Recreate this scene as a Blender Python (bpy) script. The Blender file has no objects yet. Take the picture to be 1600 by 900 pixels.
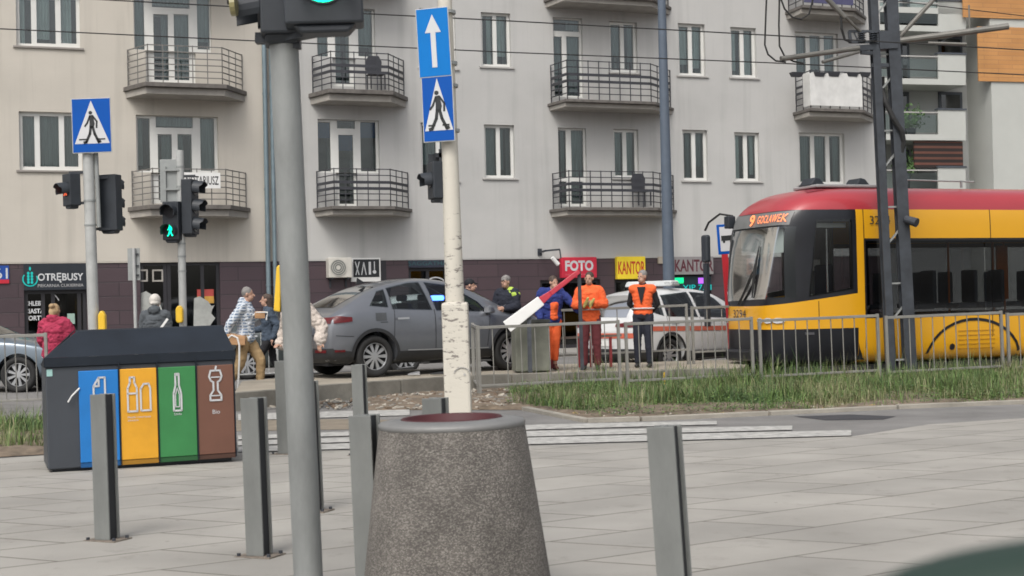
import bpy, bmesh, math, random
from mathutils import Vector, Matrix, Euler
from mathutils.bvhtree import BVHTree
R = math.radians
rnd = random.Random(7)
SC = bpy.context.scene
COL = SC.collection

# ---------------------------------------------------------------- camera, sky, sun, exposure
F = 2200.0; HC = 1.4
_p = math.atan(25.0 / F); _r = 0.021
FWD = Vector((0, math.cos(_p), math.sin(_p)))
RGT = Vector((math.cos(_r), 0, -math.sin(_r)))
UPV = RGT.cross(FWD).normalized(); RGT = FWD.cross(UPV).normalized()
cam_d = bpy.data.cameras.new('camera'); cam = bpy.data.objects.new('camera', cam_d); COL.objects.link(cam)
cam_d.sensor_width = 36; cam_d.lens = F / 1600 * 36
cam_d.clip_start = 0.05; cam_d.clip_end = 2000
cam_d.dof.use_dof = True; cam_d.dof.focus_distance = 22.0; cam_d.dof.aperture_fstop = 7.0
_m = Matrix((RGT, UPV, -FWD)).transposed().to_4x4(); _m.translation = (0, 0, HC)
cam.matrix_world = _m; SC.camera = cam
world = bpy.data.worlds.new('World'); SC.world = world; world.use_nodes = True
_nt = world.node_tree; _bg = _nt.nodes['Background']
_sky = _nt.nodes.new('ShaderNodeTexSky'); _sky.sky_type = 'NISHITA'; _sky.sun_disc = False
SUN_EL, SUN_AZ = R(52), R(200)
_sky.sun_elevation = SUN_EL; _sky.sun_rotation = SUN_AZ
_sky.dust_density = 6.0; _sky.air_density = 1.0; _sky.ozone_density = 1.0; _sky.altitude = 100
_hs = _nt.nodes.new('ShaderNodeHueSaturation'); _hs.inputs['Saturation'].default_value = 0.32
_nt.links.new(_sky.outputs[0], _hs.inputs['Color']); _nt.links.new(_hs.outputs[0], _bg.inputs[0])
_bg.inputs[1].default_value = 0.15
sun_d = bpy.data.lights.new('sun', 'SUN'); sun = bpy.data.objects.new('sun', sun_d); COL.objects.link(sun)
sun_d.energy = 0.9; sun_d.angle = R(22); sun_d.color = (1.0, 0.96, 0.9)
_d = Vector((math.sin(SUN_AZ) * math.cos(SUN_EL), math.cos(SUN_AZ) * math.cos(SUN_EL), math.sin(SUN_EL)))
sun.rotation_euler = _d.to_track_quat('Z', 'Y').to_euler(); sun.location = _d * 60
vs = SC.view_settings; vs.view_transform = 'Standard'; vs.look = 'None'; vs.exposure = 0.32; vs.gamma = 1; vs.use_curve_mapping = False
SC.cycles.max_bounces = 6; SC.cycles.transparent_max_bounces = 12; SC.cycles.use_denoising = True
SC.cycles.filter_width = 1.7
SC.cycles.caustics_reflective = False; SC.cycles.caustics_refractive = False

# ---------------------------------------------------------------- picture point -> place in the world
def ray(px, py): return FWD + RGT * ((px - 800) / F) + UPV * ((450 - py) / F)
def G(px, py, z=0.0):
    d = ray(px, py); t = (z - HC) / d.z; return Vector((d.x * t, d.y * t, z))
def A(px, py, Y):
    d = ray(px, py); t = Y / d.y; return Vector((d.x * t, Y, HC + d.z * t))
def LP(T, px, py, yl=0.0):
    Ti = T.inverted(); o = Ti @ Vector((0, 0, HC)); d = (Ti.to_3x3() @ ray(px, py))
    t = (yl - o.y) / d.y; p = o + d * t; return p.x, p.z

# ---------------------------------------------------------------- materials
MATS = {}
def mat(name, col, rough=0.6, metal=0.0, var=0.12, scale=4.0, bump=0.0, bscale=None, emit=None, spec=None, coat=0.0, stretch=None, detail=6):
    if name in MATS: return MATS[name]
    m = bpy.data.materials.new(name); m.use_nodes = True; nt = m.node_tree; b = nt.nodes['Principled BSDF']
    b.inputs['Roughness'].default_value = rough; b.inputs['Metallic'].default_value = metal
    if spec is not None: b.inputs['Specular IOR Level'].default_value = spec
    if coat: b.inputs['Coat Weight'].default_value = coat; b.inputs['Coat Roughness'].default_value = 0.08
    tc = nt.nodes.new('ShaderNodeTexCoord'); src = tc.outputs['Object']
    if stretch:
        mp = nt.nodes.new('ShaderNodeMapping'); mp.inputs['Scale'].default_value = stretch
        nt.links.new(src, mp.inputs[0]); src = mp.outputs[0]
    n = nt.nodes.new('ShaderNodeTexNoise'); n.inputs['Scale'].default_value = scale; n.inputs['Detail'].default_value = detail
    n.inputs['Roughness'].default_value = 0.62
    nt.links.new(src, n.inputs['Vector'])
    cr = nt.nodes.new('ShaderNodeValToRGB'); e = cr.color_ramp.elements
    e[0].position = 0.3; e[1].position = 0.7
    e[0].color = tuple(c * (1 - var) for c in col[:3]) + (1,); e[1].color = tuple(min(1, c * (1 + var)) for c in col[:3]) + (1,)
    nt.links.new(n.outputs[0], cr.inputs[0]); nt.links.new(cr.outputs[0], b.inputs['Base Color'])
    if bump:
        n2 = nt.nodes.new('ShaderNodeTexNoise'); n2.inputs['Scale'].default_value = bscale or scale * 8; n2.inputs['Detail'].default_value = 4
        nt.links.new(src, n2.inputs['Vector'])
        bp = nt.nodes.new('ShaderNodeBump'); bp.inputs['Strength'].default_value = bump; bp.inputs['Distance'].default_value = 0.01
        nt.links.new(n2.outputs[0], bp.inputs['Height']); nt.links.new(bp.outputs[0], b.inputs['Normal'])
    if emit:
        b.inputs['Emission Color'].default_value = tuple(emit[:3]) + (1,); b.inputs['Emission Strength'].default_value = emit[3]
    MATS[name] = m; return m
def plastermat(name, col, rough=.9):
    m = mat(name, col, rough, var=.05, scale=.45, bump=.15, bscale=60); nt = m.node_tree; b = nt.nodes['Principled BSDF']; src = b.inputs['Base Color'].links[0].from_socket
    tc = nt.nodes['Texture Coordinate']
    for sc_, lo, hi, amt in (((2.6, 2.6, .16), .52, .8, .20), ((.35, .35, .5), .48, .75, .13), ((14, 14, .5), .6, .8, .10)):
        mp = nt.nodes.new('ShaderNodeMapping'); mp.inputs['Scale'].default_value = sc_; nt.links.new(tc.outputs['Object'], mp.inputs[0])
        n = nt.nodes.new('ShaderNodeTexNoise'); n.inputs['Scale'].default_value = 1; n.inputs['Detail'].default_value = 6; nt.links.new(mp.outputs[0], n.inputs['Vector'])
        r = nt.nodes.new('ShaderNodeMapRange'); r.inputs[1].default_value = lo; r.inputs[2].default_value = hi; r.inputs[3].default_value = 1; r.inputs[4].default_value = 1 - amt; nt.links.new(n.outputs[0], r.inputs[0])
        v = nt.nodes.new('ShaderNodeVectorMath'); v.operation = 'SCALE'; nt.links.new(src, v.inputs[0]); nt.links.new(r.outputs[0], v.inputs['Scale']); src = v.outputs[0]
    nt.links.new(src, b.inputs['Base Color']); return m
def glassmat(name, tint, rough=0.03, refl=1.0, wavy=.04):
    if name in MATS: return MATS[name]
    m = bpy.data.materials.new(name); m.use_nodes = True; nt = m.node_tree; nt.nodes.remove(nt.nodes['Principled BSDF'])
    out = nt.nodes['Material Output']
    t = nt.nodes.new('ShaderNodeBsdfTransparent'); t.inputs[0].default_value = tuple(tint) + (1,)
    g = nt.nodes.new('ShaderNodeBsdfGlossy'); g.inputs['Roughness'].default_value = rough
    fr = nt.nodes.new('ShaderNodeFresnel'); fr.inputs[0].default_value = 1.55
    mu = nt.nodes.new('ShaderNodeMath'); mu.operation = 'MULTIPLY'; mu.inputs[1].default_value = refl; mu.use_clamp = True
    n = nt.nodes.new('ShaderNodeTexNoise'); n.inputs['Scale'].default_value = 1.5
    bp = nt.nodes.new('ShaderNodeBump'); bp.inputs['Strength'].default_value = wavy; nt.links.new(n.outputs[0], bp.inputs['Height'])
    nt.links.new(bp.outputs[0], g.inputs['Normal'])
    mx = nt.nodes.new('ShaderNodeMixShader'); nt.links.new(fr.outputs[0], mu.inputs[0]); nt.links.new(mu.outputs[0], mx.inputs[0])
    nt.links.new(t.outputs[0], mx.inputs[1]); nt.links.new(g.outputs[0], mx.inputs[2]); nt.links.new(mx.outputs[0], out.inputs[0])
    MATS[name] = m; return m
def brickmat(name, c1, c2, mort, bw, bh, msize, rough=0.6, ax='xz', offset=0.5, vecs=None, bumpd=0.004, spec=0.5, patch=0.0, warp=0.0):
    if name in MATS: return MATS[name]
    m = bpy.data.materials.new(name); m.use_nodes = True; nt = m.node_tree; b = nt.nodes['Principled BSDF']
    b.inputs['Roughness'].default_value = rough; b.inputs['Specular IOR Level'].default_value = spec
    tc = nt.nodes.new('ShaderNodeTexCoord'); cb = nt.nodes.new('ShaderNodeCombineXYZ')
    va, vb = vecs or ((1, 0, 0), (0, 0, 1) if ax == 'xz' else (0, 1, 0))
    for k, v in enumerate((va, vb)):
        d = nt.nodes.new('ShaderNodeVectorMath'); d.operation = 'DOT_PRODUCT'; d.inputs[1].default_value = v
        nt.links.new(tc.outputs['Object'], d.inputs[0]); nt.links.new(d.outputs['Value'], cb.inputs[k])
    src = cb.outputs[0]
    br = nt.nodes.new('ShaderNodeTexBrick'); br.offset = offset; br.inputs['Scale'].default_value = 1.0
    br.inputs['Brick Width'].default_value = bw; br.inputs['Row Height'].default_value = bh
    br.inputs['Mortar Size'].default_value = msize; br.inputs['Mortar Smooth'].default_value = 0.2
    br.inputs['Color1'].default_value = tuple(c1) + (1,); br.inputs['Color2'].default_value = tuple(c2) + (1,)
    br.inputs['Mortar'].default_value = tuple(mort) + (1,)
    nt.links.new(src, br.inputs['Vector'])
    n = nt.nodes.new('ShaderNodeTexNoise'); n.inputs['Scale'].default_value = 0.9; n.inputs['Detail'].default_value = 8
    nt.links.new(tc.outputs['Object'], n.inputs['Vector'])
    mr = nt.nodes.new('ShaderNodeMapRange'); mr.inputs[1].default_value = 0.3; mr.inputs[2].default_value = 0.7
    mr.inputs[3].default_value = 1 - 0.12 - patch; mr.inputs[4].default_value = 1.08
    nt.links.new(n.outputs[0], mr.inputs[0])
    vm = nt.nodes.new('ShaderNodeVectorMath'); vm.operation = 'SCALE'
    nt.links.new(br.outputs['Color'], vm.inputs[0]); nt.links.new(mr.outputs[0], vm.inputs['Scale'])
    last = vm.outputs[0]
    if warp:   # broken, partly filled joints and spots of dirt
        n5 = nt.nodes.new('ShaderNodeTexNoise'); n5.inputs['Scale'].default_value = 0.8; n5.inputs['Detail'].default_value = 3; nt.links.new(tc.outputs['Object'], n5.inputs['Vector'])
        m5 = nt.nodes.new('ShaderNodeMapRange'); m5.inputs[1].default_value = .42; m5.inputs[2].default_value = .58; nt.links.new(n5.outputs[0], m5.inputs[0])
        mul = nt.nodes.new('ShaderNodeMath'); mul.operation = 'MULTIPLY'; nt.links.new(br.outputs['Fac'], mul.inputs[0]); nt.links.new(m5.outputs[0], mul.inputs[1])
        n6 = nt.nodes.new('ShaderNodeTexNoise'); n6.inputs['Scale'].default_value = 3.3; n6.inputs['Detail'].default_value = 9; n6.inputs['Roughness'].default_value = .7; nt.links.new(tc.outputs['Object'], n6.inputs['Vector'])
        m6 = nt.nodes.new('ShaderNodeMapRange'); m6.inputs[1].default_value = .56; m6.inputs[2].default_value = .75; m6.inputs[4].default_value = .45; nt.links.new(n6.outputs[0], m6.inputs[0])
        n7 = nt.nodes.new('ShaderNodeTexVoronoi'); n7.inputs['Scale'].default_value = 2.4; n7.inputs['Randomness'].default_value = 1; nt.links.new(tc.outputs['Object'], n7.inputs['Vector'])
        m7 = nt.nodes.new('ShaderNodeMapRange'); m7.inputs[1].default_value = .045; m7.inputs[2].default_value = .03; m7.inputs[4].default_value = .5; nt.links.new(n7.outputs['Distance'], m7.inputs[0])
        mx0 = nt.nodes.new('ShaderNodeMath'); mx0.operation = 'MAXIMUM'; nt.links.new(m6.outputs[0], mx0.inputs[0]); nt.links.new(m7.outputs[0], mx0.inputs[1])
        mxa = nt.nodes.new('ShaderNodeMath'); mxa.operation = 'MAXIMUM'; nt.links.new(mul.outputs[0], mxa.inputs[0]); nt.links.new(mx0.outputs[0], mxa.inputs[1])
        mm = nt.nodes.new('ShaderNodeMix'); mm.data_type = 'RGBA'; mm.inputs['B'].default_value = (.13, .12, .10, 1)
        nt.links.new(mxa.outputs[0], mm.inputs['Factor']); nt.links.new(last, mm.inputs['A']); last = mm.outputs['Result']
    nt.links.new(last, b.inputs['Base Color'])
    n3 = nt.nodes.new('ShaderNodeTexNoise'); n3.inputs['Scale'].default_value = 60; nt.links.new(tc.outputs['Object'], n3.inputs['Vector'])
    ad = nt.nodes.new('ShaderNodeMath'); ad.operation = 'MULTIPLY_ADD'; ad.inputs[1].default_value = -1.0
    nt.links.new(br.outputs['Fac'], ad.inputs[0]); nt.links.new(n3.outputs[0], ad.inputs[2])
    bp = nt.nodes.new('ShaderNodeBump'); bp.inputs['Distance'].default_value = bumpd; bp.inputs['Strength'].default_value = 0.5
    nt.links.new(ad.outputs[0], bp.inputs['Height']); nt.links.new(bp.outputs[0], b.inputs['Normal'])
    MATS[name] = m; return m

# ---------------------------------------------------------------- mesh building
class MB:
    def __init__(s): s.bm = bmesh.new(); s.mi = 0
    def _f(s, vs_):
        try:
            f = s.bm.faces.new(vs_); f.material_index = s.mi; return f
        except ValueError: return None
    def hexa(s, c):
        v = [s.bm.verts.new(p) for p in c]
        for q in ((0, 3, 2, 1), (4, 5, 6, 7), (0, 1, 5, 4), (1, 2, 6, 5), (2, 3, 7, 6), (3, 0, 4, 7)): s._f([v[i] for i in q])
    def box(s, x0, x1, y0, y1, z0, z1, M=None):
        c = [Vector(p) for p in ((x0, y0, z0), (x1, y0, z0), (x1, y1, z0), (x0, y1, z0), (x0, y0, z1), (x1, y0, z1), (x1, y1, z1), (x0, y1, z1))]
        if M is not None: c = [M @ p for p in c]
        s.hexa(c); return s
    def bar(s, p, q, w, h=None, up=(0, 0, 1)):
        p = Vector(p); q = Vector(q); h = h or w; d = (q - p)
        if d.length < 1e-6: return s
        d.normalize(); u = Vector(up)
        if abs(d.dot(u)) > 0.97: u = Vector((0, 1, 0)) if abs(d.y) < 0.9 else Vector((1, 0, 0))
        a = d.cross(u).normalized(); b = a.cross(d).normalized(); a *= w / 2; b *= h / 2
        s.hexa([p - a - b, p + a - b, p + a + b, p - a + b, q - a - b, q + a - b, q + a + b, q - a + b]); return s
    def cyl(s, p, q, r0, r1=None, n=14, caps=True, split=False):
        p = Vector(p); q = Vector(q); r1 = r0 if r1 is None else r1; d = (q - p).normalized()
        u = Vector((0, 0, 1)) if abs(d.z) < 0.95 else Vector((1, 0, 0)); a = d.cross(u).normalized(); b = d.cross(a)
        v0 = [s.bm.verts.new(p + (a * math.cos(2 * math.pi * i / n) + b * math.sin(2 * math.pi * i / n)) * r0) for i in range(n)]
        v1 = [s.bm.verts.new(q + (a * math.cos(2 * math.pi * i / n) + b * math.sin(2 * math.pi * i / n)) * r1) for i in range(n)]
        for i in range(n): s._f([v0[i], v0[(i + 1) % n], v1[(i + 1) % n], v1[i]])
        if split: v0 = [s.bm.verts.new(v.co) for v in v0]; v1 = [s.bm.verts.new(v.co) for v in v1]
        if caps: s._f(v0[::-1]); s._f(v1)
        return s
    def tube(s, pts, r, n=7):
        pts = [Vector(p) for p in pts]; rings = []; prev = None
        for i, p in enumerate(pts):
            d = (pts[min(i + 1, len(pts) - 1)] - pts[max(i - 1, 0)]).normalized()
            if prev is None:
                u = Vector((0, 0, 1)) if abs(d.z) < 0.9 else Vector((1, 0, 0)); a = d.cross(u).normalized()
            else: a = (prev - d * prev.dot(d)).normalized()
            prev = a; b = d.cross(a); rr = r[i] if isinstance(r, (list, tuple)) else r
            rings.append([s.bm.verts.new(p + (a * math.cos(2 * math.pi * k / n) + b * math.sin(2 * math.pi * k / n)) * rr) for k in range(n)])
        for A_, B_ in zip(rings, rings[1:]):
            for k in range(n): s._f([A_[k], A_[(k + 1) % n], B_[(k + 1) % n], B_[k]])
        s._f(rings[0][::-1]); s._f(rings[-1]); return s
    def prism(s, poly, y0, y1, M=None):
        a = [Vector((x, y0, z)) for x, z in poly]; b = [Vector((x, y1, z)) for x, z in poly]
        if M is not None: a = [M @ p for p in a]; b = [M @ p for p in b]
        a = [s.bm.verts.new(p) for p in a]; b = [s.bm.verts.new(p) for p in b]; n = len(a)
        s._f(a); s._f(b[::-1])
        for i in range(n): s._f([a[i], b[i], b[(i + 1) % n], a[(i + 1) % n]])
        return s
    def slab(s, poly, z0, z1):
        a = [s.bm.verts.new((p[0], p[1], z0)) for p in poly]; b = [s.bm.verts.new((p[0], p[1], z1)) for p in poly]; n = len(a)
        s._f(a[::-1]); s._f(b)
        for i in range(n): s._f([a[i], a[(i + 1) % n], b[(i + 1) % n], b[i]])
        return s
    def sheet(s, poly, z):
        s._f([s.bm.verts.new((p[0], p[1], z)) for p in poly]); return s
    def lathe(s, prof, n=32, c=(0, 0, 0), M=None):
        rings = []
        for r, z in prof:
            ring = [Vector((c[0] + r * math.cos(2 * math.pi * k / n), c[1] + r * math.sin(2 * math.pi * k / n), c[2] + z)) for k in range(n)]
            if M is not None: ring = [M @ p for p in ring]
            rings.append([s.bm.verts.new(p) for p in ring])
        for A_, B_ in zip(rings, rings[1:]):
            for k in range(n): s._f([A_[k], A_[(k + 1) % n], B_[(k + 1) % n], B_[k]])
        return s
    def line2(s, pts, w, y0, y1):           # thick 2-D polyline in x/z, as bars
        for (a, b) in zip(pts, pts[1:]):
            d = Vector((b[0] - a[0], b[1] - a[1]))
            if d.length < 1e-6: continue
            d.normalize(); nx, nz = -d.y * w / 2, d.x * w / 2; ex, ez = d.x * w * .3, d.y * w * .3
            s.prism([(a[0] + nx - ex, a[1] + nz - ez), (a[0] - nx - ex, a[1] - nz - ez), (b[0] - nx + ex, b[1] - nz + ez), (b[0] + nx + ex, b[1] + nz + ez)], y0, y1)
        return s
    def disc2(s, cx, cz, r, y0, y1, n=20, rz=None):
        return s.prism([(cx + r * math.cos(2 * math.pi * k / n), cz + (rz or r) * math.sin(2 * math.pi * k / n)) for k in range(n)], y0, y1)
    def build(s, name, m, parent=None, bevel=0, smooth=False, loc=None, rot=None):
        bmesh.ops.recalc_face_normals(s.bm, faces=s.bm.faces)
        me = bpy.data.meshes.new(name); s.bm.to_mesh(me); s.bm.free()
        return link(name, me, m, parent, bevel, smooth, loc, rot)
def link(name, me, m, parent=None, bevel=0, smooth=False, loc=None, rot=None):
    for x in (m if isinstance(m, (list, tuple)) else [m]):
        me.materials.append(x)
    o = bpy.data.objects.new(name, me); COL.objects.link(o)
    if parent is not None: o.parent = parent
    if loc: o.location = loc
    if rot: o.rotation_euler = rot
    if smooth:
        for p in me.polygons: p.use_smooth = True
    if bevel:
        b = o.modifiers.new('bevel', 'BEVEL'); b.width = bevel; b.segments = 2; b.limit_method = 'ANGLE'; b.angle_limit = R(35)
    return o
def tag(o, label, cat, group=None, kind=None):
    if label: o['label'] = label
    if cat: o['category'] = cat
    if group: o['group'] = group
    if kind: o['kind'] = kind
    return o
def thing(name, label, cat, loc=(0, 0, 0), rot=(0, 0, 0), group=None):
    o = bpy.data.objects.new(name, None); COL.objects.link(o); o.location = loc
    o.rotation_euler = rot if isinstance(rot, (tuple, list)) else (0, 0, rot)
    tag(o, label, cat, group); o.empty_display_size = 0.2; return o
def TM(o): return Matrix.LocRotScale(o.location, o.rotation_euler, None)
def struct(name, mb, m):
    o = mb.build(name, m); o['kind'] = 'structure'; return o
def dup(root, loc=None, rot=None, label=None):
    def rec(o, par):
        c = o.copy(); COL.objects.link(c); c.parent = par
        for ch in [x for x in CH.get(o.name, [])]: rec(ch, c)
        return c
    CH = {}
    for o in bpy.data.objects:
        if o.parent: CH.setdefault(o.parent.name, []).append(o)
    c = rec(root, None)
    if loc is not None: c.location = loc
    if rot is not None: c.rotation_euler = rot if isinstance(rot, (tuple, list)) else (0, 0, rot)
    if label: c['label'] = label
    return c
def evalmesh(me, mods, mats_=()):
    o = bpy.data.objects.new('tmp', me); COL.objects.link(o)
    for m in mats_: me.materials.append(m)
    extra = []
    for kind, kw in mods:
        md = o.modifiers.new('m', kind)
        for k, v in kw.items():
            if k == 'cutter':
                co = bpy.data.objects.new('tmpc', v); COL.objects.link(co); extra.append(co); md.object = co
            else: setattr(md, k, v)
    dg = bpy.context.evaluated_depsgraph_get(); dg.update()
    res = bpy.data.meshes.new_from_object(o.evaluated_get(dg), preserve_all_data_layers=False, depsgraph=dg)
    bpy.data.objects.remove(o)
    for e in extra: bpy.data.objects.remove(e)
    return res
_fonts = {}
def textmesh(s, w=None, h=None, bold=0.0, shear=0.0, spacing=1.0):
    """flat text centred on 0,0 in x/z, facing -y; fitted to width w and height h"""
    c = bpy.data.curves.new('t', 'FONT'); c.body = s; c.size = 1; c.extrude = 0.0; c.offset = bold; c.shear = shear; c.space_character = spacing
    c.resolution_u = 3; c.fill_mode = 'FRONT'
    o = bpy.data.objects.new('t', c); COL.objects.link(o); dg = bpy.context.evaluated_depsgraph_get(); dg.update()
    me = bpy.data.meshes.new_from_object(o.evaluated_get(dg), depsgraph=dg); bpy.data.objects.remove(o)
    xs = [v.co.x for v in me.vertices]; ys = [v.co.y for v in me.vertices]
    cx, cy = (min(xs) + max(xs)) / 2, (min(ys) + max(ys)) / 2; W = max(xs) - min(xs); H_ = max(ys) - min(ys)
    sx = (w / W) if w else (h / H_); sz = (h / H_) if h else sx
    for v in me.vertices: v.co = ((v.co.x - cx) * sx, 0, (v.co.y - cy) * sz)
    me.materials.clear(); return me
def text(name, s, m, parent, x, y, z, w=None, h=None, **k):
    me = textmesh(s, w, h, **k); return link(name, me, m, parent, loc=(x, y, z))
def cells(mb, solids, holes, y, depth, back=False):
    xs = sorted({round(v, 4) for r in solids + holes for v in (r[0], r[2])}); zs = sorted({round(v, 4) for r in solids + holes for v in (r[1], r[3])})
    def inside(rs, x, z): return any(r[0] < x < r[2] and r[1] < z < r[3] for r in rs)
    nx, nz = len(xs) - 1, len(zs) - 1
    S = [[inside(solids, (xs[i] + xs[i + 1]) / 2, (zs[j] + zs[j + 1]) / 2) and not inside(holes, (xs[i] + xs[i + 1]) / 2, (zs[j] + zs[j + 1]) / 2) for j in range(nz)] for i in range(nx)]
    V = {}
    def v(i, j, k):
        if (i, j, k) not in V: V[(i, j, k)] = mb.bm.verts.new((xs[i], y + depth * k, zs[j]))
        return V[(i, j, k)]
    for i in range(nx):
        for j in range(nz):
            if not S[i][j]: continue
            mb._f([v(i, j, 0), v(i + 1, j, 0), v(i + 1, j + 1, 0), v(i, j + 1, 0)])
            if back: mb._f([v(i, j, 1), v(i, j + 1, 1), v(i + 1, j + 1, 1), v(i + 1, j, 1)])
            for (di, dj, a, b) in ((-1, 0, (i, j), (i, j + 1)), (1, 0, (i + 1, j), (i + 1, j + 1)), (0, -1, (i, j), (i + 1, j)), (0, 1, (i, j + 1), (i + 1, j + 1))):
                ii, jj = i + di, j + dj
                if not (0 <= ii < nx and 0 <= jj < nz) or not S[ii][jj]:
                    mb._f([v(*a, 0), v(*b, 0), v(*b, 1), v(*a, 1)])

# shared materials
asphalt = mat('asphalt', (0.175, 0.17, 0.163), 0.9, var=0.22, scale=1.2, bump=0.5, bscale=70)
concrete = mat('concrete', (0.30, 0.28, 0.24), 0.9, var=0.2, scale=3, bump=0.4, bscale=40)
concrete_d = mat('weathered_concrete', (0.19, 0.18, 0.155), 0.9, var=0.3, scale=2.2, bump=0.5, bscale=30)
white_paint = mat('road_paint', (0.37, 0.365, 0.345), 0.85, var=0.34, scale=9, bump=0.2, bscale=80)
galv = mat('galvanised_steel', (0.28, 0.295, 0.29), 0.5, 0.1, var=0.12, scale=6)
galv_l = mat('light_galvanised_steel', (0.40, 0.41, 0.40), 0.5, 0.05, var=0.12, scale=6)
black_pl = mat('black_plastic', (0.024, 0.029, 0.036), 0.5, var=0.2)
dark_steel = mat('dark_painted_steel', (0.045, 0.05, 0.06), 0.55, 0.2, var=0.3, scale=8)
rubber = mat('rubber', (0.018, 0.018, 0.018), 0.8)
white_pl = mat('white_plastic', (0.72, 0.72, 0.7), 0.4, var=0.05)
sign_blue = mat('sign_blue', (0.0, 0.075, 0.36), 0.5, spec=.2, var=0.04)
sign_blue_l = mat('sign_light_blue', (0.0, 0.16, 0.50), 0.5, spec=.2, var=0.04)
sign_white = mat('sign_white', (0.55, 0.56, 0.57), 0.4, var=0.04)
sign_black = mat('sign_black', (0.015, 0.018, 0.02), 0.5)
yellow_pl = mat('yellow_plastic', (0.75, 0.47, 0.03), 0.4, var=0.06)
chrome = mat('brushed_metal', (0.5, 0.5, 0.5), 0.25, 0.9, var=0.05)
# ---------------------------------------------------------------- ground
def gp(pts, z=0.0): return [(G(x, y).x, G(x, y).y) for x, y in pts]
mb = MB(); mb.sheet([(-300, -60), (300, -60), (300, 400), (-300, 400)], 0.0); struct('road', mb, asphalt)
edge = [(-520, 745), (-150, 728), (75, 712), (370, 709), (850, 697), (1330, 683), (1450, 664), (1600, 654), (1950, 640)]
pz = gp(edge)
pl = [(-60, pz[0][1] - 6), *pz, (60, pz[-1][1] + 12), (60, -20), (-60, -20)]
_a1, _a2 = R(-26), R(33)
# joints run along the two directions seen in the paving; coordinates are the distances across them
_n1 = (-math.sin(_a1), math.cos(_a1), 0); _n2 = (-math.sin(_a2), math.cos(_a2), 0)
paving = brickmat('pale_paving', (0.345, 0.330, 0.30), (0.305, 0.293, 0.268), (0.17, 0.16, 0.14), 1.0, 0.62, 0.010, 0.85, warp=1, vecs=(_n1, _n2), offset=0.5, spec=0.3, patch=0.1)
mb = MB(); mb.slab(pl, -0.05, 0.006); struct('pavement', mb, paving)
# crossing stripes
for i, (l, r) in enumerate([([(372, 701), (850, 686), (1330, 675)], [(372, 709), (850, 696.5), (1330, 683.5)]),
             ([(372, 691), (850, 674.5), (1238, 666.5)], [(372, 697.5), (850, 683), (1238, 673)]),
             ([(372, 682), (850, 664.5), (1120, 659)], [(372, 688), (850, 672), (1120, 664.5)]),
             ([(372, 648), (640, 641)], [(372, 658), (640, 650)]),
             ([(330, 636), (500, 631)], [(330, 642), (500, 637)])]):
    if i == 0: l = [(x, y - 1.5) for x, y in l]; r = [(x, y - 1.5) for x, y in r]
    mb = MB(); a, b = gp(l), gp(r)
    for k in range(len(a) - 1): mb.sheet([a[k], a[k + 1], b[k + 1], b[k]], 0.011)
    o = struct('crossing_marking', mb, white_paint)
mb = MB(); mb.sheet(gp([(1240, 651), (1330, 648), (1400, 651), (1380, 656), (1290, 657)]), 0.004); struct('road_patch', mb, mat('dark_tar', (0.04, 0.04, 0.045), 0.8))
mb = MB(); mb.sheet(gp([(250, 657), (560, 655), (640, 658), (640, 670), (250, 676)]), 0.004); struct('road_patch', mb, mat('brown_asphalt', (0.2, 0.17, 0.13), 0.9, var=.2, bump=.3))
# soil verges
soilm = mat('soil', (0.16, 0.125, 0.09), 0.95, var=0.45, scale=6, bump=1.0, bscale=25)
verge = [(560, 642), (640, 641), (820, 641), (917, 660), (1000, 658), (1200, 649), (1400, 639), (1600, 631), (1950, 618)]
verge_b = [(1950, 572), (1600, 583), (1380, 590), (1135, 596), (800, 606), (560, 620)]
def bumpy_sheet(name, poly, z0, amp, m, step=0.25):
    bm = bmesh.new(); bm.faces.new([bm.verts.new((p[0], p[1], 0)) for p in poly]); bmesh.ops.triangulate(bm, faces=bm.faces)
    xs = [p[0] for p in poly]; ys = [p[1] for p in poly]
    for ax, lo, hi in ((0, min(xs), max(xs)), (1, min(ys), max(ys))):
        t = lo + step
        while t < hi:
            n = (1, 0, 0) if ax == 0 else (0, 1, 0); c = (t, 0, 0) if ax == 0 else (0, t, 0)
            bmesh.ops.bisect_plane(bm, geom=bm.verts[:] + bm.edges[:] + bm.faces[:], plane_co=c, plane_no=n); t += step
    for v in bm.verts: v.co.z = z0 + (0 if v.is_boundary else rnd.uniform(0.1, 1) * amp)
    me = bpy.data.meshes.new(name); bm.to_mesh(me); bm.free(); o = link(name, me, m, smooth=True); o['kind'] = 'structure'; return o
bumpy_sheet('verge_ground', gp(verge + verge_b), 0.007, 0.06, soilm)
leftv = [(-500, 742), (-150, 724), (72, 711), (150, 700), (150, 655), (0, 660), (-300, 668)]
bumpy_sheet('verge_ground', gp(leftv), 0.008, 0.07, soilm)
mb = MB()
ks = [G(x, y) for x, y in verge[2:]]
for a, b in zip(ks, ks[1:]):
    n = max(1, int((b - a).length / 1.0))
    for i in range(n):
        p, q = a.lerp(b, (i + .01) / n), a.lerp(b, (i + .99) / n)
        mb.bar((p.x, p.y, .0 + rnd.uniform(0, .012)), (q.x, q.y, .0 + rnd.uniform(0, .012)), 0.1, 0.09)
o = mb.build('road_kerb', concrete, bevel=.008); o['kind'] = 'structure'
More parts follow.
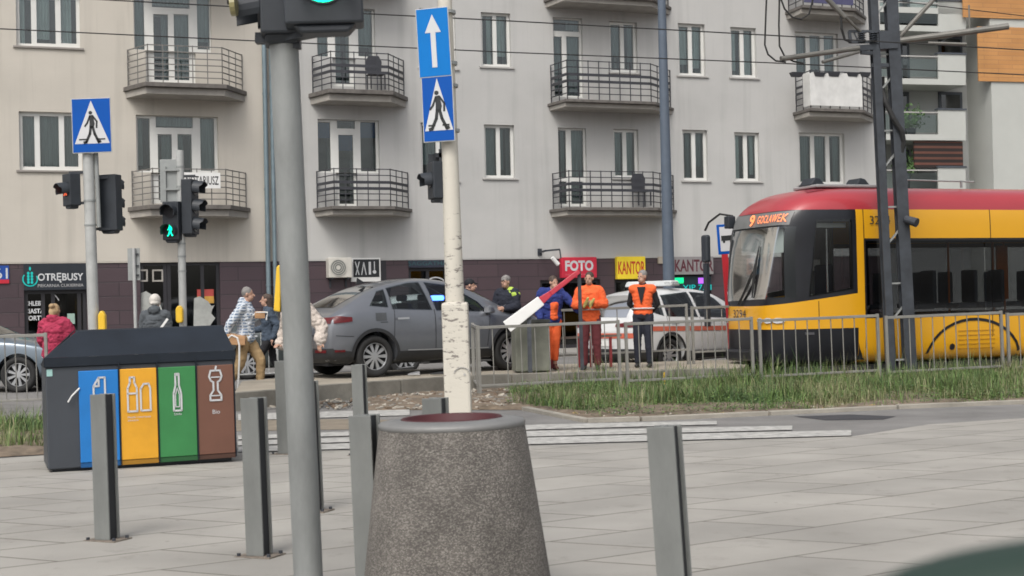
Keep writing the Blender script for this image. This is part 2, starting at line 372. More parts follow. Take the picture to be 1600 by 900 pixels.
# grass
def inpoly(x, y, P):
    c = False; j = len(P) - 1
    for i in range(len(P)):
        if (P[i][1] > y) != (P[j][1] > y) and x < (P[j][0] - P[i][0]) * (y - P[i][1]) / (P[j][1] - P[i][1]) + P[i][0]: c = not c
        j = i
    return c
from mathutils import noise as mnoise
def grass(name, poly, n, hmin, hmax, cols, clump, seed, dens=None):
    r = random.Random(seed); V = []; Fc = []; Mi = []
    xs = [p[0] for p in poly]; ys = [p[1] for p in poly]
    cl = [(r.uniform(min(xs), max(xs)), r.uniform(min(ys), max(ys)), r.uniform(.15, .6), r.uniform(.4, 1.0)) for _ in range(clump)]
    cnt = 0
    while cnt < n:
        if r.random() < .72:
            c = r.choice(cl); x = r.gauss(c[0], c[2]); y = r.gauss(c[1], c[2] * .7); hs = c[3]
        else: x = r.uniform(min(xs), max(xs)); y = r.uniform(min(ys), max(ys)); hs = .35
        if not inpoly(x, y, poly): cnt += 0.2; continue
        cnt += 1
        nz_ = .5 + .5 * mnoise.noise((x * .8, y * 1.1, seed)); nb = .5 + .5 * mnoise.noise((x * 2.3, y * 2.6, seed + 9))
        if r.random() > .25 + nz_ * .9: continue
        if dens: hs *= dens(x, y)
        h = r.uniform(hmin, hmax) * hs * (.35 + 1.15 * nb); a = r.uniform(0, 6.28); w = r.uniform(.003, .007); ln = r.uniform(.1, .7) * h
        if r.random() < .06: h *= 1.6; w *= .6
        dx, dy = math.cos(a), math.sin(a); b = len(V); px, py = -dy * w, dx * w
        V += [(x - px, y - py, 0.01), (x + px, y + py, 0.01), (x + dx * ln * .35 + px * .8, y + dy * ln * .35 + py * .8, h * .6), (x + dx * ln * .35 - px * .8, y + dy * ln * .35 - py * .8, h * .6), (x + dx * ln, y + dy * ln, h)]
        Fc += [(b, b + 1, b + 2, b + 3), (b + 3, b + 2, b + 4)]; k = int(min(len(cols) - 1, max(0, nz_ * 1.3 * len(cols) - .75 + r.gauss(0, 1.1)))); Mi += [k, k]
    me = bpy.data.meshes.new(name); me.from_pydata(V, [], Fc); me.polygons.foreach_set('material_index', Mi)
    o = link(name, me, cols); return o
gcols = [mat('grass_%s' % n, c, 0.7, var=.3, scale=2) for n, c in (('pale', (.25, .24, .13)), ('olive', (.15, .165, .07)), ('green', (.095, .14, .045)), ('fresh', (.11, .19, .045)), ('dark', (.05, .095, .03)))]
gpoly = gp([(790, 636), (850, 640), (930, 655), (1000, 655), (1200, 647), (1400, 637), (1600, 629), (1950, 616), (1950, 575), (1600, 584), (1380, 590), (1135, 597), (800, 607)])
o = grass('tall_grass', gpoly, 90000, .04, .42, gcols, 120, 3, dens=lambda x, y: .35 + .75 * min(1, max(0, (y - 16.6 - .17 * x) / 2.2))); tag(o, 'long uneven weedy grass growing along the foot of the platform railing', 'grass', kind='stuff')
lg = gp([(-500, 728), (-150, 712), (72, 703), (150, 690), (150, 655), (0, 660), (-300, 668)])
o = grass('verge_grass', lg, 20000, .06, .36, gcols, 60, 4); tag(o, 'bright grass tuft growing left of the recycling station', 'grass', kind='stuff')
def weeds(name, poly, n, seed):
    r = random.Random(seed); m = MB(); xs = [p[0] for p in poly]; ys = [p[1] for p in poly]; k = 0
    while k < n:
        x, y = r.uniform(min(xs), max(xs)), r.uniform(min(ys), max(ys))
        if not inpoly(x, y, poly) or mnoise.noise((x * .9, y * 1.2, 5)) < -.1: continue
        k += 1; h = r.uniform(.02, .22); m.mi = r.randrange(3)
        for _ in range(5):
            c = Vector((x + r.gauss(0, .05), y + r.gauss(0, .05), h * r.uniform(.3, 1))); a = r.uniform(0, 6.28); L_ = r.uniform(.015, .04); d = Vector((math.cos(a), math.sin(a), r.uniform(-.3, .5))) * L_; w = Vector((-math.sin(a), math.cos(a), 0)) * L_ * .5
            m._f([m.bm.verts.new(c), m.bm.verts.new(c + d * .5 + w), m.bm.verts.new(c + d), m.bm.verts.new(c + d * .5 - w)])
    return m.build(name, [gcols[2], gcols[3], gcols[4]])
o = weeds('leafy_weeds', gpoly, 9000, 8); tag(o, 'low broad leaved weeds mixed into the grass strip by the railing', 'weeds', kind='stuff')
# loose stones and leaves on the verge front and the rubble strip
def litter(name, poly, n, smin, smax, mats_, seed):
    r = random.Random(seed); m = MB(); k = 0; xs = [p[0] for p in poly]; ys = [p[1] for p in poly]
    while k < n:
        x, y = r.uniform(min(xs), max(xs)), r.uniform(min(ys), max(ys))
        if not inpoly(x, y, poly): continue
        k += 1; s_ = r.uniform(smin, smax); m.mi = r.randrange(len(mats_))
        M = Matrix.Translation((x, y, .02 + s_ * .2)) @ Euler((r.uniform(-.5, .5), r.uniform(-.5, .5), r.uniform(0, 6))).to_matrix().to_4x4()
        m.box(-s_, s_, -s_ * r.uniform(.5, .9), s_ * .7, -s_ * .3, s_ * .3, M)
    return m.build(name, mats_, bevel=.004)
stn = [mat('stone_%s' % n, c, .9, var=.3) for n, c in (('pale', (.36, .33, .28)), ('grey', (.2, .19, .17)), ('brown', (.14, .1, .07)))]
o = litter('gravel', gp([(400, 638), (493, 629), (690, 614), (800, 611), (820, 640), (640, 641), (560, 641)]), 900, .015, .05, stn, 5); tag(o, 'loose stones and rubble at the foot of the platform kerb', 'gravel', kind='stuff')
o = litter('dry_leaves', gp([(830, 643), (930, 655), (1000, 655), (1400, 637), (1600, 629), (1600, 622), (1000, 648), (860, 636)]), 420, .01, .028, [stn[0], stn[2], mat('dry_leaf', (.3, .22, .1), .8)], 6); tag(o, 'pale pebbles and dry leaves along the front edge of the grass', 'leaf litter', kind='stuff')
# raised tram platform
PT = 0.26
pf = [(365, 643), (430, 637), (493, 629.5), (550, 625), (697, 613.5), (800, 609), (1135, 599.5)]
fp = [G(x, y) for x, y in pf]
back = [(11.5, 29.0), (9.0, 28.6), (0, 26.6), (-3.2, 25.2), (-4.4, 22.8)]
poly = [(p.x, p.y) for p in fp] + [(3.9, 23.9), (4.6, 27.2)] + back[2:]
topm = mat('platform_top', (0.31, 0.275, 0.22), 0.9, var=.18, scale=1.4, bump=.3, bscale=60)
mb = MB(); mb.slab(poly, -0.02, PT - .02); struct('platform_ground', mb, topm)
mb = MB(); n = len(fp)
for a, b in zip(fp, fp[1:]):
    k = max(1, round((b - a).length / .95)); d = (b - a).normalized(); nn = Vector((-d.y, d.x, 0)) * .09
    for i in range(k):
        p, q = a.lerp(b, (i + .008) / k), a.lerp(b, (i + .992) / k)
        mb.hexa([(p.x - nn.x * .3, p.y - nn.y * .3, -.02), (q.x - nn.x * .3, q.y - nn.y * .3, -.02), (q.x + nn.x, q.y + nn.y, -.02), (p.x + nn.x, p.y + nn.y, -.02),
                 (p.x - nn.x * .3, p.y - nn.y * .3, PT), (q.x - nn.x * .3, q.y - nn.y * .3, PT), (q.x + nn.x, q.y + nn.y, PT), (p.x + nn.x, p.y + nn.y, PT)])
o = mb.build('platform_kerb', concrete_d, bevel=.012); o['kind'] = 'structure'
# pavement in front of the buildings
FA = R(20.6)
FO = A(28, 400, 34.7); FO.z = 0
FU = Vector((math.cos(FA), math.sin(FA), 0)); FN = Vector((math.sin(FA), -math.cos(FA), 0))
a, b = FO - FU * 25, FO + FU * 60
mb = MB(); mb.slab([tuple((a + FN * 3.2).xy), tuple((b + FN * 3.2).xy), tuple((b - FN * 1).xy), tuple((a - FN * 1).xy)], -.05, .12)
struct('far_pavement', mb, mat('far_paving', (.27, .26, .24), .9, var=.1, scale=2))
# ---------------------------------------------------------------- apartment buildings
plaster_b = plastermat('beige_plaster', (0.525, 0.490, 0.43))
plaster_g = plastermat('grey_plaster', (0.465, 0.462, 0.447))
frame_w = mat('window_white', (0.66, 0.66, 0.63), 0.4, var=.04)
sill_m = mat('sill_grey', (0.42, 0.41, 0.39), 0.5, var=.06)
sill_b = mat('sill_brownish', (0.26, 0.24, 0.22), 0.6, var=.06)
wglass = glassmat('window_glass', (.84, .9, .9), .04, 1.9)
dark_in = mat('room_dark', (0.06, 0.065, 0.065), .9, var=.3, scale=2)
cur_w = mat('curtain_white', (0.75, 0.80, 0.77), .9, var=.25, scale=3, stretch=(6, 1, .4))
cur_g = mat('curtain_grey', (0.30, 0.345, 0.335), .9, var=.25, scale=3, stretch=(6, 1, .4))
cur_b = mat('blind_blue', (0.03, 0.07, 0.17), .7, var=.1)
brown_tile = brickmat('brown_tiles', (0.078, 0.053, 0.060), (0.064, 0.044, 0.051), (0.035, 0.026, 0.03), 1.2, 0.36, 0.012, .35, offset=0.5)
rail_m = mat('railing_dark', (0.05, 0.052, 0.06), .5, .3)
rail_l = mat('railing_grey', (0.17, 0.165, 0.155), .6, .2)
slab_m = mat('balcony_concrete', (0.33, 0.31, 0.28), .9, var=.15, scale=3)
slab_e = mat('balcony_edge', (0.12, 0.11, 0.1), .7, var=.3, scale=6)

B = {}
for key, nm, lab, cat, x0px, x1px, pm in (('b', 'apartment_building', 'beige rendered apartment block with a bakery on its brown tiled ground floor', 'building', -10.0, 424, plaster_b),
                                 ('g', 'apartment_building', 'long grey rendered apartment block with exchange and photo shops on its ground floor', 'building', 424, 1379, plaster_g)):
    B[key] = dict(root=thing(nm, lab, cat, FO, FA), pm=pm, open=[], gopen=[])
BT = TM(B['b']['root'])
def FB(px, py, yl=0.0): return LP(BT, px, py, yl)
XS = FB(424, 350)[0]; XE = FB(1379, 200)[0]
def fr(l, t, r, b, yl=0.0):
    my = (t + b) / 2; mx = (l + r) / 2
    return (FB(l, my, yl)[0], FB(mx, b, yl)[1], FB(r, my, yl)[0], FB(mx, t, yl)[1])
ZB = FB(300, 407)[1]
print('brown top', ZB, FB(1000, 401)[1], 'split', XS, XE)
ZB = 2.68
DP = 0.16
def window(key, rect, glass, sill=True, parts=None, curt=None, sillm=None, name='window', extra=None, blind=False, ext_sill=.08):
    """rect: list of px rects making the opening; glass: px rects of the panes"""
    bd = B[key]; solids = [fr(*q) for q in rect]; gl = [fr(*q, yl=.0) for q in glass]
    bd['open'] += solids; W = bd['root']
    m = MB(); cells(m, solids, gl, DP - .05, .06, True)
    f = m.build(name, frame_w, W)
    m = MB()
    for g_ in gl: m.box(g_[0] + .001, g_[2] - .001, DP - .015, DP - .005, g_[1] + .001, g_[3] - .001)
    m.build('pane', wglass, f)
    x0 = min(q[0] for q in solids); x1 = max(q[2] for q in solids); z0 = min(q[1] for q in solids); z1 = max(q[3] for q in solids)
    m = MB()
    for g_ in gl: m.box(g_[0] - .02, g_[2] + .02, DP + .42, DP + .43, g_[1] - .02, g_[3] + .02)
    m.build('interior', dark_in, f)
    r = random.Random(int(x0 * 100 + z0 * 7))
    c = curt if curt is not None else r.choice(['w', 'w', 'g', 'g', 'g'])
    cm = {'w': cur_w, 'g': cur_g}.get(c)
    if cm:
        m = MB()
        for g_ in gl:
            n = max(4, int((g_[2] - g_[0]) / .03)); frac = r.choice([1, 1, .7, .45])
            a0, a1 = (g_[0], g_[0] + (g_[2] - g_[0]) * frac) if r.random() < .5 else (g_[2] - (g_[2] - g_[0]) * frac, g_[2])
            zb = g_[1] + (0 if r.random() < .6 else (g_[3] - g_[1]) * r.uniform(.1, .3))
            pv = None
            for i in range(n + 1):
                x = a0 + (a1 - a0) * i / n; y = DP + .1 + .02 * math.sin(i * 1.9)
                cvv = (m.bm.verts.new((x, y, zb)), m.bm.verts.new((x, y, g_[3])))
                if pv: m._f([pv[0], cvv[0], cvv[1], pv[1]])
                pv = cvv
        m.build('curtain', cm, f)
    if blind:
        m = MB()
        for g_ in gl:
            if g_[3] - g_[1] > .5: m.box(g_[0], g_[2], DP + .01, DP + .02, g_[3] - .42, g_[3])
        if len(m.bm.verts): m.build('blind', cur_b, f)
        else: m.bm.free()
    if sill:
        m = MB(); m.box(x0 - ext_sill, x1 + ext_sill, -.05, DP - .052, z0 - .055, z0 - .004)
        m.build('sill', sillm or sill_m, f, bevel=.006)
    return f
def simple(key, l, t, r, b, n, **k):
    ws = k.pop('split', None); g_ = []; fw = k.pop('fw', 5); W_ = r - l
    ws = ws or [i / n for i in range(n + 1)]
    for i in range(n):
        a, c = l + W_ * ws[i], l + W_ * ws[i + 1]
        g_.append((a + (fw if i == 0 else fw * .75) * .8, t + fw * .8, c - (fw if i == n - 1 else fw * .75) * .8, b - fw * .9))
    return window(key, [(l, t, r, b)], g_, **k)
bl = {'sillm': sill_b}
simple('b', 25, -12, 125, 73, 3, curt='w', fw=7, split=[0, .28, .66, 1], **bl)
simple('b', 30, 175, 128, 266, 3, curt='g', fw=7, split=[0, .29, .68, 1], **bl)
window('b', [(209, -8, 330, 80), (228, 80, 306, 129)], [(211, -6, 226, 76), (238, -6, 297, 11), (241, 21, 264, 124), (273, 21, 296, 124), (309, -6, 328, 76)], sill=False, curt='g', name='balcony_window')
window('b', [(213, 181, 341, 270), (236, 270, 308, 318)], [(216, 184, 235, 266), (244, 182, 302, 199), (248, 209, 270, 312), (279, 209, 301, 312), (314, 184, 336, 266)], sill=False, curt='g', name='balcony_window')
simple('b', -95, 178, -20, 268, 3, fw=7, **bl); simple('b', -98, -15, -22, 72, 3, fw=7, **bl)
window('g', [(495, 12, 586, 90), (520, 90, 556, 135)], [(497, 15, 513, 87), (525, 15, 547, 130), (561, 15, 583, 87)], sill=False, curt='g', name='balcony_window')
window('g', [(497, 187, 593, 270), (525, 270, 559, 322)], [(498, 190, 518, 267), (528, 188, 556, 200), (531, 210, 554, 318), (565, 190, 589, 267)], sill=False, curt='none', blind=True, name='balcony_window')
simple('g', 656, 14, 712, 106, 2); simple('g', 658, 192, 714, 282, 2)
simple('g', 752, 20, 798, 104, 2, curt='w'); simple('g', 757, 195, 804, 278, 2, curt='g')
window('g', [(865, 28, 911, 152)], [(867, 30, 907, 48), (868, 56, 881, 149), (888, 56, 908, 149)], sill=False, curt='g', name='balcony_window')
window('g', [(873, 200, 917, 322)], [(875, 203, 887, 277), (895, 203, 914, 277), (876, 283, 888, 318), (895, 283, 914, 318)], sill=False, curt='g', name='balcony_window')
simple('g', 953, 34, 996, 113, 2, curt='g'); simple('g', 959, 202, 998, 278, 2, curt='g')
simple('g', 1060, 37, 1102, 118, 2, curt='w'); simple('g', 1067, 203, 1106, 282, 2, curt='g')
simple('g', 1142, 43, 1182, 121, 2, curt='w'); simple('g', 1148, 207, 1187, 283, 2, curt='w')
simple('g', 1243, 51, 1310, 120, 3, curt='g', sill=False); simple('g', 1249, 208, 1320, 288, 3, curt='g')
# ground floor openings (shops): per building
def shop_open(key, l, t, r, b): q = fr(l, t, r, b); B[key]['gopen'].append(q); return q
so_bak = shop_open('b', 38, 409, 136, 560); so_w = shop_open('b', 220, 409, 345, 545)
so_hair = shop_open('g', 640, 405, 702, 560); so_door = shop_open('g', 846, 437, 940, 560); so_k1 = shop_open('g', 962, 436, 1008, 560); so_k2 = shop_open('g', 1052, 429, 1113, 560)
for key, xa, xb in (('b', -16.0, XS), ('g', XS, XE)):
    bd = B[key]; W = bd['root']
    m = MB(); top = 15.2
    cells(m, [(xa, ZB, xb, top)], bd['open'], 0.0, DP)
    m.box(xa, xb, .5, 12.5, ZB, top - .02) if False else None
    # side, back and roof faces
    m.box(xa + .002, xb - .002, .62, 12.5, .01, top - .002)
    m.box(xa, xa + .3, DP, .62, ZB + .01, top); m.box(xb - .3, xb, DP, .62, ZB + .01, top); m.box(xa + .3, xb - .3, DP + .002, .62, top - .3, top - .001)
    m.box(xa, xb, .005, .6, ZB - .03, ZB - .001)
    m.build('wall', bd['pm'], W)
    m = MB(); m.box(xa - .2, xb + .2, -.45, 12.8, top, top + .25); m.build('roof', slab_e, W)
    m = MB(); cells(m, [(xa, .1, xb, ZB - .031)], bd['gopen'], .035, .3); m.build('tiled_base', brown_tile, W)

# balconies: trapezoid slab with rails
def balcony(key, l, r, ytop, ybot, rail_t, depth=1.0, fl=None, frr=None, rm=None, name='balcony', nrail=6, posts=5, drape=False):
    bd = B[key]; W = bd['root']
    xl, _ = FB(l, ytop); xr, _ = FB(r, ytop)
    c = (l + r) / 2
    z1 = FB(c, ytop, -depth)[1]; z0 = FB(c, ybot, -depth)[1]; zt = FB(c, rail_t, -depth * .95)[1]
    # front corners measured in the picture at the slab's front edge
    fx0 = FB(fl if fl else l + 35, ytop, -depth)[0]; fx1 = FB(frr if frr else r - 22, ytop, -depth)[0]
    th = z1 - z0
    P = [(xl, 0.0), (fx0, -depth), (fx1, -depth), (xr, 0.0)]
    m = MB(); m.slab([(x, y * .93 - .0) for x, y in P], z0, z1 - th * .42); bal = m.build(name, slab_m, W)
    m = MB(); m.slab([(xl - .06, -.001), (fx0 - .03, -depth - .06), (fx1 + .03, -depth - .06), (xr + .06, -.001)], z1 - th * .4, z1); m.build('slab_edge', slab_e, bal, bevel=.01)
    ins = .06; Q = [(xl + ins, -.02), (fx0 + ins, -depth + ins), (fx1 - ins, -depth + ins), (xr - ins, -.02)]
    m = MB(); m2 = MB(); h = zt - z1; rmat = rm or rail_m
    for k in range(nrail):
        z = z1 + h * (k + 1) / nrail
        for a, b in zip(Q, Q[1:]):
            thk = .03
            if k in (2, 3) and rm is None: m.bar((a[0], a[1], z - .02), (b[0], b[1], z - .02), .02, .075)
            else: m.bar((a[0], a[1], z), (b[0], b[1], z), .02, .024)
    for a, b, n in ((Q[0], Q[1], 2), (Q[1], Q[2], posts), (Q[2], Q[3], 3)):
        for i in range(n + 1):
            x = a[0] + (b[0] - a[0]) * i / n; y = a[1] + (b[1] - a[1]) * i / n
            m.bar((x, y, z1), (x, y, zt + .02), .022)
    m.build('railing', rmat, bal)
    return bal, P, z1, zt
balcony('b', 196, 382, 130, 147, 72, 1.0, 228, 352, rail_l)
balcony('b', 203, 388, 320, 337, 264, 1.0, 236, 358, rail_l)
balcony('g', 485, 634, 140, 157, 82, 1.0, 515, 612)
balcony('g', 492, 641, 322, 335, 264, 1.0, 520, 615)
balcony('g', 858, 1050, 157, 168, 97, 1.0, 885, 1022, posts=8)
balcony('g', 861, 1055, 324, 336, 268, 1.0, 888, 1026, posts=8)
balcony('g', 852, 1046, -8, 5, -66, 1.0, 880, 1020, posts=8)
bb, P4, zb4, zt4 = balcony('g', 1241, 1364, 170, 182, 112, 1.0, 1266, 1347)
b5, P5, zb5, zt5 = balcony('g', 1229, 1351, 10, 22, -48, 1.0, 1254, 1335)
balcony('g', 482, 632, -45, -28, -100, 1.0, 512, 610); balcony('b', 190, 378, -62, -45, -120, 1.0, 222, 346, rail_l)
# white cloth screen and planters on the right balcony
drm = mat('white_cloth', (.6, .6, .58), .8, var=.12, scale=2.5)
m = MB(); pv = None; n = 40
for i in range(n + 1):
    t = i / n; a4, b4, c4 = Vector(P4[0]).lerp(Vector(P4[1]), .55), Vector(P4[1]), Vector(P4[2])
    w4 = a4.lerp(b4, t / .15) if t < .15 else b4.lerp(c4, (t - .15) / .85)
    x = w4.x; y = w4.y - .03 - .003 * math.sin(i * .8)
    z = zt4 - .04 - .06 * abs(math.sin(i * .31)) ** 4; c = (m.bm.verts.new((x, y, zb4 + .08)), m.bm.verts.new((x, y + .01, z)))
    if pv: m._f([pv[0], c[0], c[1], pv[1]])
    pv = c
o = m.build('balcony_screen', drm); o.location = FO; o.rotation_euler = (0, 0, FA); o.modifiers.new('t', 'SOLIDIFY').thickness = .01
tag(o, 'crumpled white cloth screen tied to the right hand balcony railing', 'screen')
for lpx, rpx in ((1238, 1256), (1272, 1290), (1294, 1313), (1324, 1342), (1344, 1361)):
    x0 = FB(lpx, 118, -1.05)[0]; x1 = FB(rpx, 118, -1.05)[0]; z = FB(lpx, 119, -1.05)[1]
    m = MB(); yy = -1.04
    m.hexa([(x0 + .05, yy, z), (x1 - .05, yy, z), (x1 - .05, yy + .15, z), (x0 + .05, yy + .15, z), (x0, yy - .03, z + .13), (x1, yy - .03, z + .13), (x1, yy + .18, z + .13), (x0, yy + .18, z + .13)])
    o = m.build('planter', rail_m, bevel=.01); o.location = FO; o.rotation_euler = (0, 0, FA)
    tag(o, 'empty dark trough planter hung on the white screened balcony railing', 'planter', 'planters on the white screened balcony')
m = MB(); x0, x1 = P5[0][0] + .3, P5[2][0]; m.box(P5[1][0] + .05, P5[2][0] - .05, -1.02, -1.0, zb5 + .08, zb5 + .9)
o = m.build('balcony_screen', mat('violet_mesh', (.07, .07, .14), .8)); o.location = FO; o.rotation_euler = (0, 0, FA)
tag(o, 'dark violet screen on the topmost right hand balcony', 'screen')
# chair and small things on balconies
def on_facade(o): o.location = FO; o.rotation_euler = (0, 0, FA); return o
def fthing(name, label, cat, group=None): return thing(name, label, cat, FO, FA, group)
def balc_chair(px, py, yl, label):
    x, z = FB(px, py, yl); t = thing('garden_chair', label, 'chair', FO + FU * x - FN * yl + Vector((0, 0, z)), FA)
    m = MB(); m.box(-.22, .22, -.22, .22, .40, .44); m.build('seat', rail_m, t, bevel=.02)
    m = MB(); m.prism([(-.2, .5), (.2, .5), (.22, .8), (.14, .95), (-.14, .95), (-.22, .8)], .2, .23); m.build('backrest', rail_m, t)
    for sx in (-.19, .19):
        for sy in (-.19, .19): m = MB(); m.bar((sx, sy, 0), (sx, sy, .42), .03); m.build('leg', rail_m, t)
balc_chair(588, 141, -.55, 'dark garden chair standing on the upper balcony left of the blue arrow sign')
balc_chair(1003, 322, -.5, 'dark garden chair standing on the lower long balcony beside the lamp column')
# notary banner
t = fthing('notary_banner', 'white banner reading NOTARIUSZ tied to the lower beige balcony', 'banner')
x0, z0 = FB(288, 294, -1.06); x1, z1 = FB(344, 270, -1.06)
m = MB(); m.box(x0, x1, -1.08, -1.06, z0, z1); m.build('banner_cloth', white_pl, t)
text('lettering', 'NOTARIUSZ', sign_black, t, (x0 + x1) / 2, -1.084, (z0 + z1) / 2, (x1 - x0) * .9, (z1 - z0) * .55, bold=.01)

# shop fronts ------------------------------------------------------------
sg = glassmat('shop_glass', (.35, .38, .38), .04, 1.8)
shopframe = mat('shop_frame', (.025, .024, .028), .45)
def shopfront(key, q, verts, hor, interior=(.05, .05, .05), nm='shop_window'):
    W = B[key]['root']; x0, z0, x1, z1 = q; z0 = .12
    xs = [x0 + (x1 - x0) * f for f in verts]; m = MB(); w = .045
    for x in [x0 + w, *xs, x1 - w]: m.box(x - w, x + w, .12, .2, z0, z1)
    for h in [z0 + w, *hor, z1 - w]: m.box(x0, x1, .122, .198, h - w, h + w)
    f = m.build(nm, shopframe, W)
    m = MB(); m.box(x0, x1, .155, .16, z0, z1); m.build('pane', sg, f)
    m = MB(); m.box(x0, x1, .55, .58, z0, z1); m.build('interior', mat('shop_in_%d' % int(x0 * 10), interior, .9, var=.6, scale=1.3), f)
    return f
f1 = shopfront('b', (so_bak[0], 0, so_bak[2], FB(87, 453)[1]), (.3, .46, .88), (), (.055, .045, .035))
x0, z0, x1, z1 = so_bak
t = fthing('bakery_sign', 'black fascia reading OTRĘBUSY above the bakery door', 'sign')
zf = FB(87, 453)[1]
m = MB(); m.box(x0, x1, -.03, .12, zf, ZB - .035); m.build('fascia', mat('fascia_black', (.017, .022, .03), .4), t)
tx0, tz0 = FB(59, 442); tx1, tz1 = FB(130, 426)
text('lettering', 'OTRĘBUSY', sign_white, t, (tx0 + tx1) / 2, -.034, (tz0 + tz1) / 2, tx1 - tx0, (tz1 - tz0) * 1.0, bold=.02)
text('lettering', 'PIEKARNIA CUKIERNIA', mat('sign_grey', (.4, .4, .4), .5), t, (tx0 + tx1) / 2, -.034, tz0 - .07, tx1 - tx0, .075)
ex, ez = FB(47, 435); teal = mat('teal', (.0, .3, .28), .5, emit=(.0, .5, .45, .35)); m = MB()
for k in range(-24, 205, 16): a0, a1 = R(k - 12 + 180), R(k + 4 + 180); m.line2([(ex + .17 * math.cos(a0), ez - .02 + .17 * math.sin(a0)), (ex + .17 * math.cos(a1), ez - .02 + .17 * math.sin(a1))], .028, -.04, -.034)
for k in range(4):
    for s_ in (-1, 1): m.disc2(ex + s_ * .042, ez - .1 + k * .075, .032, -.04, -.034, 8, .04)
m.disc2(ex, ez + .24, .025, -.04, -.034, 8, .05); m.build('wheat_emblem', teal, t)
t = fthing('window_decal', 'white round lettering CHLEBY CIASTA TORTY on the bakery window', 'window lettering')
cx, cz = FB(56, 488, .14); rr = .62; m = MB()
m.line2([(cx + rr * math.cos(R(a)), cz + rr * math.sin(R(a))) for a in range(28, 122, 6)], .025, .13, .135)
m.line2([(cx + rr * math.cos(R(a)), cz + rr * math.sin(R(a))) for a in range(215, 330, 6)], .025, .13, .135); m.build('ring', sign_white, t)
for s_, dy in (('CHLEBY', 0), ('CIASTA', 12), ('TORTY', 23)):
    x, z = FB(54, 474 + dy, .13); text('lettering', s_, sign_white, t, x, .129, z, .46, .12, bold=.03)
m = MB(); xx, zz = FB(111, 498, .14); m.box(xx - .09, xx + .09, .13, .135, zz - .13, zz + .13)
o = on_facade(m.build('poster', mat('pale_green_poster', (.3, .42, .36), .6))); tag(o, 'small pale green notice on the bakery door glass', 'poster')
# second shop window with posters
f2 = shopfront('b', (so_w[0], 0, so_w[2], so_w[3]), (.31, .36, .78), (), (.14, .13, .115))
m = MB(); q = fr(268, 415, 330, 520, .14); m.box(q[0], q[2], .53, .54, q[1], q[3]); 
o = on_facade(m.build('display_panel', mat('pale_display', (.27, .27, .25), .8, var=.5, scale=1.1))); tag(o, 'pale display panel behind the shop window right of the bakery', 'display')
m = MB(); q = fr(308, 452, 334, 474, .13); m.box(q[0], q[2], .125, .13, (q[1] + q[3]) / 2, q[3]); m.mi = 1; m.box(q[0], q[2], .125, .13, q[1], (q[1] + q[3]) / 2)
o = on_facade(m.build('poster', [mat('poster_red', (.4, .06, .05), .6, var=.2), mat('poster_ochre', (.5, .28, .05), .6, var=.3)])); tag(o, 'red and ochre food poster on the shop window', 'poster')
wf = mat('faded_decal', (.36, .37, .35), .8, var=.2)
for n_, pts, lab in (('wing_decal', [(220, 520), (220, 458), (228, 455), (240, 462), (250, 474), (256, 492), (256, 520)], 'pale wing shaped decal on the left shop pane behind the white cap'),
                ('leaf_decal', [(302, 520), (303, 466), (312, 463), (325, 471), (330, 478), (335, 477), (331, 484), (330, 490), (336, 497), (326, 512), (322, 520)], 'pale leaf shaped decal low on the shop window right of the green light')):
    m = MB(); m.prism([FB(a, b, .14) for a, b in pts], .115, .121); o = on_facade(m.build(n_, wf)); tag(o, lab, 'decal')
for lpx in (214, 238):
    m = MB(); q = fr(lpx, 421, lpx + 17, 440, .1); cells(m, [q], [(q[0] + .04, q[1] + .04, q[2] - .04, q[3] - .04)], .11, .02)
    o = on_facade(m.build('picture_frame', mat('pale_frame', (.35, .33, .3), .6))); tag(o, 'small square pale frame in the upper left shop pane', 'frame', 'small frames in the shop pane')
# street number plate
t = fthing('number_plate', 'blue house number plate with a red bottom stripe ending in 1', 'sign')
q = fr(-16, 415, 14, 443); m = MB(); m.box(q[0], q[2], .0, .034, q[1] + .1, q[3]); m.build('plate', mat('plate_blue', (.01, .06, .3), .4), t)
m = MB(); m.box(q[0], q[2], .0, .034, q[1], q[1] + .098); m.build('stripe', mat('plate_red', (.5, .02, .04), .4), t)
text('lettering', '61', sign_white, t, FB(2, 430)[0], -.004, (q[1] + q[3]) / 2 + .03, .3, .27, bold=.01)
# downpipes
for l, r_, lab in ((412, 420, 'pale blue downpipe beside the beige wall edge'), (423, 430, 'pale blue downpipe nearest the grey wall')):
    x0 = FB(l, 300)[0]; x1 = FB(r_, 300)[0]; m = MB(); rr = (x1 - x0) / 2.2; m.cyl((x0 + rr, -.1, .15), (x0 + rr, -.1, 15), rr, n=12)
    for z in (2, 4.5, 7, 9.5): m.cyl((x0 + rr, -.1, z), (x0 + rr, -.1, z + .06), rr * 1.15, n=12)
    o = on_facade(m.build('downpipe', mat('pipe_blue_grey', (.2, .26, .29), .4, .4), smooth=False)); tag(o, lab, 'downpipe')
# air conditioner
t = fthing('air_conditioner', 'white air conditioner unit on the brown wall above the grey car', 'air conditioner')
q = fr(511, 403, 547, 434, -.1); m = MB(); m.box(q[0], q[2], -.32, .03, q[1], q[3]); m.build('housing', mat('ac_white', (.55, .53, .48), .5), t, bevel=.015)
cx, cz = q[0] + (q[2] - q[0]) * .4, (q[1] + q[3]) / 2; m = MB(); rr = (q[3] - q[1]) * .41
m.disc2(cx, cz, rr, -.335, -.322, 28); m.build('fan_recess', mat('ac_grey', (.17, .18, .17), .6), t)
m = MB()
for k in range(4): m.line2([(cx + rr * (.25 + .24 * k) * math.cos(R(a)), cz + rr * (.25 + .24 * k) * math.sin(R(a))) for a in range(0, 361, 20)], .012, -.345, -.336)
m.disc2(cx, cz, .05, -.35, -.336, 12); m.build('fan_grille', mat('ac_white', None), t)
text('badge', 'LG', mat('ac_text', (.25, .1, .1), .5), t, q[2] - .12, -.325, q[3] - .12, .12) if False else None
m = MB()
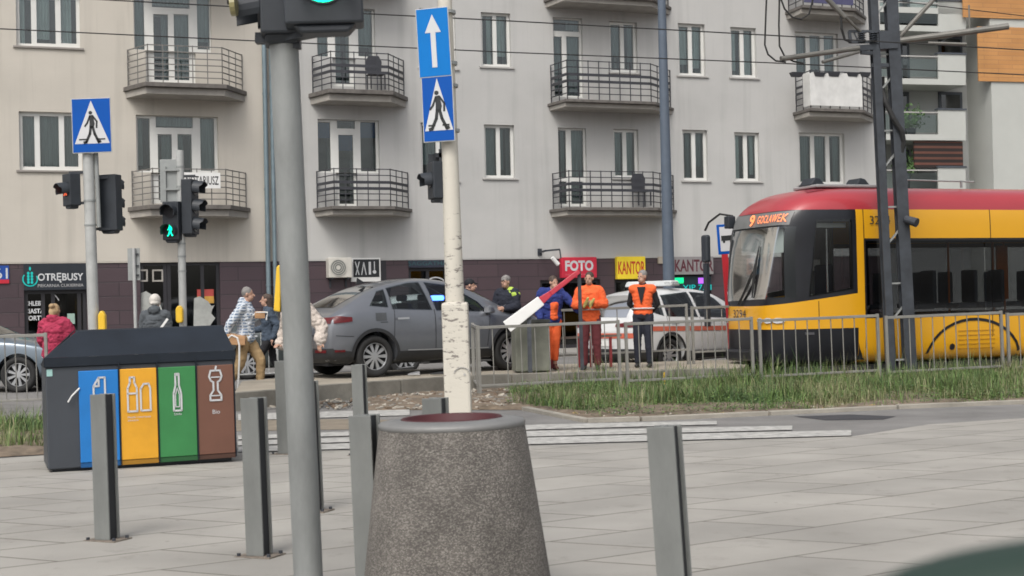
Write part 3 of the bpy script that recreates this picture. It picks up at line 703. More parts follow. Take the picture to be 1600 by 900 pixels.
for x in (q[0] + .1, q[2] - .1): m.bar((x, -.3, q[1] - .02), (x, .03, q[1] - .02), .04); m.bar((x, -.0, q[1] - .25), (x, -.0, q[1]), .04)
m.build('bracket', dark_steel, t)
# hairdresser sign
t = fthing('hairdresser_sign', 'black sign with white scissors comb and brush icons beside the air conditioner', 'sign')
q = fr(548, 403, 594, 440, 0); m = MB(); m.box(q[0], q[2], -.05, .035, q[1], q[3]); m.build('frame', white_pl, t)
m = MB(); m.box(q[0] + .06, q[2] - .04, -.058, -.051, q[1] + .12, q[3] - .04); m.build('panel', sign_black, t)
X0, X1 = q[0] + .1, q[2] - .1; W_ = X1 - X0; zc = (q[1] + q[3]) / 2 + .04; h = .17; m = MB()
def ln(*p): m.line2([(X0 + W_ * a, zc + h * b) for a, b in p], .025, -.064, -.059)
ln((.02, 1), (.18, -1)); ln((.2, 1), (.04, -1)); ln((.3, -1), (.4, .9), (.5, -1)); m.box(X0 + W_ * .62, X0 + W_ * .72, -.064, -.059, zc - h, zc + h); ln((.88, 1), (.88, -.2)); m.disc2(X0 + W_ * .88, zc - h * .6, .05, -.064, -.059, 10)
m.build('icons', sign_white, t)
m = MB(); q = fr(594, 403, 604, 470, 0); m.box(q[0], q[2], .02, .034, .2, q[3]); o = on_facade(m.build('wall_panel', shopframe)); tag(o, 'narrow black wall panel right of the hairdresser sign', 'panel')
m = MB(); q = fr(486, 405, 509, 420, 0)
# third shop
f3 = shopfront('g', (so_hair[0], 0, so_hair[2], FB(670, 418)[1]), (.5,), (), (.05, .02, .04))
t = fthing('shop_sign', 'dim dark sign with teal lettering above the dark red window', 'sign')
m = MB(); zz = FB(670, 418)[1]; m.box(so_hair[0], so_hair[2], .0, .1, zz, ZB - .035); m.build('fascia', mat('fascia_navy', (.02, .024, .04), .5), t)
text('lettering', 'SAGGATHAI', mat('dim_teal', (.03, .09, .1), .6), t, (so_hair[0] + so_hair[2]) / 2, -.004, (zz + ZB) / 2, 1.15, .12)
t = fthing('window_emblem', 'white ring emblem on the dark shop window above the car roof', 'emblem'); m = MB(); cx, cz = FB(681, 454, .14)
m.line2([(cx + .36 * math.cos(R(a)), cz + .36 * math.sin(R(a))) for a in range(0, 361, 10)], .035, .13, .136); m.build('ring', sign_white, t)
m = MB(); m.line2([(cx + .08 * math.cos(R(a)), cz + .02 + .08 * math.sin(R(a))) for a in range(0, 361, 30)], .03, .13, .136); m.build('knot', sign_white, t)
# photo shop
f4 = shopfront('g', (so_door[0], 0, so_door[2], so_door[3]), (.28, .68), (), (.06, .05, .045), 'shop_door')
t = fthing('photo_sign', 'red sign reading FOTO in white letters', 'sign'); q = fr(876, 402, 931, 434, -.05)
m = MB(); m.box(q[0], q[2], -.12, .035, q[1], q[3]); m.build('panel', mat('sign_red', (.48, .02, .045), .4, emit=(.5, .02, .04, .08)), t, bevel=.01)
text('lettering', 'FOTO', sign_white, t, (q[0] + q[2]) / 2, -.125, (q[1] + q[3]) / 2 + .05, (q[2] - q[0]) * .8, .3, bold=.04)
text('lettering', 'ZDJĘCIA DO DOKUMENTÓW', mat('pink_text', (.6, .2, .22), .5), t, (q[0] + q[2]) / 2, -.125, q[1] + .09, (q[2] - q[0]) * .8, .06)
t = fthing('exchange_sign', 'yellow sign reading KANTOR in red letters', 'sign'); q = fr(963, 401, 1007, 436, -.05)
m = MB(); m.box(q[0], q[2], -.12, .035, q[1], q[3]); m.build('panel', mat('sign_yellow', (.72, .55, .03), .4, emit=(.7, .5, .03, .1)), t, bevel=.01)
text('lettering', 'KANTOR', mat('sign_red_text', (.5, .05, .02), .4), t, (q[0] + q[2]) / 2, -.125, (q[1] + q[3]) / 2, (q[2] - q[0]) * .95, .38, bold=.02)
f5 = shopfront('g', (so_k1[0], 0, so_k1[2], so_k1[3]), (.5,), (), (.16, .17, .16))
t = fthing('exchange_sign', 'grey sign reading KANTOR in dark letters above a lit rate display', 'sign'); q = fr(1050, 401, 1113, 429, -.05)
m = MB(); m.box(q[0], q[2], -.12, .033, q[1], q[3]); m.build('panel', mat('sign_greyish', (.23, .22, .22), .5), t, bevel=.01)
text('lettering', 'KANTOR', mat('maroon_text', (.09, .02, .03), .4), t, (q[0] + q[2]) / 2 + .02, -.125, (q[1] + q[3]) / 2, (q[2] - q[0]) * .95, .36, bold=.02)
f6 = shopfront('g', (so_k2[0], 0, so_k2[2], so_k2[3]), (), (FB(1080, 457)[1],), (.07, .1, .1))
t = fthing('rate_display', 'dark exchange rate screen with green and violet blocks', 'screen'); q = fr(1053, 432, 1111, 455, 0)
m = MB(); m.box(q[0], q[2], .0, .1, q[1], q[3]); m.build('screen', mat('screen_dark', (.012, .03, .04), .3), t)
for a, b, c, nm in ((1053, 1068, (.0, .9, .3), 'green'), (1091, 1106, (.45, .12, .9), 'violet')):
    g_ = fr(a, 434, b, 443, 0); m = MB(); m.box(g_[0], g_[2], -.008, -.001, g_[1], g_[3]); m.build('lit_block', mat('led_' + nm, tuple(x * .2 for x in c), .5, emit=(*c, 1.1)), t)
text('digits', 'XIP 7.01', mat('led_teal', (0, .1, .1), .5, emit=(.0, .7, .65, .6)), t, FB(1089, 448)[0], -.006, FB(1089, 449)[1], .95, .16)
# wall lamp, camera
t = fthing('wall_lamp', 'thin angled wall lamp arm left of the FOTO sign', 'lamp'); a = FB(843, 394); b = FB(864, 391)
m = MB(); m.bar((a[0], -.02, a[1]), (a[0], -.5, a[1] + .02), .05); m.bar((a[0], -.5, a[1] + .02), (b[0], -.5, b[1]), .05); m.box(a[0] - .06, a[0] + .06, -.03, .03, a[1] - .1, a[1] + .1); m.bar((b[0], -.5, b[1]), (b[0] + .03, -.5, b[1] - .25), .03); m.build('arm', dark_steel, t)
m = MB(); c = FB(868, 409, -.5); m.cyl((c[0] - .1, -.5, c[1] + .12), (c[0] + .08, -.5, c[1] - .08), .06, n=10); m.build('lamp_head', white_pl, t)
m = MB(); q = fr(1028, 401, 1036, 412); m.box(q[0], q[2], -.04, .036, q[1], q[3]); o = on_facade(m.build('junction_box', mat('cream_box', (.4, .35, .28), .5), bevel=.01)); tag(o, 'small cream junction box between the two KANTOR signs', 'box')

# ---------------------------------------------------------------- modern building behind, right
MD = 72.0
mo = A(1397, 400, MD); mo.z = 0; MAng = R(14)
mr = thing('apartment_building', 'modern white apartment block with glass balconies and orange cladding', 'building', mo, MAng)
MT = TM(mr)
def FM(px, py, yl=0.0): return LP(MT, px, py, yl)
def frm(l, t, r, b, yl=0.0):
    my = (t + b) / 2; mx = (l + r) / 2
    return (FM(l, my, yl)[0], FM(mx, b, yl)[1], FM(r, my, yl)[0], FM(mx, t, yl)[1])
mwhite = mat('modern_white', (.47, .48, .45), .8, var=.05, scale=.6)
mgrey = mat('modern_grey', (.40, .41, .40), .8, var=.06, scale=.6)
orange_b = brickmat('orange_cladding', (.52, .26, .09), (.46, .22, .075), (.4, .2, .08), 1.6, .22, .02, .7)
xw0 = FM(1510, 100)[0]; xw1 = FM(1526, 100)[0]
m = MB(); m.box(-8, xw0 - .001, 0, 14, 0, 24); m.build('recessed_wall', mgrey, mr)
m = MB(); m.box(xw0, 40, -2.2, 14.1, 0, 24.2); m.build('wall', mwhite, mr)
for (t_, b_, l_) in ((-60, 29, 1503), (43, 128, 1527)):
    q = frm(l_, t_, 1620, b_, -2.2); m = MB(); m.box(q[0], 38, -2.28, -2.203, q[1], q[3]); m.build('cladding_panel', orange_b, mr)
mg = glassmat('balcony_glass', (.8, .86, .85), .1, 1.2)
mdk = mat('modern_dark', (.07, .08, .095), .4); brslat = brickmat('brown_slats', (.13, .05, .035), (.11, .045, .03), (.02, .012, .01), 5, .28, .09, .7, offset=0)
for i, (yt, yb, sl) in enumerate(((-25, -14, 12), (45, 60, 40), (131, 133, 123), (218, 222, 210), (305, 310, 300))):
    q = frm(1385, sl, 1509, sl + 9, -2.0)
    m = MB(); m.box(-8, q[2], -2.0, -.001, q[1], q[3]); bal = m.build('balcony', mwhite, mr)
    p = frm(1466, sl - 38, 1509, sl, -2.0); m = MB(); m.box(p[0], p[2], -2.0, -1.8, q[3], p[3]); m.box(p[2] - .2, p[2], -1.8, 0, q[3], p[3]); m.build('parapet', mwhite, bal)
    m = MB(); m.box(p[0] - .05, p[2] + .05, -2.05, -1.75, p[3], p[3] + .08); m.build('coping', mdk, bal)
    m = MB(); m.box(-8, p[0] - .02, -1.95, -1.92, q[3] + .1, p[3] - .25); m.build('glass_screen', mg, bal)
    m = MB(); m.box(-8, p[0], -1.99, -1.9, p[3] - .16, p[3] - .1); m.build('handrail', sill_m, bal)
    # door glazing behind
    for a, b_ in ((1405, 1420), (1466, 1503)):
        g_ = frm(a, sl - 66, b_, sl - 20, 0); m = MB(); m.box(g_[0], g_[2], -.06, -.001, q[3], g_[3]); w = m.build('window', mdk, mr)
        m = MB(); m.box(g_[0] + .15, g_[2] - .15, -.075, -.062, q[3] + .15, g_[3] - .15); m.build('pane', glassmat('modern_pane', (.1, .13, .16), .05, 3), w)
q = frm(1429, 221, 1505, 262, -1.9); m = MB(); m.box(q[0], q[2], -1.88, -1.8, q[1], q[3]); o = m.build('slatted_screen', brslat); o.location = mo; o.rotation_euler = (0, 0, MAng)
tag(o, 'dark red brown slatted privacy screen on the lowest modern balcony', 'screen')
for px, py, s_, lab in ((1424, 212, 1.0, 'leafy green potted plant on the modern balcony behind the mast'), (1417, 282, .9, 'dark green potted plant low on the modern balcony')):
    x, z = FM(px, py, -1.2); base = MT @ Vector((x, -1.2, z)); t = thing('potted_plant', lab, 'plant', base)
    m = MB(); m.cyl((0, 0, 0), (0, 0, .35), .18, .24); m.build('pot', mdk, t); m = MB(); r = random.Random(px)
    for _ in range(260):
        c = Vector((r.gauss(0, .3), r.gauss(0, .25), .4 + abs(r.gauss(.45, .35)))) * s_; a = Vector((r.uniform(-1, 1), r.uniform(-1, 1), r.uniform(-1, 1))) * .12; b_ = Vector((r.uniform(-1, 1), r.uniform(-1, 1), r.uniform(-1, 1))) * .12
        m._f([m.bm.verts.new(c + a), m.bm.verts.new(c + b_), m.bm.verts.new(c - a)])
    m.build('foliage', mat('plant_green', (.1, .19, .06), .7, var=.4, scale=3), t)
# ---------------------------------------------------------------- poles, signals, signs
def pole_frame(name, label, cat, D, top, bot, group=None):
    P1, P2 = A(top[0], top[1], D), A(bot[0], bot[1], D); k = (P1.x - P2.x) / (P1.z - P2.z)
    base = Vector((P2.x - k * P2.z, D, 0)); t = thing(name, label, cat, base, (0, math.atan(k), 0), group)
    T = TM(t); return t, (lambda px, py, yl=0.0: LP(T, px, py, yl))
def prect(L, l, t, r, b, yl=0.0):
    c, m_ = (l + r) / 2, (t + b) / 2; return (L(l, m_, yl)[0], L(c, b, yl)[1], L(r, m_, yl)[0], L(c, t, yl)[1])
def plate(parent, q, y, mfront, name='sign_plate', back=galv_l, rim=.012, rot=None):
    m = MB(); m.box(q[0], q[2], y, y + .012, q[1], q[3]); o = m.build(name, back, parent, bevel=.004)
    m = MB(); m.box(q[0] + rim, q[2] - rim, y - .003, y - .0005, q[1] + rim, q[3] - rim); f = m.build('sign_face', mfront, o); return o
def walker(m, cx, cz, s, y0, y1):
    m.disc2(cx - .02 * s, cz + .42 * s, .055 * s, y0, y1, 10)
    ln = lambda pts, w: m.line2([(cx + a * s, cz + b * s) for a, b in pts], w * s, y0, y1)
    m.prism([(cx + a * s, cz + b * s) for a, b in ((-.06, .34), (.05, .36), (.10, .1), (.07, -.02), (-.06, -.02), (-.05, .12))], y0, y1)
    ln([(-.04, .32), (-.12, .12), (-.19, .03)], .05); ln([(.05, .32), (.16, .16), (.15, -.02)], .05)
    ln([(-.02, .0), (-.05, -.2), (-.16, -.44), (-.22, -.45)], .075); ln([(.04, .0), (.09, -.2), (.2, -.44), (.25, -.42)], .075)
def crossing_face(o, q, y):
    W_, H_ = q[2] - q[0], q[3] - q[1]; cx = (q[0] + q[2]) / 2; m = MB()
    m.prism([(q[0] + W_ * .07, q[1] + H_ * .17), (q[2] - W_ * .05, q[1] + H_ * .17), (cx, q[3] - H_ * .05)], y - .006, y - .0035); m.build('triangle', sign_white, o)
    m = MB(); walker(m, cx, q[1] + H_ * .47, H_ * .62, y - .009, y - .0065); m.box(q[0] + W_ * .18, cx - W_ * .1, y - .009, y - .0065, q[1] + H_ * .235, q[1] + H_ * .26); m.box(cx + W_ * .12, q[2] - W_ * .16, y - .009, y - .0065, q[1] + H_ * .235, q[1] + H_ * .26)
    m.build('pictogram', sign_black, o)
lens_off = mat('lens_dark', (.035, .035, .04), .25)
def signal(parent, x, y, z, w, h, n, rz, lit=None, litm=None, ped=False, vis=True, depth=.16, name='signal_head', rk=.40):
    """box centred at x,y; z is its middle; faces -y before turning by rz"""
    m = MB(); m.box(-w / 2, w / 2, 0, depth, -h / 2, h / 2); m.prism([(-w * .4, -h / 2), (-w * .3, -h / 2 - .04), (w * .3, -h / 2 - .04), (w * .4, -h / 2)], .02, depth - .02)
    o = m.build(name, black_pl, parent, bevel=.012, loc=(x, y, z), rot=(0, 0, rz))
    hh = h / n; rr = min(w, hh) * rk
    for i in range(n):
        cz = h / 2 - hh * (i + .5)
        m = MB(); m.disc2(0, cz, rr, -.012, -.001, 24); on = (i == lit)
        m.build('lens', lens_off, o)
        if on:
            m = MB()
            if ped: walker(m, 0, cz, rr * 1.75, -.02, -.014)
            else: m.disc2(0, cz, rr * .93, -.02, -.014, 24)
            m.build('lit_symbol', litm, o)
        if vis:
            m = MB(); N = 16; pr = None
            for k in range(N + 1):
                a = R(-25 + 230 * k / N); L1 = rr * (1.5 if 30 < math.degrees(a) < 150 else 1.1)
                c = []
                for ra in (rr * 1.04, rr * 1.12):
                    c += [m.bm.verts.new((ra * math.cos(a), -.001, cz + ra * math.sin(a))), m.bm.verts.new((ra * math.cos(a), -L1, cz + ra * math.sin(a) - .02))]
                if pr:
                    m._f([pr[0], pr[1], c[1], c[0]]); m._f([pr[2], c[2], c[3], pr[3]]); m._f([pr[1], pr[3], c[3], c[1]])
                pr = c
            m.build('visor', black_pl, o, smooth=False)
    return o
green_led = mat('green_led', (0, .3, .18), .5, emit=(.0, 1.0, .5, 2.2)); red_led = mat('red_led', (.3, .05, .02), .5, emit=(1.0, .14, .05, .9))
amber_dim = mat('pale_lens', (.28, .25, .12), .3)
def yellow_button(parent, x, z, y, w=.12, h=.3):
    m = MB(); m.prism([(x - w / 2, z - h * .4), (x - w * .25, z - h / 2), (x + w * .25, z - h / 2), (x + w / 2, z - h * .4), (x + w / 2, z + h * .3), (x + w * .2, z + h / 2), (x - w * .2, z + h / 2), (x - w / 2, z + h * .3)], y, y + .1)
    return m.build('push_button_box', yellow_pl, parent, bevel=.02)
def shaft(parent, r, h, m_, bands=(), n=20, name='pole'):
    m = MB(); m.cyl((0, 0, 0), (0, 0, h), r, n=n, split=True); o = m.build(name, m_, parent, smooth=False)
    for p in o.data.polygons: p.use_smooth = len(p.vertices) == 4
    for b in bands: m = MB(); m.cyl((0, 0, b), (0, 0, b + .025), r * 1.1, n=n); m.build('clamp', galv, parent)
    return o

# left signal pole with crossing sign
t, L = pole_frame('signal_pole', 'grey signal pole with a blue crossing sign on top and a red pedestrian light', 'signal pole', 19.3, (138, 250), (146, 500))
D = 19.3; rr = 10 / 2200 * D * .85
zt = L(139, 240)[1]; shaft(t, rr, zt, galv_l, (L(143, 315)[1], L(143, 353)[1]))
q = prect(L, 112, 153, 174, 239, -.12); crossing_face(plate(t, q, -.12, sign_blue), q, -.12)
m = MB(); x, z = L(153, 270, .05); m.cyl((x, .02, L(153, 355)[1]), (x - .01, .02, zt + .1), .03); m.build('sign_post', galv, t)
x, z = L(105, 297, 0); signal(t, x, -.05, z, .24, .44, 1, R(-48), 0, red_led, True, name='pedestrian_signal')
m = MB()
for py in (270, 318): xx, zz = L(108, py, 0); m.bar((xx, 0, zz), (0, 0, zz), .035)
m.build('bracket', black_pl, t)
q = prect(L, 154, 272, 187, 360, .1); signal(t, (q[0] + q[2]) / 2, .3, (q[1] + q[3]) / 2, (q[2] - q[0]), q[3] - q[1], 3, R(165), depth=.17, name='vehicle_signal')
m = MB()
for py in (276, 357): zz = L(160, py)[1]; m.bar((0, .05, zz), ((q[0] + q[2]) / 2, .15, zz), .035)
m.build('bracket', black_pl, t)
x, z = L(160, 504, -.05); yellow_button(t, x, z, -.1, .1, .32)

# second signal pole
t, L = pole_frame('signal_pole', 'grey signal pole with a green walking man light right of the bakery', 'signal pole', 20.5, (281, 240), (286, 500))
shaft(t, .055, L(281, 235)[1], galv_l, [L(284, y)[1] for y in (262, 293, 382, 402, 425)])
q = prect(L, 250, 249, 277, 316, -.02); m = MB(); m.box(q[0], q[2], -.02, -.0, q[1], q[3]); o = m.build('sign_back', galv, t, bevel=.004)
m = MB()
for py in (266, 296): zz = L(265, py)[1]; m.bar((q[0] + .05, -.05, zz), (.0, -.05, zz), .03)
x = L(259, 290)[0]; m.bar((x, -.045, q[1]), (x, -.045, q[3] - .1), .03); m.build('sign_brace', galv, t)
x, z = L(267, 345, -.1); signal(t, x, -.14, z, .25, .56, 2, R(-12), 1, green_led, True, name='pedestrian_signal')
x, z = L(305, 323, 0); signal(t, x, .0, z, .26, .80, 3, R(78), name='vehicle_signal')
m = MB()
for py in (275, 366): xx, zz = L(305, py, 0); m.bar((xx, 0, zz), (0, 0, zz), .035)
m.build('bracket', black_pl, t)
x, z = L(281, 491, -.1); yellow_button(t, x, z, -.16, .1, .25)

# small board seen from behind
t, L = pole_frame('road_sign', 'small grey board seen from behind on a thin post left of the green walking man', 'sign', 24.5, (209, 392), (212, 510))
shaft(t, .03, L(209, 388)[1], galv_l); q = prect(L, 200, 388, 219, 438, .05); m = MB(); m.box(q[0], q[2], .035, .05, q[1], q[3]); m.build('sign_plate', galv, t)
m = MB()
for py in (397, 415, 430): zz = L(210, py)[1]; m.bar((q[0] + .1, .02, zz), (q[2] - .02, .02, zz), .025)
m.build('sign_brace', dark_steel, t)

# foreground pole
FD = 6.9
t, L = pole_frame('signal_pole', 'thick scuffed grey pole in the foreground carrying big black signal heads', 'signal pole', FD, (445, 100), (481, 880))
fgm = mat('scuffed_grey_paint', (.215, .225, .22), .55, 0, var=.22, scale=2.2, stretch=(2.5, 2.5, .9), bump=.1, bscale=20, detail=9)
shaft(t, .071, 4.2, fgm, n=32); m = MB(); zz = L(440, 44)[1]; m.cyl((0, 0, zz), (0, 0, zz + .04), .078, n=32); m.build('clamp', fgm, t)
m = MB(); m.cyl((.02, .07, L(497, 800)[1]), (.02, .07, L(470, 300)[1]), .07, n=24); 
m.bm.free()
q = prect(L, 450, -60, 571, 45, -.1)
sw = q[2] - q[0]; zc0 = q[1] + 1.2 / 2; o = signal(t, (q[0] + q[2]) / 2, -.24, zc0, sw, 1.2, 3, R(6), 2, green_led, False, True, .18, 'vehicle_signal', .3)
m = MB(); x0, z0 = L(470, 52, -.05); x1, z1 = L(512, 46, -.05); m.bar((0, -.04, z0), (x1, -.14, z1), .07, .08); m.bar((.055, -.02, L(460, 78)[1]), (.055, -.02, z0 + .05), .06); m.build('bracket', black_pl, t)
q = prect(L, 363, -60, 425, 55, -.1)
o = signal(t, (q[0] + q[2]) / 2 + .02, -.02, q[1] + .45, .26, .9, 3, R(-80), None, None, False, True, .2, 'vehicle_signal')
m = MB(); x1, z1 = L(400, 60, 0); m.bar((0, 0, z1 - .01), (x1, 0, z1), .06, .05); m.build('bracket', black_pl, t)
m = MB(); x, z = L(374, 14, -.1); m.cyl((x - .02, -.2, z), (x + .005, -.2, z), .055, n=16); m.build('round_lens', amber_dim, t)
# yellow button box seen edge on behind the pole
t, L = pole_frame('signal_pole', 'slim post with a long yellow push button box half hidden behind the foreground pole', 'signal pole', 17.5, (447, 420), (452, 600))
shaft(t, .055, 1.9, galv_l); x, z = L(434, 450, -.05); m = MB(); m.prism([(x - .05, z - .28), (x + .03, z - .3), (x + .06, z + .3), (x + .0, z + .26)], -.12, .0); m.build('push_button_box', yellow_pl, t, bevel=.015)
m = MB(); m.bar((x + .05, -.04, z - .3), (x + .07, -.04, z + .4), .05); m.build('button_back', black_pl, t)

# white flaking pole with arrow and crossing signs
WD = 16.0
t, L = pole_frame('lamp_column', 'white flaking column with a blue arrow sign above a crossing sign', 'lamp column', WD, (703, 240), (716, 630))
peel = bpy.data.materials.new('flaking_white_paint'); peel.use_nodes = True; nt = peel.node_tree; b = nt.nodes['Principled BSDF']; b.inputs['Roughness'].default_value = .75
tc = nt.nodes.new('ShaderNodeTexCoord'); mp = nt.nodes.new('ShaderNodeMapping'); mp.inputs['Scale'].default_value = (5, 5, 13); nt.links.new(tc.outputs['Object'], mp.inputs[0])
n = nt.nodes.new('ShaderNodeTexNoise'); n.inputs['Scale'].default_value = 1.7; n.inputs['Detail'].default_value = 7; n.inputs['Roughness'].default_value = .66; nt.links.new(mp.outputs[0], n.inputs['Vector'])
sp = nt.nodes.new('ShaderNodeSeparateXYZ'); nt.links.new(tc.outputs['Object'], sp.inputs[0])
g1 = nt.nodes.new('ShaderNodeMapRange'); g1.inputs[1].default_value = .25; g1.inputs[2].default_value = .75; g1.inputs[3].default_value = -.12; g1.inputs[4].default_value = .0; nt.links.new(sp.outputs['Z'], g1.inputs[0])
g2 = nt.nodes.new('ShaderNodeMapRange'); g2.inputs[1].default_value = 2.0; g2.inputs[2].default_value = 2.9; g2.inputs[3].default_value = 0; g2.inputs[4].default_value = -.12; nt.links.new(sp.outputs['Z'], g2.inputs[0])
a1 = nt.nodes.new('ShaderNodeMath'); a2 = nt.nodes.new('ShaderNodeMath'); nt.links.new(n.outputs[0], a1.inputs[0]); nt.links.new(g1.outputs[0], a1.inputs[1]); nt.links.new(a1.outputs[0], a2.inputs[0]); nt.links.new(g2.outputs[0], a2.inputs[1])
cr = nt.nodes.new('ShaderNodeValToRGB'); e = cr.color_ramp.elements; e[0].position = .56; e[0].color = (.56, .53, .46, 1); e[1].position = .61; e[1].color = (.2, .18, .16, 1)
nt.links.new(a2.outputs[0], cr.inputs[0]); nt.links.new(cr.outputs[0], b.inputs['Base Color'])
bp = nt.nodes.new('ShaderNodeBump'); bp.inputs['Strength'].default_value = .6; bp.inputs['Distance'].default_value = .01; bp.invert = True; nt.links.new(a2.outputs[0], bp.inputs['Height']); nt.links.new(bp.outputs[0], b.inputs['Normal'])
zs = L(712, 472)[1]; h1 = 7.5
wl = L(696, 550)[0]; wr = L(737, 550)[0]; rb = (wr - wl) / 2
m = MB(); m.box(-rb, rb, -rb, rb, 0, zs); m.build('column_base', peel, t, bevel=.03)
m = MB(); m.cyl((0, 0, zs - .02), (0, 0, h1), rb * .72, rb * .42, n=24, split=True); o = m.build('pole', peel, t)
for p in o.data.polygons: p.use_smooth = len(p.vertices) == 4
m = MB(); x, z = L(722, 588, -rb); m.line2([(x + .1 * math.cos(R(a)) , z + .1 * math.sin(R(a))) for a in range(20, 170, 15)], .01, -rb - .012, -rb - .002); m.disc2(x + .03, z + .02, .015, -rb - .012, -rb - .002, 8); m.build('access_hatch', sill_m, t)
for (a, b_, c, d, kind) in ((651, 12, 704, 121, 'arrow'), (659, 117, 710, 222, 'cross')):
    q = prect(L, a, b_, c, d, -.16); cx, cz = (q[0] + q[2]) / 2, (q[1] + q[3]) / 2; W_, H_ = q[2] - q[0], q[3] - q[1]
    q0 = (-W_ / 2, -H_ / 2, W_ / 2, H_ / 2)
    o = plate(t, q0, 0, sign_blue_l if kind == 'arrow' else sign_blue)
    o.location = (cx, -.17, cz); o.rotation_euler = (0, R(-.6 if kind == 'cross' else -1.6), R(-9))
    if kind == 'cross': crossing_face(o, q0, 0)
    else:
        m = MB(); m.prism([(-.24 * W_, .14 * H_), (0, .40 * H_), (.24 * W_, .14 * H_), (.075 * W_, .14 * H_), (.075 * W_, -.36 * H_), (-.075 * W_, -.36 * H_), (-.075 * W_, .14 * H_)], -.007, -.0035); m.build('arrow', sign_white, o)
m = MB()
for py in (20, 100, 135, 205):
    zz = L(700, py)[1]; m.bar((L(690, py)[0], -.14, zz), (0, -.14, zz), .04, .03); m.cyl((0, 0, zz - .015), (0, 0, zz + .02), .12, n=20)
m.build('sign_clamp', galv, t)
x, z = L(672, 282, 0); signal(t, x, .02, z, .22, .42, 1, R(-68), name='vehicle_signal', depth=.2)
m = MB(); xa, za = L(677, 300, 0)
for py in (243, 308): xx, zz = L(680, py, 0); m.bar((xx, 0, zz), (-.02, 0, zz), .05); m.bar((-.1, 0, zz - .07), (-.1, 0, zz + .07), .05)
m.bar((L(677, 240)[0], .1, L(677, 240)[1]), (L(679, 306)[0], .1, L(679, 306)[1]), .12, .1); m.build('bracket', black_pl, t)

# tall blue grey lamp column
t, L = pole_frame('lamp_column', 'slender blue grey steel column in front of the long balconies', 'lamp column', 31.0, (1034, 10), (1045, 430))
m = MB(); m.cyl((0, 0, .12), (0, 0, 1.2), .16, .14, n=20); m.cyl((0, 0, 1.2), (0, 0, 11), .135, .07, n=20); m.build('pole', mat('blue_grey_paint', (.085, .11, .145), .6, 0, var=.1), t)
m = MB(); m.bar((0, 0, 11), (0, -1.5, 11.4), .08); m.build('lamp_arm', galv, t); m = MB(); m.box(-.15, .15, -2.1, -1.4, 11.35, 11.5); m.build('lamp_head', galv, t, bevel=.03)

# tram catenary mast
CD = 24.3
t, L = pole_frame('catenary_mast', 'dark twin beam tram mast with insulators and wire arms standing in front of the tram', 'mast', CD, (1382, 60), (1408, 560))
mast = mat('mast_grey', (.04, .046, .055), .55, .2, var=.35, scale=4)
hm = 9.5
for (xt, xb) in ((-.16, -.19), (.14, .14)):
    for yy in (-.09, .09):
        m = MB(); m.bar((xb, yy, 0), (xt, yy, hm), .2 if xt > 0 else .13, .03, up=(0, 1, 0)); 
        m.bar((xb, yy * .2, 0), (xt, yy * .2, hm), .03, .16, up=(0, 1, 0)); m.build('beam', mast, t)
for i in range(14):
    z = .3 + i * .66; m = MB(); m.bar((-.15, .0, z), (.1, .0, z + (.28 if i % 2 else 0)), .04, .03); m.build('tie_plate', galv, t)
P = lambda px, py, yl=0.0: Vector((L(px, py, yl)[0], yl, L(px, py, yl)[1]))
m = MB(); m.cyl(P(1220, 92, -.6), P(1342, 75, -.15), .045, n=10); m.cyl(P(1285, 97, -.5), P(1342, 81, -.15), .03, n=10); m.build('contact_arm', mat('arm_grey', (.17, .165, .15), .6, .4, var=.2), t)
m = MB(); m.cyl(P(1388, 66, 0), P(1576, 41, -.3), .055, n=10); m.cyl(P(1450, 67, -.1), P(1510, 69, -.2), .025, n=8); m.cyl(P(1515, 50, -.2), P(1514, 8, -.2), .015, n=6); m.build('bracket_arm', MATS['arm_grey'], t)
m = MB(); m.cyl(P(1398, 66, 0), P(1458, 0, -.1), .04, n=10); m.cyl(P(1458, 0, -.1), P(1480, -25, -.1), .04, n=10); m.build('stay_rod', MATS['arm_grey'], t)
m = MB(); m.cyl(P(1280, -15, -.4), P(1320, 27, -.3), .045, n=10); m.cyl(P(1318, 24, -.3), P(1345, 50, -.1), .025, n=8); m.build('pantograph_stay', MATS['arm_grey'], t)
m = MB()
for px in (1344, 1348, 1352, 1362, 1366, 1370): 
    pass
for k, px in enumerate((1346, 1364)):
    a, b_ = P(px, 50, -.1), P(px, 67, -.1); m.cyl(a, b_, .03, n=8)
    for j in range(5): c = a.lerp(b_, (j + .5) / 5); m.cyl(c - Vector((0, 0, .01)), c + Vector((0, 0, .012)), .075, .05, n=12)
m.build('insulator', black_pl, t)
m = MB(); m.bar(P(1326, 49, -.1), P(1375, 49, -.1), .04); m.bar(P(1326, 66, -.1), P(1375, 66, -.1), .04); m.bar(P(1327, 49, -.1), P(1329, 66, -.1), .05); m.bar(P(1334, 50, -.1), P(1341, 65, -.1), .02)
m.bar(P(1338, 76, -.1), P(1380, 72, -.05), .08, .1); m.bar(P(1345, 82, -.1), P(1372, 84, -.05), .06); m.bar(P(1362, 82, -.05), P(1376, 102, -.05), .05); m.bar(P(1362, 102, -.05), P(1402, 102, -.05), .06); m.box(L(1372, 80)[0], L(1400, 80)[0], -.14, .14, L(1385, 78)[1], L(1385, 50)[1]); m.build('bracket', mast, t)
m = MB()
m.tube([P(1378, 140, .0), P(1384, 160, -.12), P(1396, 185, -.16), P(1409, 205, -.15), P(1412, 222, -.1), P(1408, 245, -.05)], .045, 8); m.tube([P(1380, 120, .05), P(1384, 300, .1), P(1398, 560, .05)], .025, 6); m.build('cable', rubber, t)
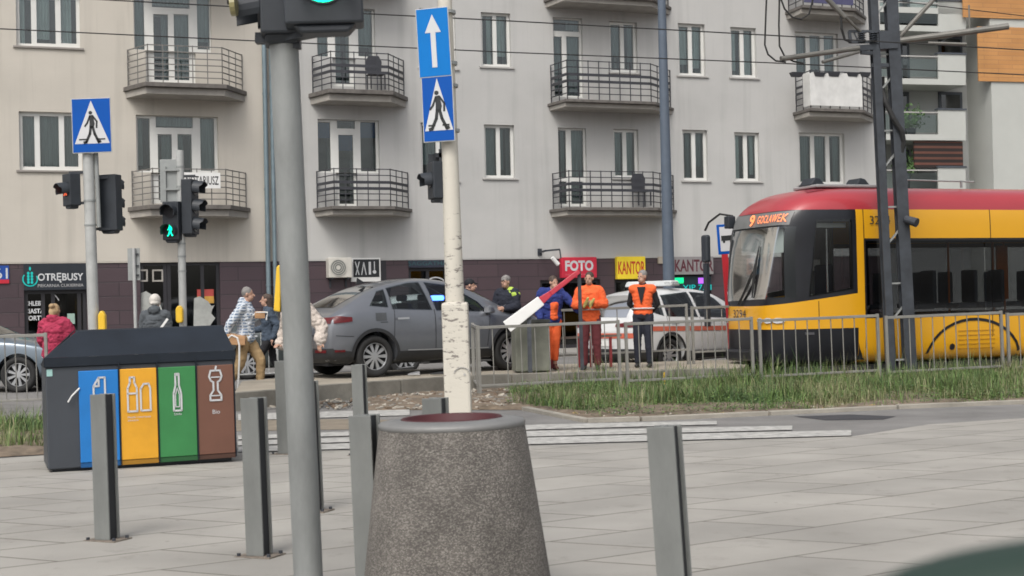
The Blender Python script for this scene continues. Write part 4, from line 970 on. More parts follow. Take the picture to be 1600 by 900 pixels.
m = MB(); m.tube([P(1314, 25, -.3), P(1315, 45, -.3), P(1320, 62, -.25), P(1330, 66, -.2)], .022, 6); m.build('hanger_cable', rubber, t); m = MB(); m.tube([P(1220, -2, -.4), P(1226, 14, -.4), P(1238, 27, -.4), P(1252, 30, -.4), P(1264, 22, -.4), P(1270, 0, -.4)], .016, 6); m.build('hanger_cable', rubber, t); m = MB()
m.tube([P(1198, -10, -.6), P(1196, 40, -.6), P(1195, 70, -.6), P(1200, 85, -.6), P(1212, 95, -.6), P(1228, 97, -.6)], .016, 6); m.build('hanger_cable', rubber, t); m = MB(); m.tube([P(1218, -10, -.5), P(1217, 40, -.5), P(1218, 72, -.5), P(1226, 88, -.5), P(1240, 96, -.5), P(1256, 99, -.5)], .016, 6); m.build('hanger_cable', rubber, t)
x, z = L(1418, 345, -.1); m = MB(); m.cyl((x - .05, -.15, z + .03), (x + .1, -.3, z - .05), .065, .08, n=12); m.bar((x, -.1, z), (.1, -.05, z), .04); m.build('floodlight', dark_steel, t)
# tram wires
for pts, D0, D1, r_, lab in (([(-200, 36), (0, 45), (400, 64), (800, 82), (1200, 98), (1600, 117), (1900, 131)], 24.0, 26.4, .011, 'lower contact wire running the whole width above the tram'),
                   ([(-200, -18), (0, -9), (583, 22), (800, 33), (1200, 55), (1600, 78), (1900, 95)], 22.5, 24.0, .011, 'upper contact wire passing the mast insulators'),
                   ([(1000, -32), (1413, 3), (1600, 25), (1900, 58)], 24.0, 26.0, .009, 'short bearer wire at the top right corner')):
    m = MB(); P3 = [A(x, y, D0 + (D1 - D0) * (x + 200) / 2100) for x, y in pts]; m.tube(P3, r_, 5); o = m.build('tram_wire', rubber); tag(o, lab, 'wire')

# bus stop sign
t, L = pole_frame('stop_sign', 'white and blue tram stop sign on a red post left of the tram', 'sign', 27.5, (1130, 400), (1136, 480))
q = prect(L, 1121, 350, 1152, 397); m = MB(); m.box(q[0], q[2], 0, .03, q[1], q[3]); o = m.build('sign_plate', sign_blue, t, bevel=.01)
m = MB(); m.box(q[0] + .05, q[2] - .05, -.004, -.001, q[1] + .06, q[3] - .05); m.build('sign_face', sign_white, o)
m = MB(); xx, zz = (q[0] + q[2]) / 2, (q[1] + q[3]) / 2; m.box(xx - .12, xx + .12, -.009, -.005, zz - .03, zz + .07); m.disc2(xx - .07, zz - .05, .025, -.009, -.005, 8); m.disc2(xx + .07, zz - .05, .025, -.009, -.005, 8); m.build('tram_pictogram', sign_black, o)
m = MB(); m.bar((L(1134, 420)[0], .0, 0), (L(1134, 420)[0], .0, q[1]), .12, .05); m.build('post', mat('red_paint', (.42, .02, .03), .4), t)

# ---------------------------------------------------------------- bollards
boll_m = mat('bollard_steel', (.19, .198, .19), .5, .2, var=.2, scale=4, stretch=(1, 1, .4), bump=.1, bscale=50)
boll_shade = mat('bollard_recess_shade', (.035, .037, .04), .6, .3)
def bollard(label, xb, yb, lean=.02, rz=-.35, h=.9):
    b_ = G(xb, yb); t = thing('bollard', label, 'bollard', b_, (0, -lean, rz), 'steel beam bollards along the pavement edge')
    w, d = .115, .1; m = MB()
    m.box(-w / 2, w / 2, -d / 2, -d / 2 + .012, .012, h); m.box(-w / 2, w / 2, d / 2 - .012, d / 2, .012, h); m.box(-.006, .006, -d / 2 + .012, d / 2 - .012, .012, h)
    m.build('post', boll_m, t, bevel=.003)
    m = MB(); m.box(-w / 2 + .004, -.0062, -d / 2 + .0125, d / 2 - .0125, .013, h - .004); m.box(.0062, w / 2 - .016, -d / 2 + .0125, d / 2 - .0125, .013, h - .004); m.build('recess_shade', boll_shade, t)  # near-black blocks paint the shade inside the open beam recess
    m = MB(); m.box(-.12, .12, -.085, .085, 0, .012); m.build('base_plate', mat('rusty_plate', (.2, .17, .14), .7, .3, var=.35, scale=20), t, bevel=.002)
    for sx in (-.1, .1):
        for sy in (-.06, .06): m = MB(); m.cyl((sx, sy, .012), (sx, sy, .028), .011, n=6); m.build('bolt', dark_steel, t)
bollard('bollard standing in front of the blue and orange bin doors', 168, 845, .02, -.42)
bollard('bollard between the recycling station and the thick foreground pole', 406, 870, .025, -.42)
bollard('tall looking bollard touching the left side of the concrete litter bin', 583, 952, .03, -.38)
bollard('bollard nearest the camera right of the litter bin', 1062, 1018, .05, -.45)
bollard('far bollard almost hidden left of the thick foreground pole', 446, 710, .02, -.3)
bollard('far bollard in front of the rear wheel of the grey car', 566, 712, .02, -.35, .86)
bollard('short looking bollard directly behind the litter bin rim', 690, 882, .02, -.4)
bollard('bollard hidden behind the thick foreground pole except its right edge', 490, 800, .03, -.35)

# ---------------------------------------------------------------- concrete litter bin
LD = 6.47; c = A(711, 700, LD); t = thing('litter_bin', 'large round exposed aggregate concrete litter bin with a maroon liner', 'litter bin', (c.x, LD, 0), (0, R(-.8), 0))
agg = bpy.data.materials.new('exposed_aggregate'); agg.use_nodes = True; nt = agg.node_tree; b = nt.nodes['Principled BSDF']; b.inputs['Roughness'].default_value = .85
tc = nt.nodes.new('ShaderNodeTexCoord'); mp = nt.nodes.new('ShaderNodeMapping'); mp.inputs['Scale'].default_value = (1, 1, 1.9); nt.links.new(tc.outputs['Object'], mp.inputs[0])
v = nt.nodes.new('ShaderNodeTexVoronoi'); v.inputs['Scale'].default_value = 150; nt.links.new(mp.outputs[0], v.inputs['Vector'])
cr = nt.nodes.new('ShaderNodeValToRGB'); e = cr.color_ramp.elements; e[0].position = 0; e[0].color = (.085, .078, .07, 1); e[1].position = 1; e[1].color = (.26, .243, .218, 1)
x = cr.color_ramp.elements.new(.55); x.color = (.12, .108, .096, 1)
sp = nt.nodes.new('ShaderNodeSeparateColor'); nt.links.new(v.outputs['Color'], sp.inputs[0]); nt.links.new(sp.outputs[0], cr.inputs[0])
n = nt.nodes.new('ShaderNodeTexNoise'); n.inputs['Scale'].default_value = 5; n.inputs['Detail'].default_value = 6; nt.links.new(tc.outputs['Object'], n.inputs['Vector'])
mr_ = nt.nodes.new('ShaderNodeMapRange'); mr_.inputs[1].default_value = .3; mr_.inputs[2].default_value = .7; mr_.inputs[3].default_value = .75; mr_.inputs[4].default_value = 1.25; nt.links.new(n.outputs[0], mr_.inputs[0])
vm = nt.nodes.new('ShaderNodeVectorMath'); vm.operation = 'SCALE'; nt.links.new(cr.outputs[0], vm.inputs[0]); nt.links.new(mr_.outputs[0], vm.inputs['Scale']); nt.links.new(vm.outputs[0], b.inputs['Base Color'])
bp = nt.nodes.new('ShaderNodeBump'); bp.inputs['Strength'].default_value = .8; bp.inputs['Distance'].default_value = .006; bp.invert = True; nt.links.new(v.outputs['Distance'], bp.inputs['Height']); nt.links.new(bp.outputs[0], b.inputs['Normal'])
m = MB(); m.lathe([(0.0, .0), (.44, 0), (.443, .03), (.335, .845), (.33, .85), (.30, .85)], 64); o = m.build('concrete_body', agg, t, smooth=True)
m = MB(); m.lathe([(.325, .84), (.336, .846), (.338, .862), (.33, .872), (.24, .885), (.235, .88), (.235, .80)], 64); m.build('rim', mat('rim_grey', (.19, .19, .185), .55, .2, var=.15), t, smooth=True)
m = MB(); m.lathe([(.232, .5), (.233, .882), (.227, .889), (.215, .886), (.205, .45), (0, .42)], 48); m.build('liner', mat('maroon_liner', (.055, .010, .013), .6, var=.2), t, smooth=True)

# ---------------------------------------------------------------- recycling station
p0 = G(75, 740); RA = R(21); t = thing('recycling_station', 'five compartment recycling station with blue orange green and brown doors', 'recycling bin', p0, (0, R(-.6), RA))
RT = TM(t); Lr = lambda px, py, yl=0.0: LP(RT, px, py, yl)
carc = mat('anthracite_metal', (.055, .062, .073), .5, .15, var=.1, scale=2); carc_d = mat('dark_hood', (.014, .019, .027), .6, 0, var=.25, scale=2, spec=.25)
xe = Lr(368, 640)[0]; dpt = .72; zt = .93
m = MB(); m.box(0, xe, 0, dpt, .03, zt); m.build('carcass', carc, t, bevel=.012)
m = MB(); m.box(.04, xe - .04, .05, dpt - .05, 0, .03); m.build('plinth', black_pl, t)
# hood: sloping roof open to the front
z1 = Lr(130, 517)[1]; xa = Lr(126, 517)[0]; xb_ = Lr(330, 515, dpt)[0]
m = MB(); hh = z1 - zt + .0
m.hexa([(-.01, -.02, zt + .001), (xe + .01, -.02, zt + .001), (xe + .01, -.0, zt + .001), (-.01, -.0, zt + .001), (-.01, -.02, zt + .08), (xe + .01, -.02, zt + .08), (xe + .01, 0, zt + .08), (-.01, 0, zt + .08)])
m.build('front_lip', carc_d, t)
m = MB(); m.hexa([(-.01, -.02, zt + .081), (xe - .0, -.02, zt + .081), (xe + .01, .02, zt + .081), (-.01, .02, zt + .081), (xa, dpt * .55, z1 - .01), (xe - .03, dpt * .55, z1 - .01), (xe - .03, dpt * .6, z1), (xa, dpt * .6, z1)])
m.hexa([(xa, dpt * .6, z1 - .02), (xe - .03, dpt * .6, z1 - .02), (xe - .03, dpt, z1 - .02), (xa, dpt, z1 - .02), (xa, dpt * .6, z1), (xe + .0, dpt * .6, z1), (xe + .0, dpt, z1), (xa, dpt, z1)])
m.build('hood', carc_d, t, bevel=.004)
m = MB()
m.prism([(0, 0)] * 0 or [(-.0, zt), (-.0, zt)], 0, 0) if False else None
m.hexa([(-.01, -.02, zt), (-.005, -.02, zt), (-.005, dpt, zt), (-.01, dpt, zt), (-.01, -.02, zt + .08), (-.005, -.02, zt + .08), (xa, dpt, z1), (xa - .01, dpt, z1)]); m.build('side_panel', carc_d, t)
icons = {}
pans = [(124, 186, (.01, .17, .50), 'blue'), (188, 246, (.68, .33, .02), 'orange'), (248, 307, (.035, .20, .06), 'green'), (309, 366, (.15, .068, .045), 'brown')]
def iconline(m, cx, cz, pts, s, w=.016): m.line2([(cx + a * s, cz + b_ * s) for a, b_ in pts], w, -.032, -.0285)
for l, r_, c, nm in pans:
    xl, _ = Lr(l, 640, -.02); xr, _ = Lr(r_, 640, -.02); zb = .075; ztp = .885
    m = MB(); m.box(xl, xr, -.024, -.001, zb, ztp); d = m.build('bin_door', mat('door_' + nm, c, .5, var=.10, scale=3, bump=.05, bscale=12), t, bevel=.006); d['label'] = nm + ' bin door'
    m = MB(); m.box(xl, xr, -.018, -.0015, .032, zb - .004); m.build('kick_plate', mat('kick_' + nm, tuple(x * .45 for x in c), .5), t)
    m = MB(); m.box(xr + .003, xr + .012, -.03, -.001, .04, .96); m.build('divider', carc_d, t)
    m = MB(); cx = (xl + xr) / 2
    if nm == 'green': iconline(m, cx, .66, [(-.2, -1), (-.2, -.1), (-.09, .35), (-.09, .95), (.09, .95), (.09, .35), (.2, -.1), (.2, -1), (-.2, -1)], .17); m.line2([(cx - .02, .9 - .09), (cx + .02, .9 - .09)], .012, -.032, -.0285); lab = 'Szkło'; iconline(m, cx, .66, [(-.1, -.8), (-.1, -.15), (.0, .2), (.1, -.15), (.1, -.8), (-.1, -.8)], .17, .008)
    if nm == 'orange':
        iconline(m, cx - .055, .665, [(-.25, -1), (-.25, .3), (-.12, .6), (-.12, .9), (.12, .9), (.12, .6), (.25, .3), (.25, -1), (-.25, -1)], .16); iconline(m, cx - .055, .665, [(-.25, 0), (.25, 0)], .16)
        iconline(m, cx + .06, .62, [(-.3, -.8), (-.3, .6), (-.1, .9), (.2, .9), (.3, .6), (.3, -.8), (-.3, -.8)], .14); lab = 'Metale i tworzywa\nsztuczne'
    if nm == 'brown':
        iconline(m, cx, .7, [(-.28, .9), (-.38, .55), (-.28, .3), (-.13, .2), (-.13, -.3), (-.33, -.6), (-.33, -.9), (.33, -.9), (.33, -.6), (.13, -.3), (.13, .2), (.28, .3), (.38, .55), (.28, .9), (-.28, .9)], .15); iconline(m, cx, .7, [(0, .9), (.05, 1.15)], .15); iconline(m, cx, .7, [(-.25, .5), (.25, .5)], .15, .01); iconline(m, cx, .7, [(-.25, -.62), (.25, -.62)], .15, .01); lab = 'Bio'
    if nm == 'blue': iconline(m, cx, .70, [(-.3, -1), (-.3, .3), (0, .8), (.35, .8), (.35, -1), (-.3, -1)], .15); iconline(m, cx, .70, [(-.3, .3), (0, .3), (0, .8)], .15); lab = 'Papier'
    m.build('icon', sign_white, d)
    text('lettering', lab, sign_white, d, cx, -.0285, .46 if nm != 'orange' else .44, (xr - xl) * (.62 if nm == 'orange' else .2))
m = MB(); q = (Lr(68, 577)[0], Lr(70, 583)[1], Lr(76, 577)[0], Lr(70, 570)[1]); m.box(.012, .06, -.004, -.001, .85, .91); o = m.build('sticker', mat('sticker_teal', (.3, .5, .47), .5), t)
m = MB(); m.tube([(Lr(106, 628)[0], -.03, Lr(106, 628)[1]), (Lr(112, 618)[0], -.04, Lr(112, 618)[1]), (Lr(124, 608)[0], -.03, Lr(124, 606)[1])], .007, 6); o = m.build('door_cord', white_pl, t)

# ---------------------------------------------------------------- railings
def rail_run(pA, pB, zb, h, label, group, nb=9, posts=True, gapm=.0, bot=.14):
    d = (pB - pA); Lg = d.length; ang = math.atan2(d.y, d.x); t = thing('railing_panel', label, 'railing', (pA.x, pA.y, zb), (0, R(-1.0), ang), group)
    w = .045; m = MB(); m.box(.03, Lg - .03, -w / 2, w / 2, h - .045, h); m.box(.03, Lg - .03, -w / 2, w / 2, bot, bot + .035); m.build('rail', galv_r, t, bevel=.004)
    for x in (.03, Lg - .03): m = MB(); m.box(x - w / 2, x + w / 2, -w / 2 - .002, w / 2 + .002, -.05, h + .01); m.build('post', galv_r, t, bevel=.004)
    for i in range(nb): x = .03 + (Lg - .06) * (i + 1) / (nb + 1); m = MB(); m.cyl((x, 0, bot + .03), (x, 0, h - .04), .009, n=6); m.build('baluster', galv_r, t)
    return t
galv_r = mat('railing_galvanised', (.25, .245, .225), .55, .35, var=.15, scale=5)
def FY(X): return 21.65 + .225 * X
def fpt(px):
    d = ray(px, 540); X = (FY(0) * d.x / d.y) / (1 - .225 * d.x / d.y); return Vector((X, FY(X), 0))
spans = [(746, 971, 'front railing panel before the grey concrete block'), (977, 1179, 'front railing panel before the three track workers'), (1186, 1376, 'front railing panel before the tram nose'),
         (1384, 1569, 'front railing panel left part before the yellow arched wheel cover'), (1574, 1760, 'front railing panel cut by the right edge of the photo')]
for a, b_, lab in spans: rail_run(fpt(a), fpt(b_), 0, 1.07, lab, 'railing panels along the grass strip', 9)
a = fpt(746); t = rail_run(a + Vector((-.0, .12, 0)), a + Vector((-.12, 1.6, 0)), 0, 1.07, 'short return railing panel beside the front wheel of the grey car', 'railing panels along the grass strip', 2)
for a, b_, lab in ((-190, -62, 'left verge railing panel outside the bin at the photo edge'), (-58, 78, 'left verge railing panel behind the girl in pink')):
    pa, pb = A(a, 600, 20.0 + .0), A(b_, 600, 20.0 + .2); pa.z = pb.z = 0; rail_run(pa, pb, 0, 1.1, lab, 'railing panels on the left verge', 7)
# railing on the platform, behind the workers
for a, b_, D0, D1, lab in ((826, 1078, 24.9, 25.5, 'platform railing panel the workers lean on'), (1082, 1290, 25.52, 26.3, 'platform railing panel partly behind the tram nose')):
    pa, pb = A(a, 560, D0), A(b_, 560, D1); rail_run(pa, pb, PT if False else .02, 1.26, lab, 'railing panels on the far side of the platform', 8, bot=.42)
# crowd barriers on the left
for a, b_, D0, lab in ((312, 354, 22.5, 'bent crowd barrier end behind the brown bin door'), (372, 432, 26.0, 'crowd barrier behind the walking couple'), (434, 520, 26.2, 'crowd barrier behind the person in the cream jacket')):
    pa, pb = A(a, 560, D0), A(b_, 560, D0 + .3); pa.z = pb.z = 0; Lg = (pb - pa).length
    t = thing('crowd_barrier', lab, 'barrier', pa, math.atan2(pb.y - pa.y, pb.x - pa.x)); m = MB()
    m.tube([(0, 0, .05), (0, 0, .8), (.04, 0, .95), (.14, 0, 1.02), (Lg - .14, 0, 1.02), (Lg - .04, 0, .95), (Lg, 0, .8), (Lg, 0, .05)], .018, 8); m.tube([(0, 0, .2), (Lg, 0, .2)], .014, 6); m.build('frame', galv_l, t)
    m = MB()
    for i in range(1, max(3, int(Lg / .13))): x = Lg * i / max(3, int(Lg / .13)); m.cyl((x, 0, .2), (x, 0, 1.01), .008, n=6)
    m.build('bars', galv_l, t); m = MB(); m.bar((.1, -.25, .02), (.1, .25, .02), .03); m.bar((Lg - .1, -.25, .02), (Lg - .1, .25, .02), .03); m.build('foot', galv_l, t)
# low red railing / bench behind the workers
pa, pb = A(852, 575, 24.6), A(972, 575, 24.8); t = thing('red_rail', 'low rusty rail on dark red posts behind the front railing', 'railing', (pa.x, pa.y, PT), (0, 0, math.atan2(pb.y - pa.y, pb.x - pa.x))); Lg = (pb - pa).length
redp = mat('dark_red_paint', (.27, .03, .035), .5, var=.2); m = MB(); m.bar((0, 0, .52), (Lg, 0, .55), .05, .04); m.build('rail', mat('rail_brownish', (.17, .14, .12), .6), t)
for x in (.12, .6, Lg - .55, Lg - .2): m = MB(); m.bar((x, 0, 0), (x, 0, .52), .045); m.build('post', redp, t)
# concrete block
pa = A(806, 575, 23.6); t = thing('concrete_block', 'greenish grey concrete block standing on the platform behind the railing', 'concrete block', (pa.x, 23.6, PT), (0, 0, R(8)))
m = MB(); m.box(0, .58, 0, .5, 0, .82); m.build('block', mat('mossy_concrete', (.16, .165, .135), .9, var=.22, scale=3, bump=.4), t, bevel=.02); m = MB(); m.box(-.02, .60, -.02, .52, .82, .87); m.build('cap', mat('dark_cap', (.06, .065, .06), .7), t)
# barrier plank leaning, white and red
pa = A(792, 511, 23.2); pb = A(905, 424, 23.6)
t = thing('barrier_board', 'tilted white and red barrier board rising beside the workers', 'barrier'); dv = (pb - pa)
for i, (f0, f1, mm, nm) in enumerate(((0, .47, white_pl, 'white_section'), (.47, .60, mat('rail_red', (.45, .03, .05), .4), 'red_section'), (.60, 1.0, mat('rail_red', None), 'red_section'))):
    a, b_ = pa + dv * f0, pa + dv * f1; m = MB(); m.bar(a, b_ - dv * .004, .05, (.2, .16, .16)[i], up=(0, -1, .0)); 
    m.bm.free(); m = MB(); n_ = Vector((0, -1, 0)); s_ = dv.normalized().cross(n_) ; wd = (.11, .07, .045)[i]; wd2 = (.09, .045, .04)[i]
    m.hexa([a - s_ * wd, b_ - s_ * wd2, b_ - s_ * wd2 + Vector((0, .06, 0)), a - s_ * wd + Vector((0, .06, 0)), a + s_ * wd, b_ + s_ * wd2, b_ + s_ * wd2 + Vector((0, .06, 0)), a + s_ * wd + Vector((0, .06, 0))]); m.build(nm, mm, t, bevel=.01)
m = MB(); m.bar(pa + dv * .3 + Vector((0, .07, 0)), Vector(((pa + dv * .3).x, 23.3, PT)), .07); m.build('stand_post', dark_steel, t)
m = MB(); m.bar(pb + Vector((0, .07, 0)), Vector((pb.x + .02, 23.7, PT)), .06); m.build('stand_post', dark_steel, t)
m = MB(); c = A(985, 640, 16.0)
# marker stake
g_ = A(1038, 590, 22.85); m = MB(); m.bar((g_.x, 22.85, 0), (g_.x, 22.85, .24), .025); o = m.build('marker_stake', yellow_pl); tag(o, 'short yellow marker stake against the platform kerb', 'stake')
# car mirror at the bottom right, close to the camera
t = thing('wing_mirror', 'dark green rounded car wing mirror at the bottom right corner close to the camera', 'wing mirror', (.0, 0, 0))
mg_ = mat('dark_green_paint', (.014, .032, .023), .6, var=.05); DM = .62; bm = bmesh.new(); bmesh.ops.create_uvsphere(bm, u_segments=40, v_segments=24, radius=1.0); me = bpy.data.meshes.new('housing')
for v_ in bm.verts:
    x, y, z = v_.co; k = 2.6; s_ = (abs(x) ** k + abs(y) ** k + abs(z) ** k) ** (-1 / k) if v_.co.length > 0 else 1; v_.co = Vector((x * s_ * .115, y * s_ * .05, z * s_ * .075))
bm.to_mesh(me); bm.free(); c = A(1662, 1112, DM); o = link('mirror_housing', me, mg_, t, smooth=True, loc=c, rot=(0, R(-9), R(-10)))
m = MB(); m.bar(c + Vector((0, .0, -.05)), c + Vector((.12, -.1, -.2)), .05, .04); m.build('mirror_arm', black_pl, t, bevel=.01)
# ---------------------------------------------------------------- vehicles
tintg = glassmat('car_glass', (.55, .6, .6), .03, 1.1)
cabin_m = mat('cabin_black', (.02, .02, .022), .8)
trimm = mat('car_trim', (.022, .023, .025), .55)
rimm = mat('alloy', (.42, .43, .44), .35, .5, var=.05)
lampred = mat('tail_red', (.10, .002, .005), .4, var=.45, scale=14)
lampclear = mat('lamp_clear', (.55, .56, .57), .15, var=.2, scale=12, coat=1)
def interp(tab, x, k):
    if x <= tab[0][0]: return tab[0][k]
    for a, b in zip(tab, tab[1:]):
        if x <= b[0]: t = (x - a[0]) / (b[0] - a[0]); return a[k] + (b[k] - a[k]) * t
    return tab[-1][k]
def loft(stations, ring):
    bm = bmesh.new(); rs = []
    for s_ in stations:
        h = ring(s_); pts = h + [(-y, z) for y, z in h[::-1][1:-1]]
        rs.append([bm.verts.new((s_[0] + (p[2] if len(p) > 2 else 0), p[0], p[1])) for p in pts])
    n = len(rs[0])
    for A_, B_ in zip(rs, rs[1:]):
        for k in range(n): bm.faces.new([A_[k], A_[(k + 1) % n], B_[(k + 1) % n], B_[k]])
    for r_, rev in ((rs[0], False), (rs[-1], True)):
        # cap as strips so that it subdivides cleanly
        h = n // 2; seq = r_
        for i in range(h):
            a, b, c, d = seq[i], seq[i + 1], seq[(n - i - 1) % n], seq[(n - i) % n]
            vs_ = [a, b, c, d]; u = []
            for v in vs_:
                if v not in u: u.append(v)
            if len(u) > 2: bm.faces.new(u if not rev else u[::-1])
    bmesh.ops.recalc_face_normals(bm, faces=bm.faces)
    me = bpy.data.meshes.new('loft'); bm.to_mesh(me); bm.free(); return me
def car_ring(s_, inset=0.0, zfloor=None):
    x, zt, w, zb, wr, z0 = s_; w -= inset; wr -= inset; zt -= inset; z0 = zfloor if zfloor is not None else z0
    zbelt = min(zb, zt - .05)
    g = max(.0, zt - zbelt)
    return [(0, z0), (w * .8, z0), (w * .965, z0 + .09), (w * .995, z0 + .28 * (zbelt - z0)), (w, z0 + .62 * (zbelt - z0)), (w * .975, zbelt - .04), (w * .94, zbelt + min(.02, g * .2)),
            (wr + (w * .94 - wr) * .5, zbelt + g * .5), (wr, zt - g * .14), (wr * .82, zt - g * .03), (wr * .4, zt), (0, zt + .004)]
def bvh_of(me): return BVHTree.FromPolygons([v.co.copy() for v in me.vertices], [tuple(p.vertices) for p in me.polygons])
def decal(parent, name, m_, poly, ax, bvh, off=.006, step=.07, thick=0.0, src=None, maxd=99):
    bm = bmesh.new() if src is None else src
    if src is None:
        f = bm.faces.new([bm.verts.new((a, b, 0)) for a, b in poly]); bmesh.ops.triangulate(bm, faces=[f])
    us = [v.co.x for v in bm.verts]; vs2 = [v.co.y for v in bm.verts]
    for k, lo, hi in ((0, min(us), max(us)), (1, min(vs2), max(vs2))):
        t = lo + step
        while t < hi:
            bmesh.ops.bisect_plane(bm, geom=bm.verts[:] + bm.edges[:] + bm.faces[:], plane_co=(t, 0, 0) if k == 0 else (0, t, 0), plane_no=(1, 0, 0) if k == 0 else (0, 1, 0)); t += step
    bad = []
    for v in bm.verts:
        a, b = v.co.x, v.co.y
        if ax == 'y-': o, d = Vector((a, -5, b)), Vector((0, 1, 0))
        elif ax == 'y+': o, d = Vector((a, 5, b)), Vector((0, -1, 0))
        elif ax == 'x-': o, d = Vector((-5, a, b)), Vector((1, 0, 0))
        elif ax == 'x+': o, d = Vector((25, a, b)), Vector((-1, 0, 0))
        else: o, d = Vector((a, b, 9)), Vector((0, 0, -1))
        h = bvh.ray_cast(o, d)
        if h[0] is None: bad.append(v); continue
        nrm = h[1] if h[1].dot(d) < 0 else -h[1]
        v.co = h[0] + nrm * off - d * off * .5
    if bad: bmesh.ops.delete(bm, geom=bad, context='VERTS')
    me = bpy.data.meshes.new(name); bm.to_mesh(me); bm.free(); return link(name, me, m_, parent, smooth=True)
def ring_decal(parent, name, m_, outer, inner, ax, bvh, off, step=.1):
    bm = bmesh.new(); a = [bm.verts.new((x, y, 0)) for x, y in outer]; b = [bm.verts.new((x, y, 0)) for x, y in inner]
    for i in range(len(a) - 1): bm.faces.new([a[i], a[i + 1], b[i + 1], b[i]])
    return decal(parent, name, m_, None, ax, bvh, off, step, src=bm)
def dtext(parent, name, s, m_, cx, cz, w, h, ax, bvh, flip=False, off=.012, **k):
    me = textmesh(s, w, h, **k); bm = bmesh.new(); bm.from_mesh(me)
    for v in bm.verts: v.co = ((-v.co.x if flip else v.co.x) + cx, v.co.z + cz, 0)
    return decal(parent, name, m_, None, ax, bvh, off, .3, src=bm)
def prism_mesh(poly, ax, lo, hi):
    m = MB()
    if ax == 'y': m.prism(poly, lo, hi)
    else: m.slab(poly, lo, hi)
    bmesh.ops.recalc_face_normals(m.bm, faces=m.bm.faces); me = bpy.data.meshes.new('c'); m.bm.to_mesh(me); m.bm.free(); return me
def cyl_mesh(x, z, r, y0, y1, n=40):
    m = MB(); m.cyl((x, y0, z), (x, y1, z), r, n=n); bmesh.ops.recalc_face_normals(m.bm, faces=m.bm.faces); me = bpy.data.meshes.new('c'); m.bm.to_mesh(me); m.bm.free(); return me
def wheel(parent, x, y, r, side, spokes=10, wd=.22, rim=rimm, twin=False, steer=0.0):
    m = MB(); M = Matrix.Rotation(R(90), 4, 'X'); pr = [(r * .66, -wd / 2 + .01), (r * .9, -wd / 2), (r * .97, -wd / 2 + .02), (r, -wd / 2 + .06), (r, wd / 2 - .06), (r * .97, wd / 2 - .02), (r * .9, wd / 2), (r * .66, wd / 2 - .01), (r * .66, -wd / 2 + .01)]
    m.lathe(pr, 40, M=M); o = m.build('wheel', rubber, parent, smooth=True, loc=(x, y, r), rot=(0, 0, steer))
    m = MB(); yo = side * (wd / 2 - .035); m.cyl((0, yo - side * .06, 0), (0, yo - side * .05, 0), r * .68, n=32); m.build('brake_disc', cabin_m, o)
    m = MB(); M2 = Matrix.Rotation(R(90), 4, 'X')
    m.lathe([(r * .66, -side * (wd / 2 - .02)), (r * .63, -side * (wd / 2 - .015)), (r * .61, -side * (wd / 2 - .04)), (r * .66, -side * (wd / 2 - .06))], 36, M=M2)
    m.cyl((0, yo, 0), (0, yo - side * .03, 0), r * .13, n=16)
    for k in range(spokes):
        a = 2 * math.pi * k / spokes; sp_ = .09 if twin and k % 2 == 0 else 0
        d = Vector((math.cos(a), 0, math.sin(a))); b = Vector((-math.sin(a), 0, math.cos(a)))
        p0 = d * r * .10; p1 = d * r * .63; w0, w1 = r * .045, r * .085
        m.hexa([p0 - b * w0 + Vector((0, yo - side * .03, 0)), p0 + b * w0 + Vector((0, yo - side * .03, 0)), p1 + b * w1 + Vector((0, yo - side * .03, 0)), p1 - b * w1 + Vector((0, yo - side * .03, 0)),
                p0 - b * w0 + Vector((0, yo, 0)), p0 + b * w0 + Vector((0, yo, 0)), p1 + b * w1 + Vector((0, yo - side * .008, 0)), p1 - b * w1 + Vector((0, yo - side * .008, 0))])
    m.build('rim', rim, o)
    return o
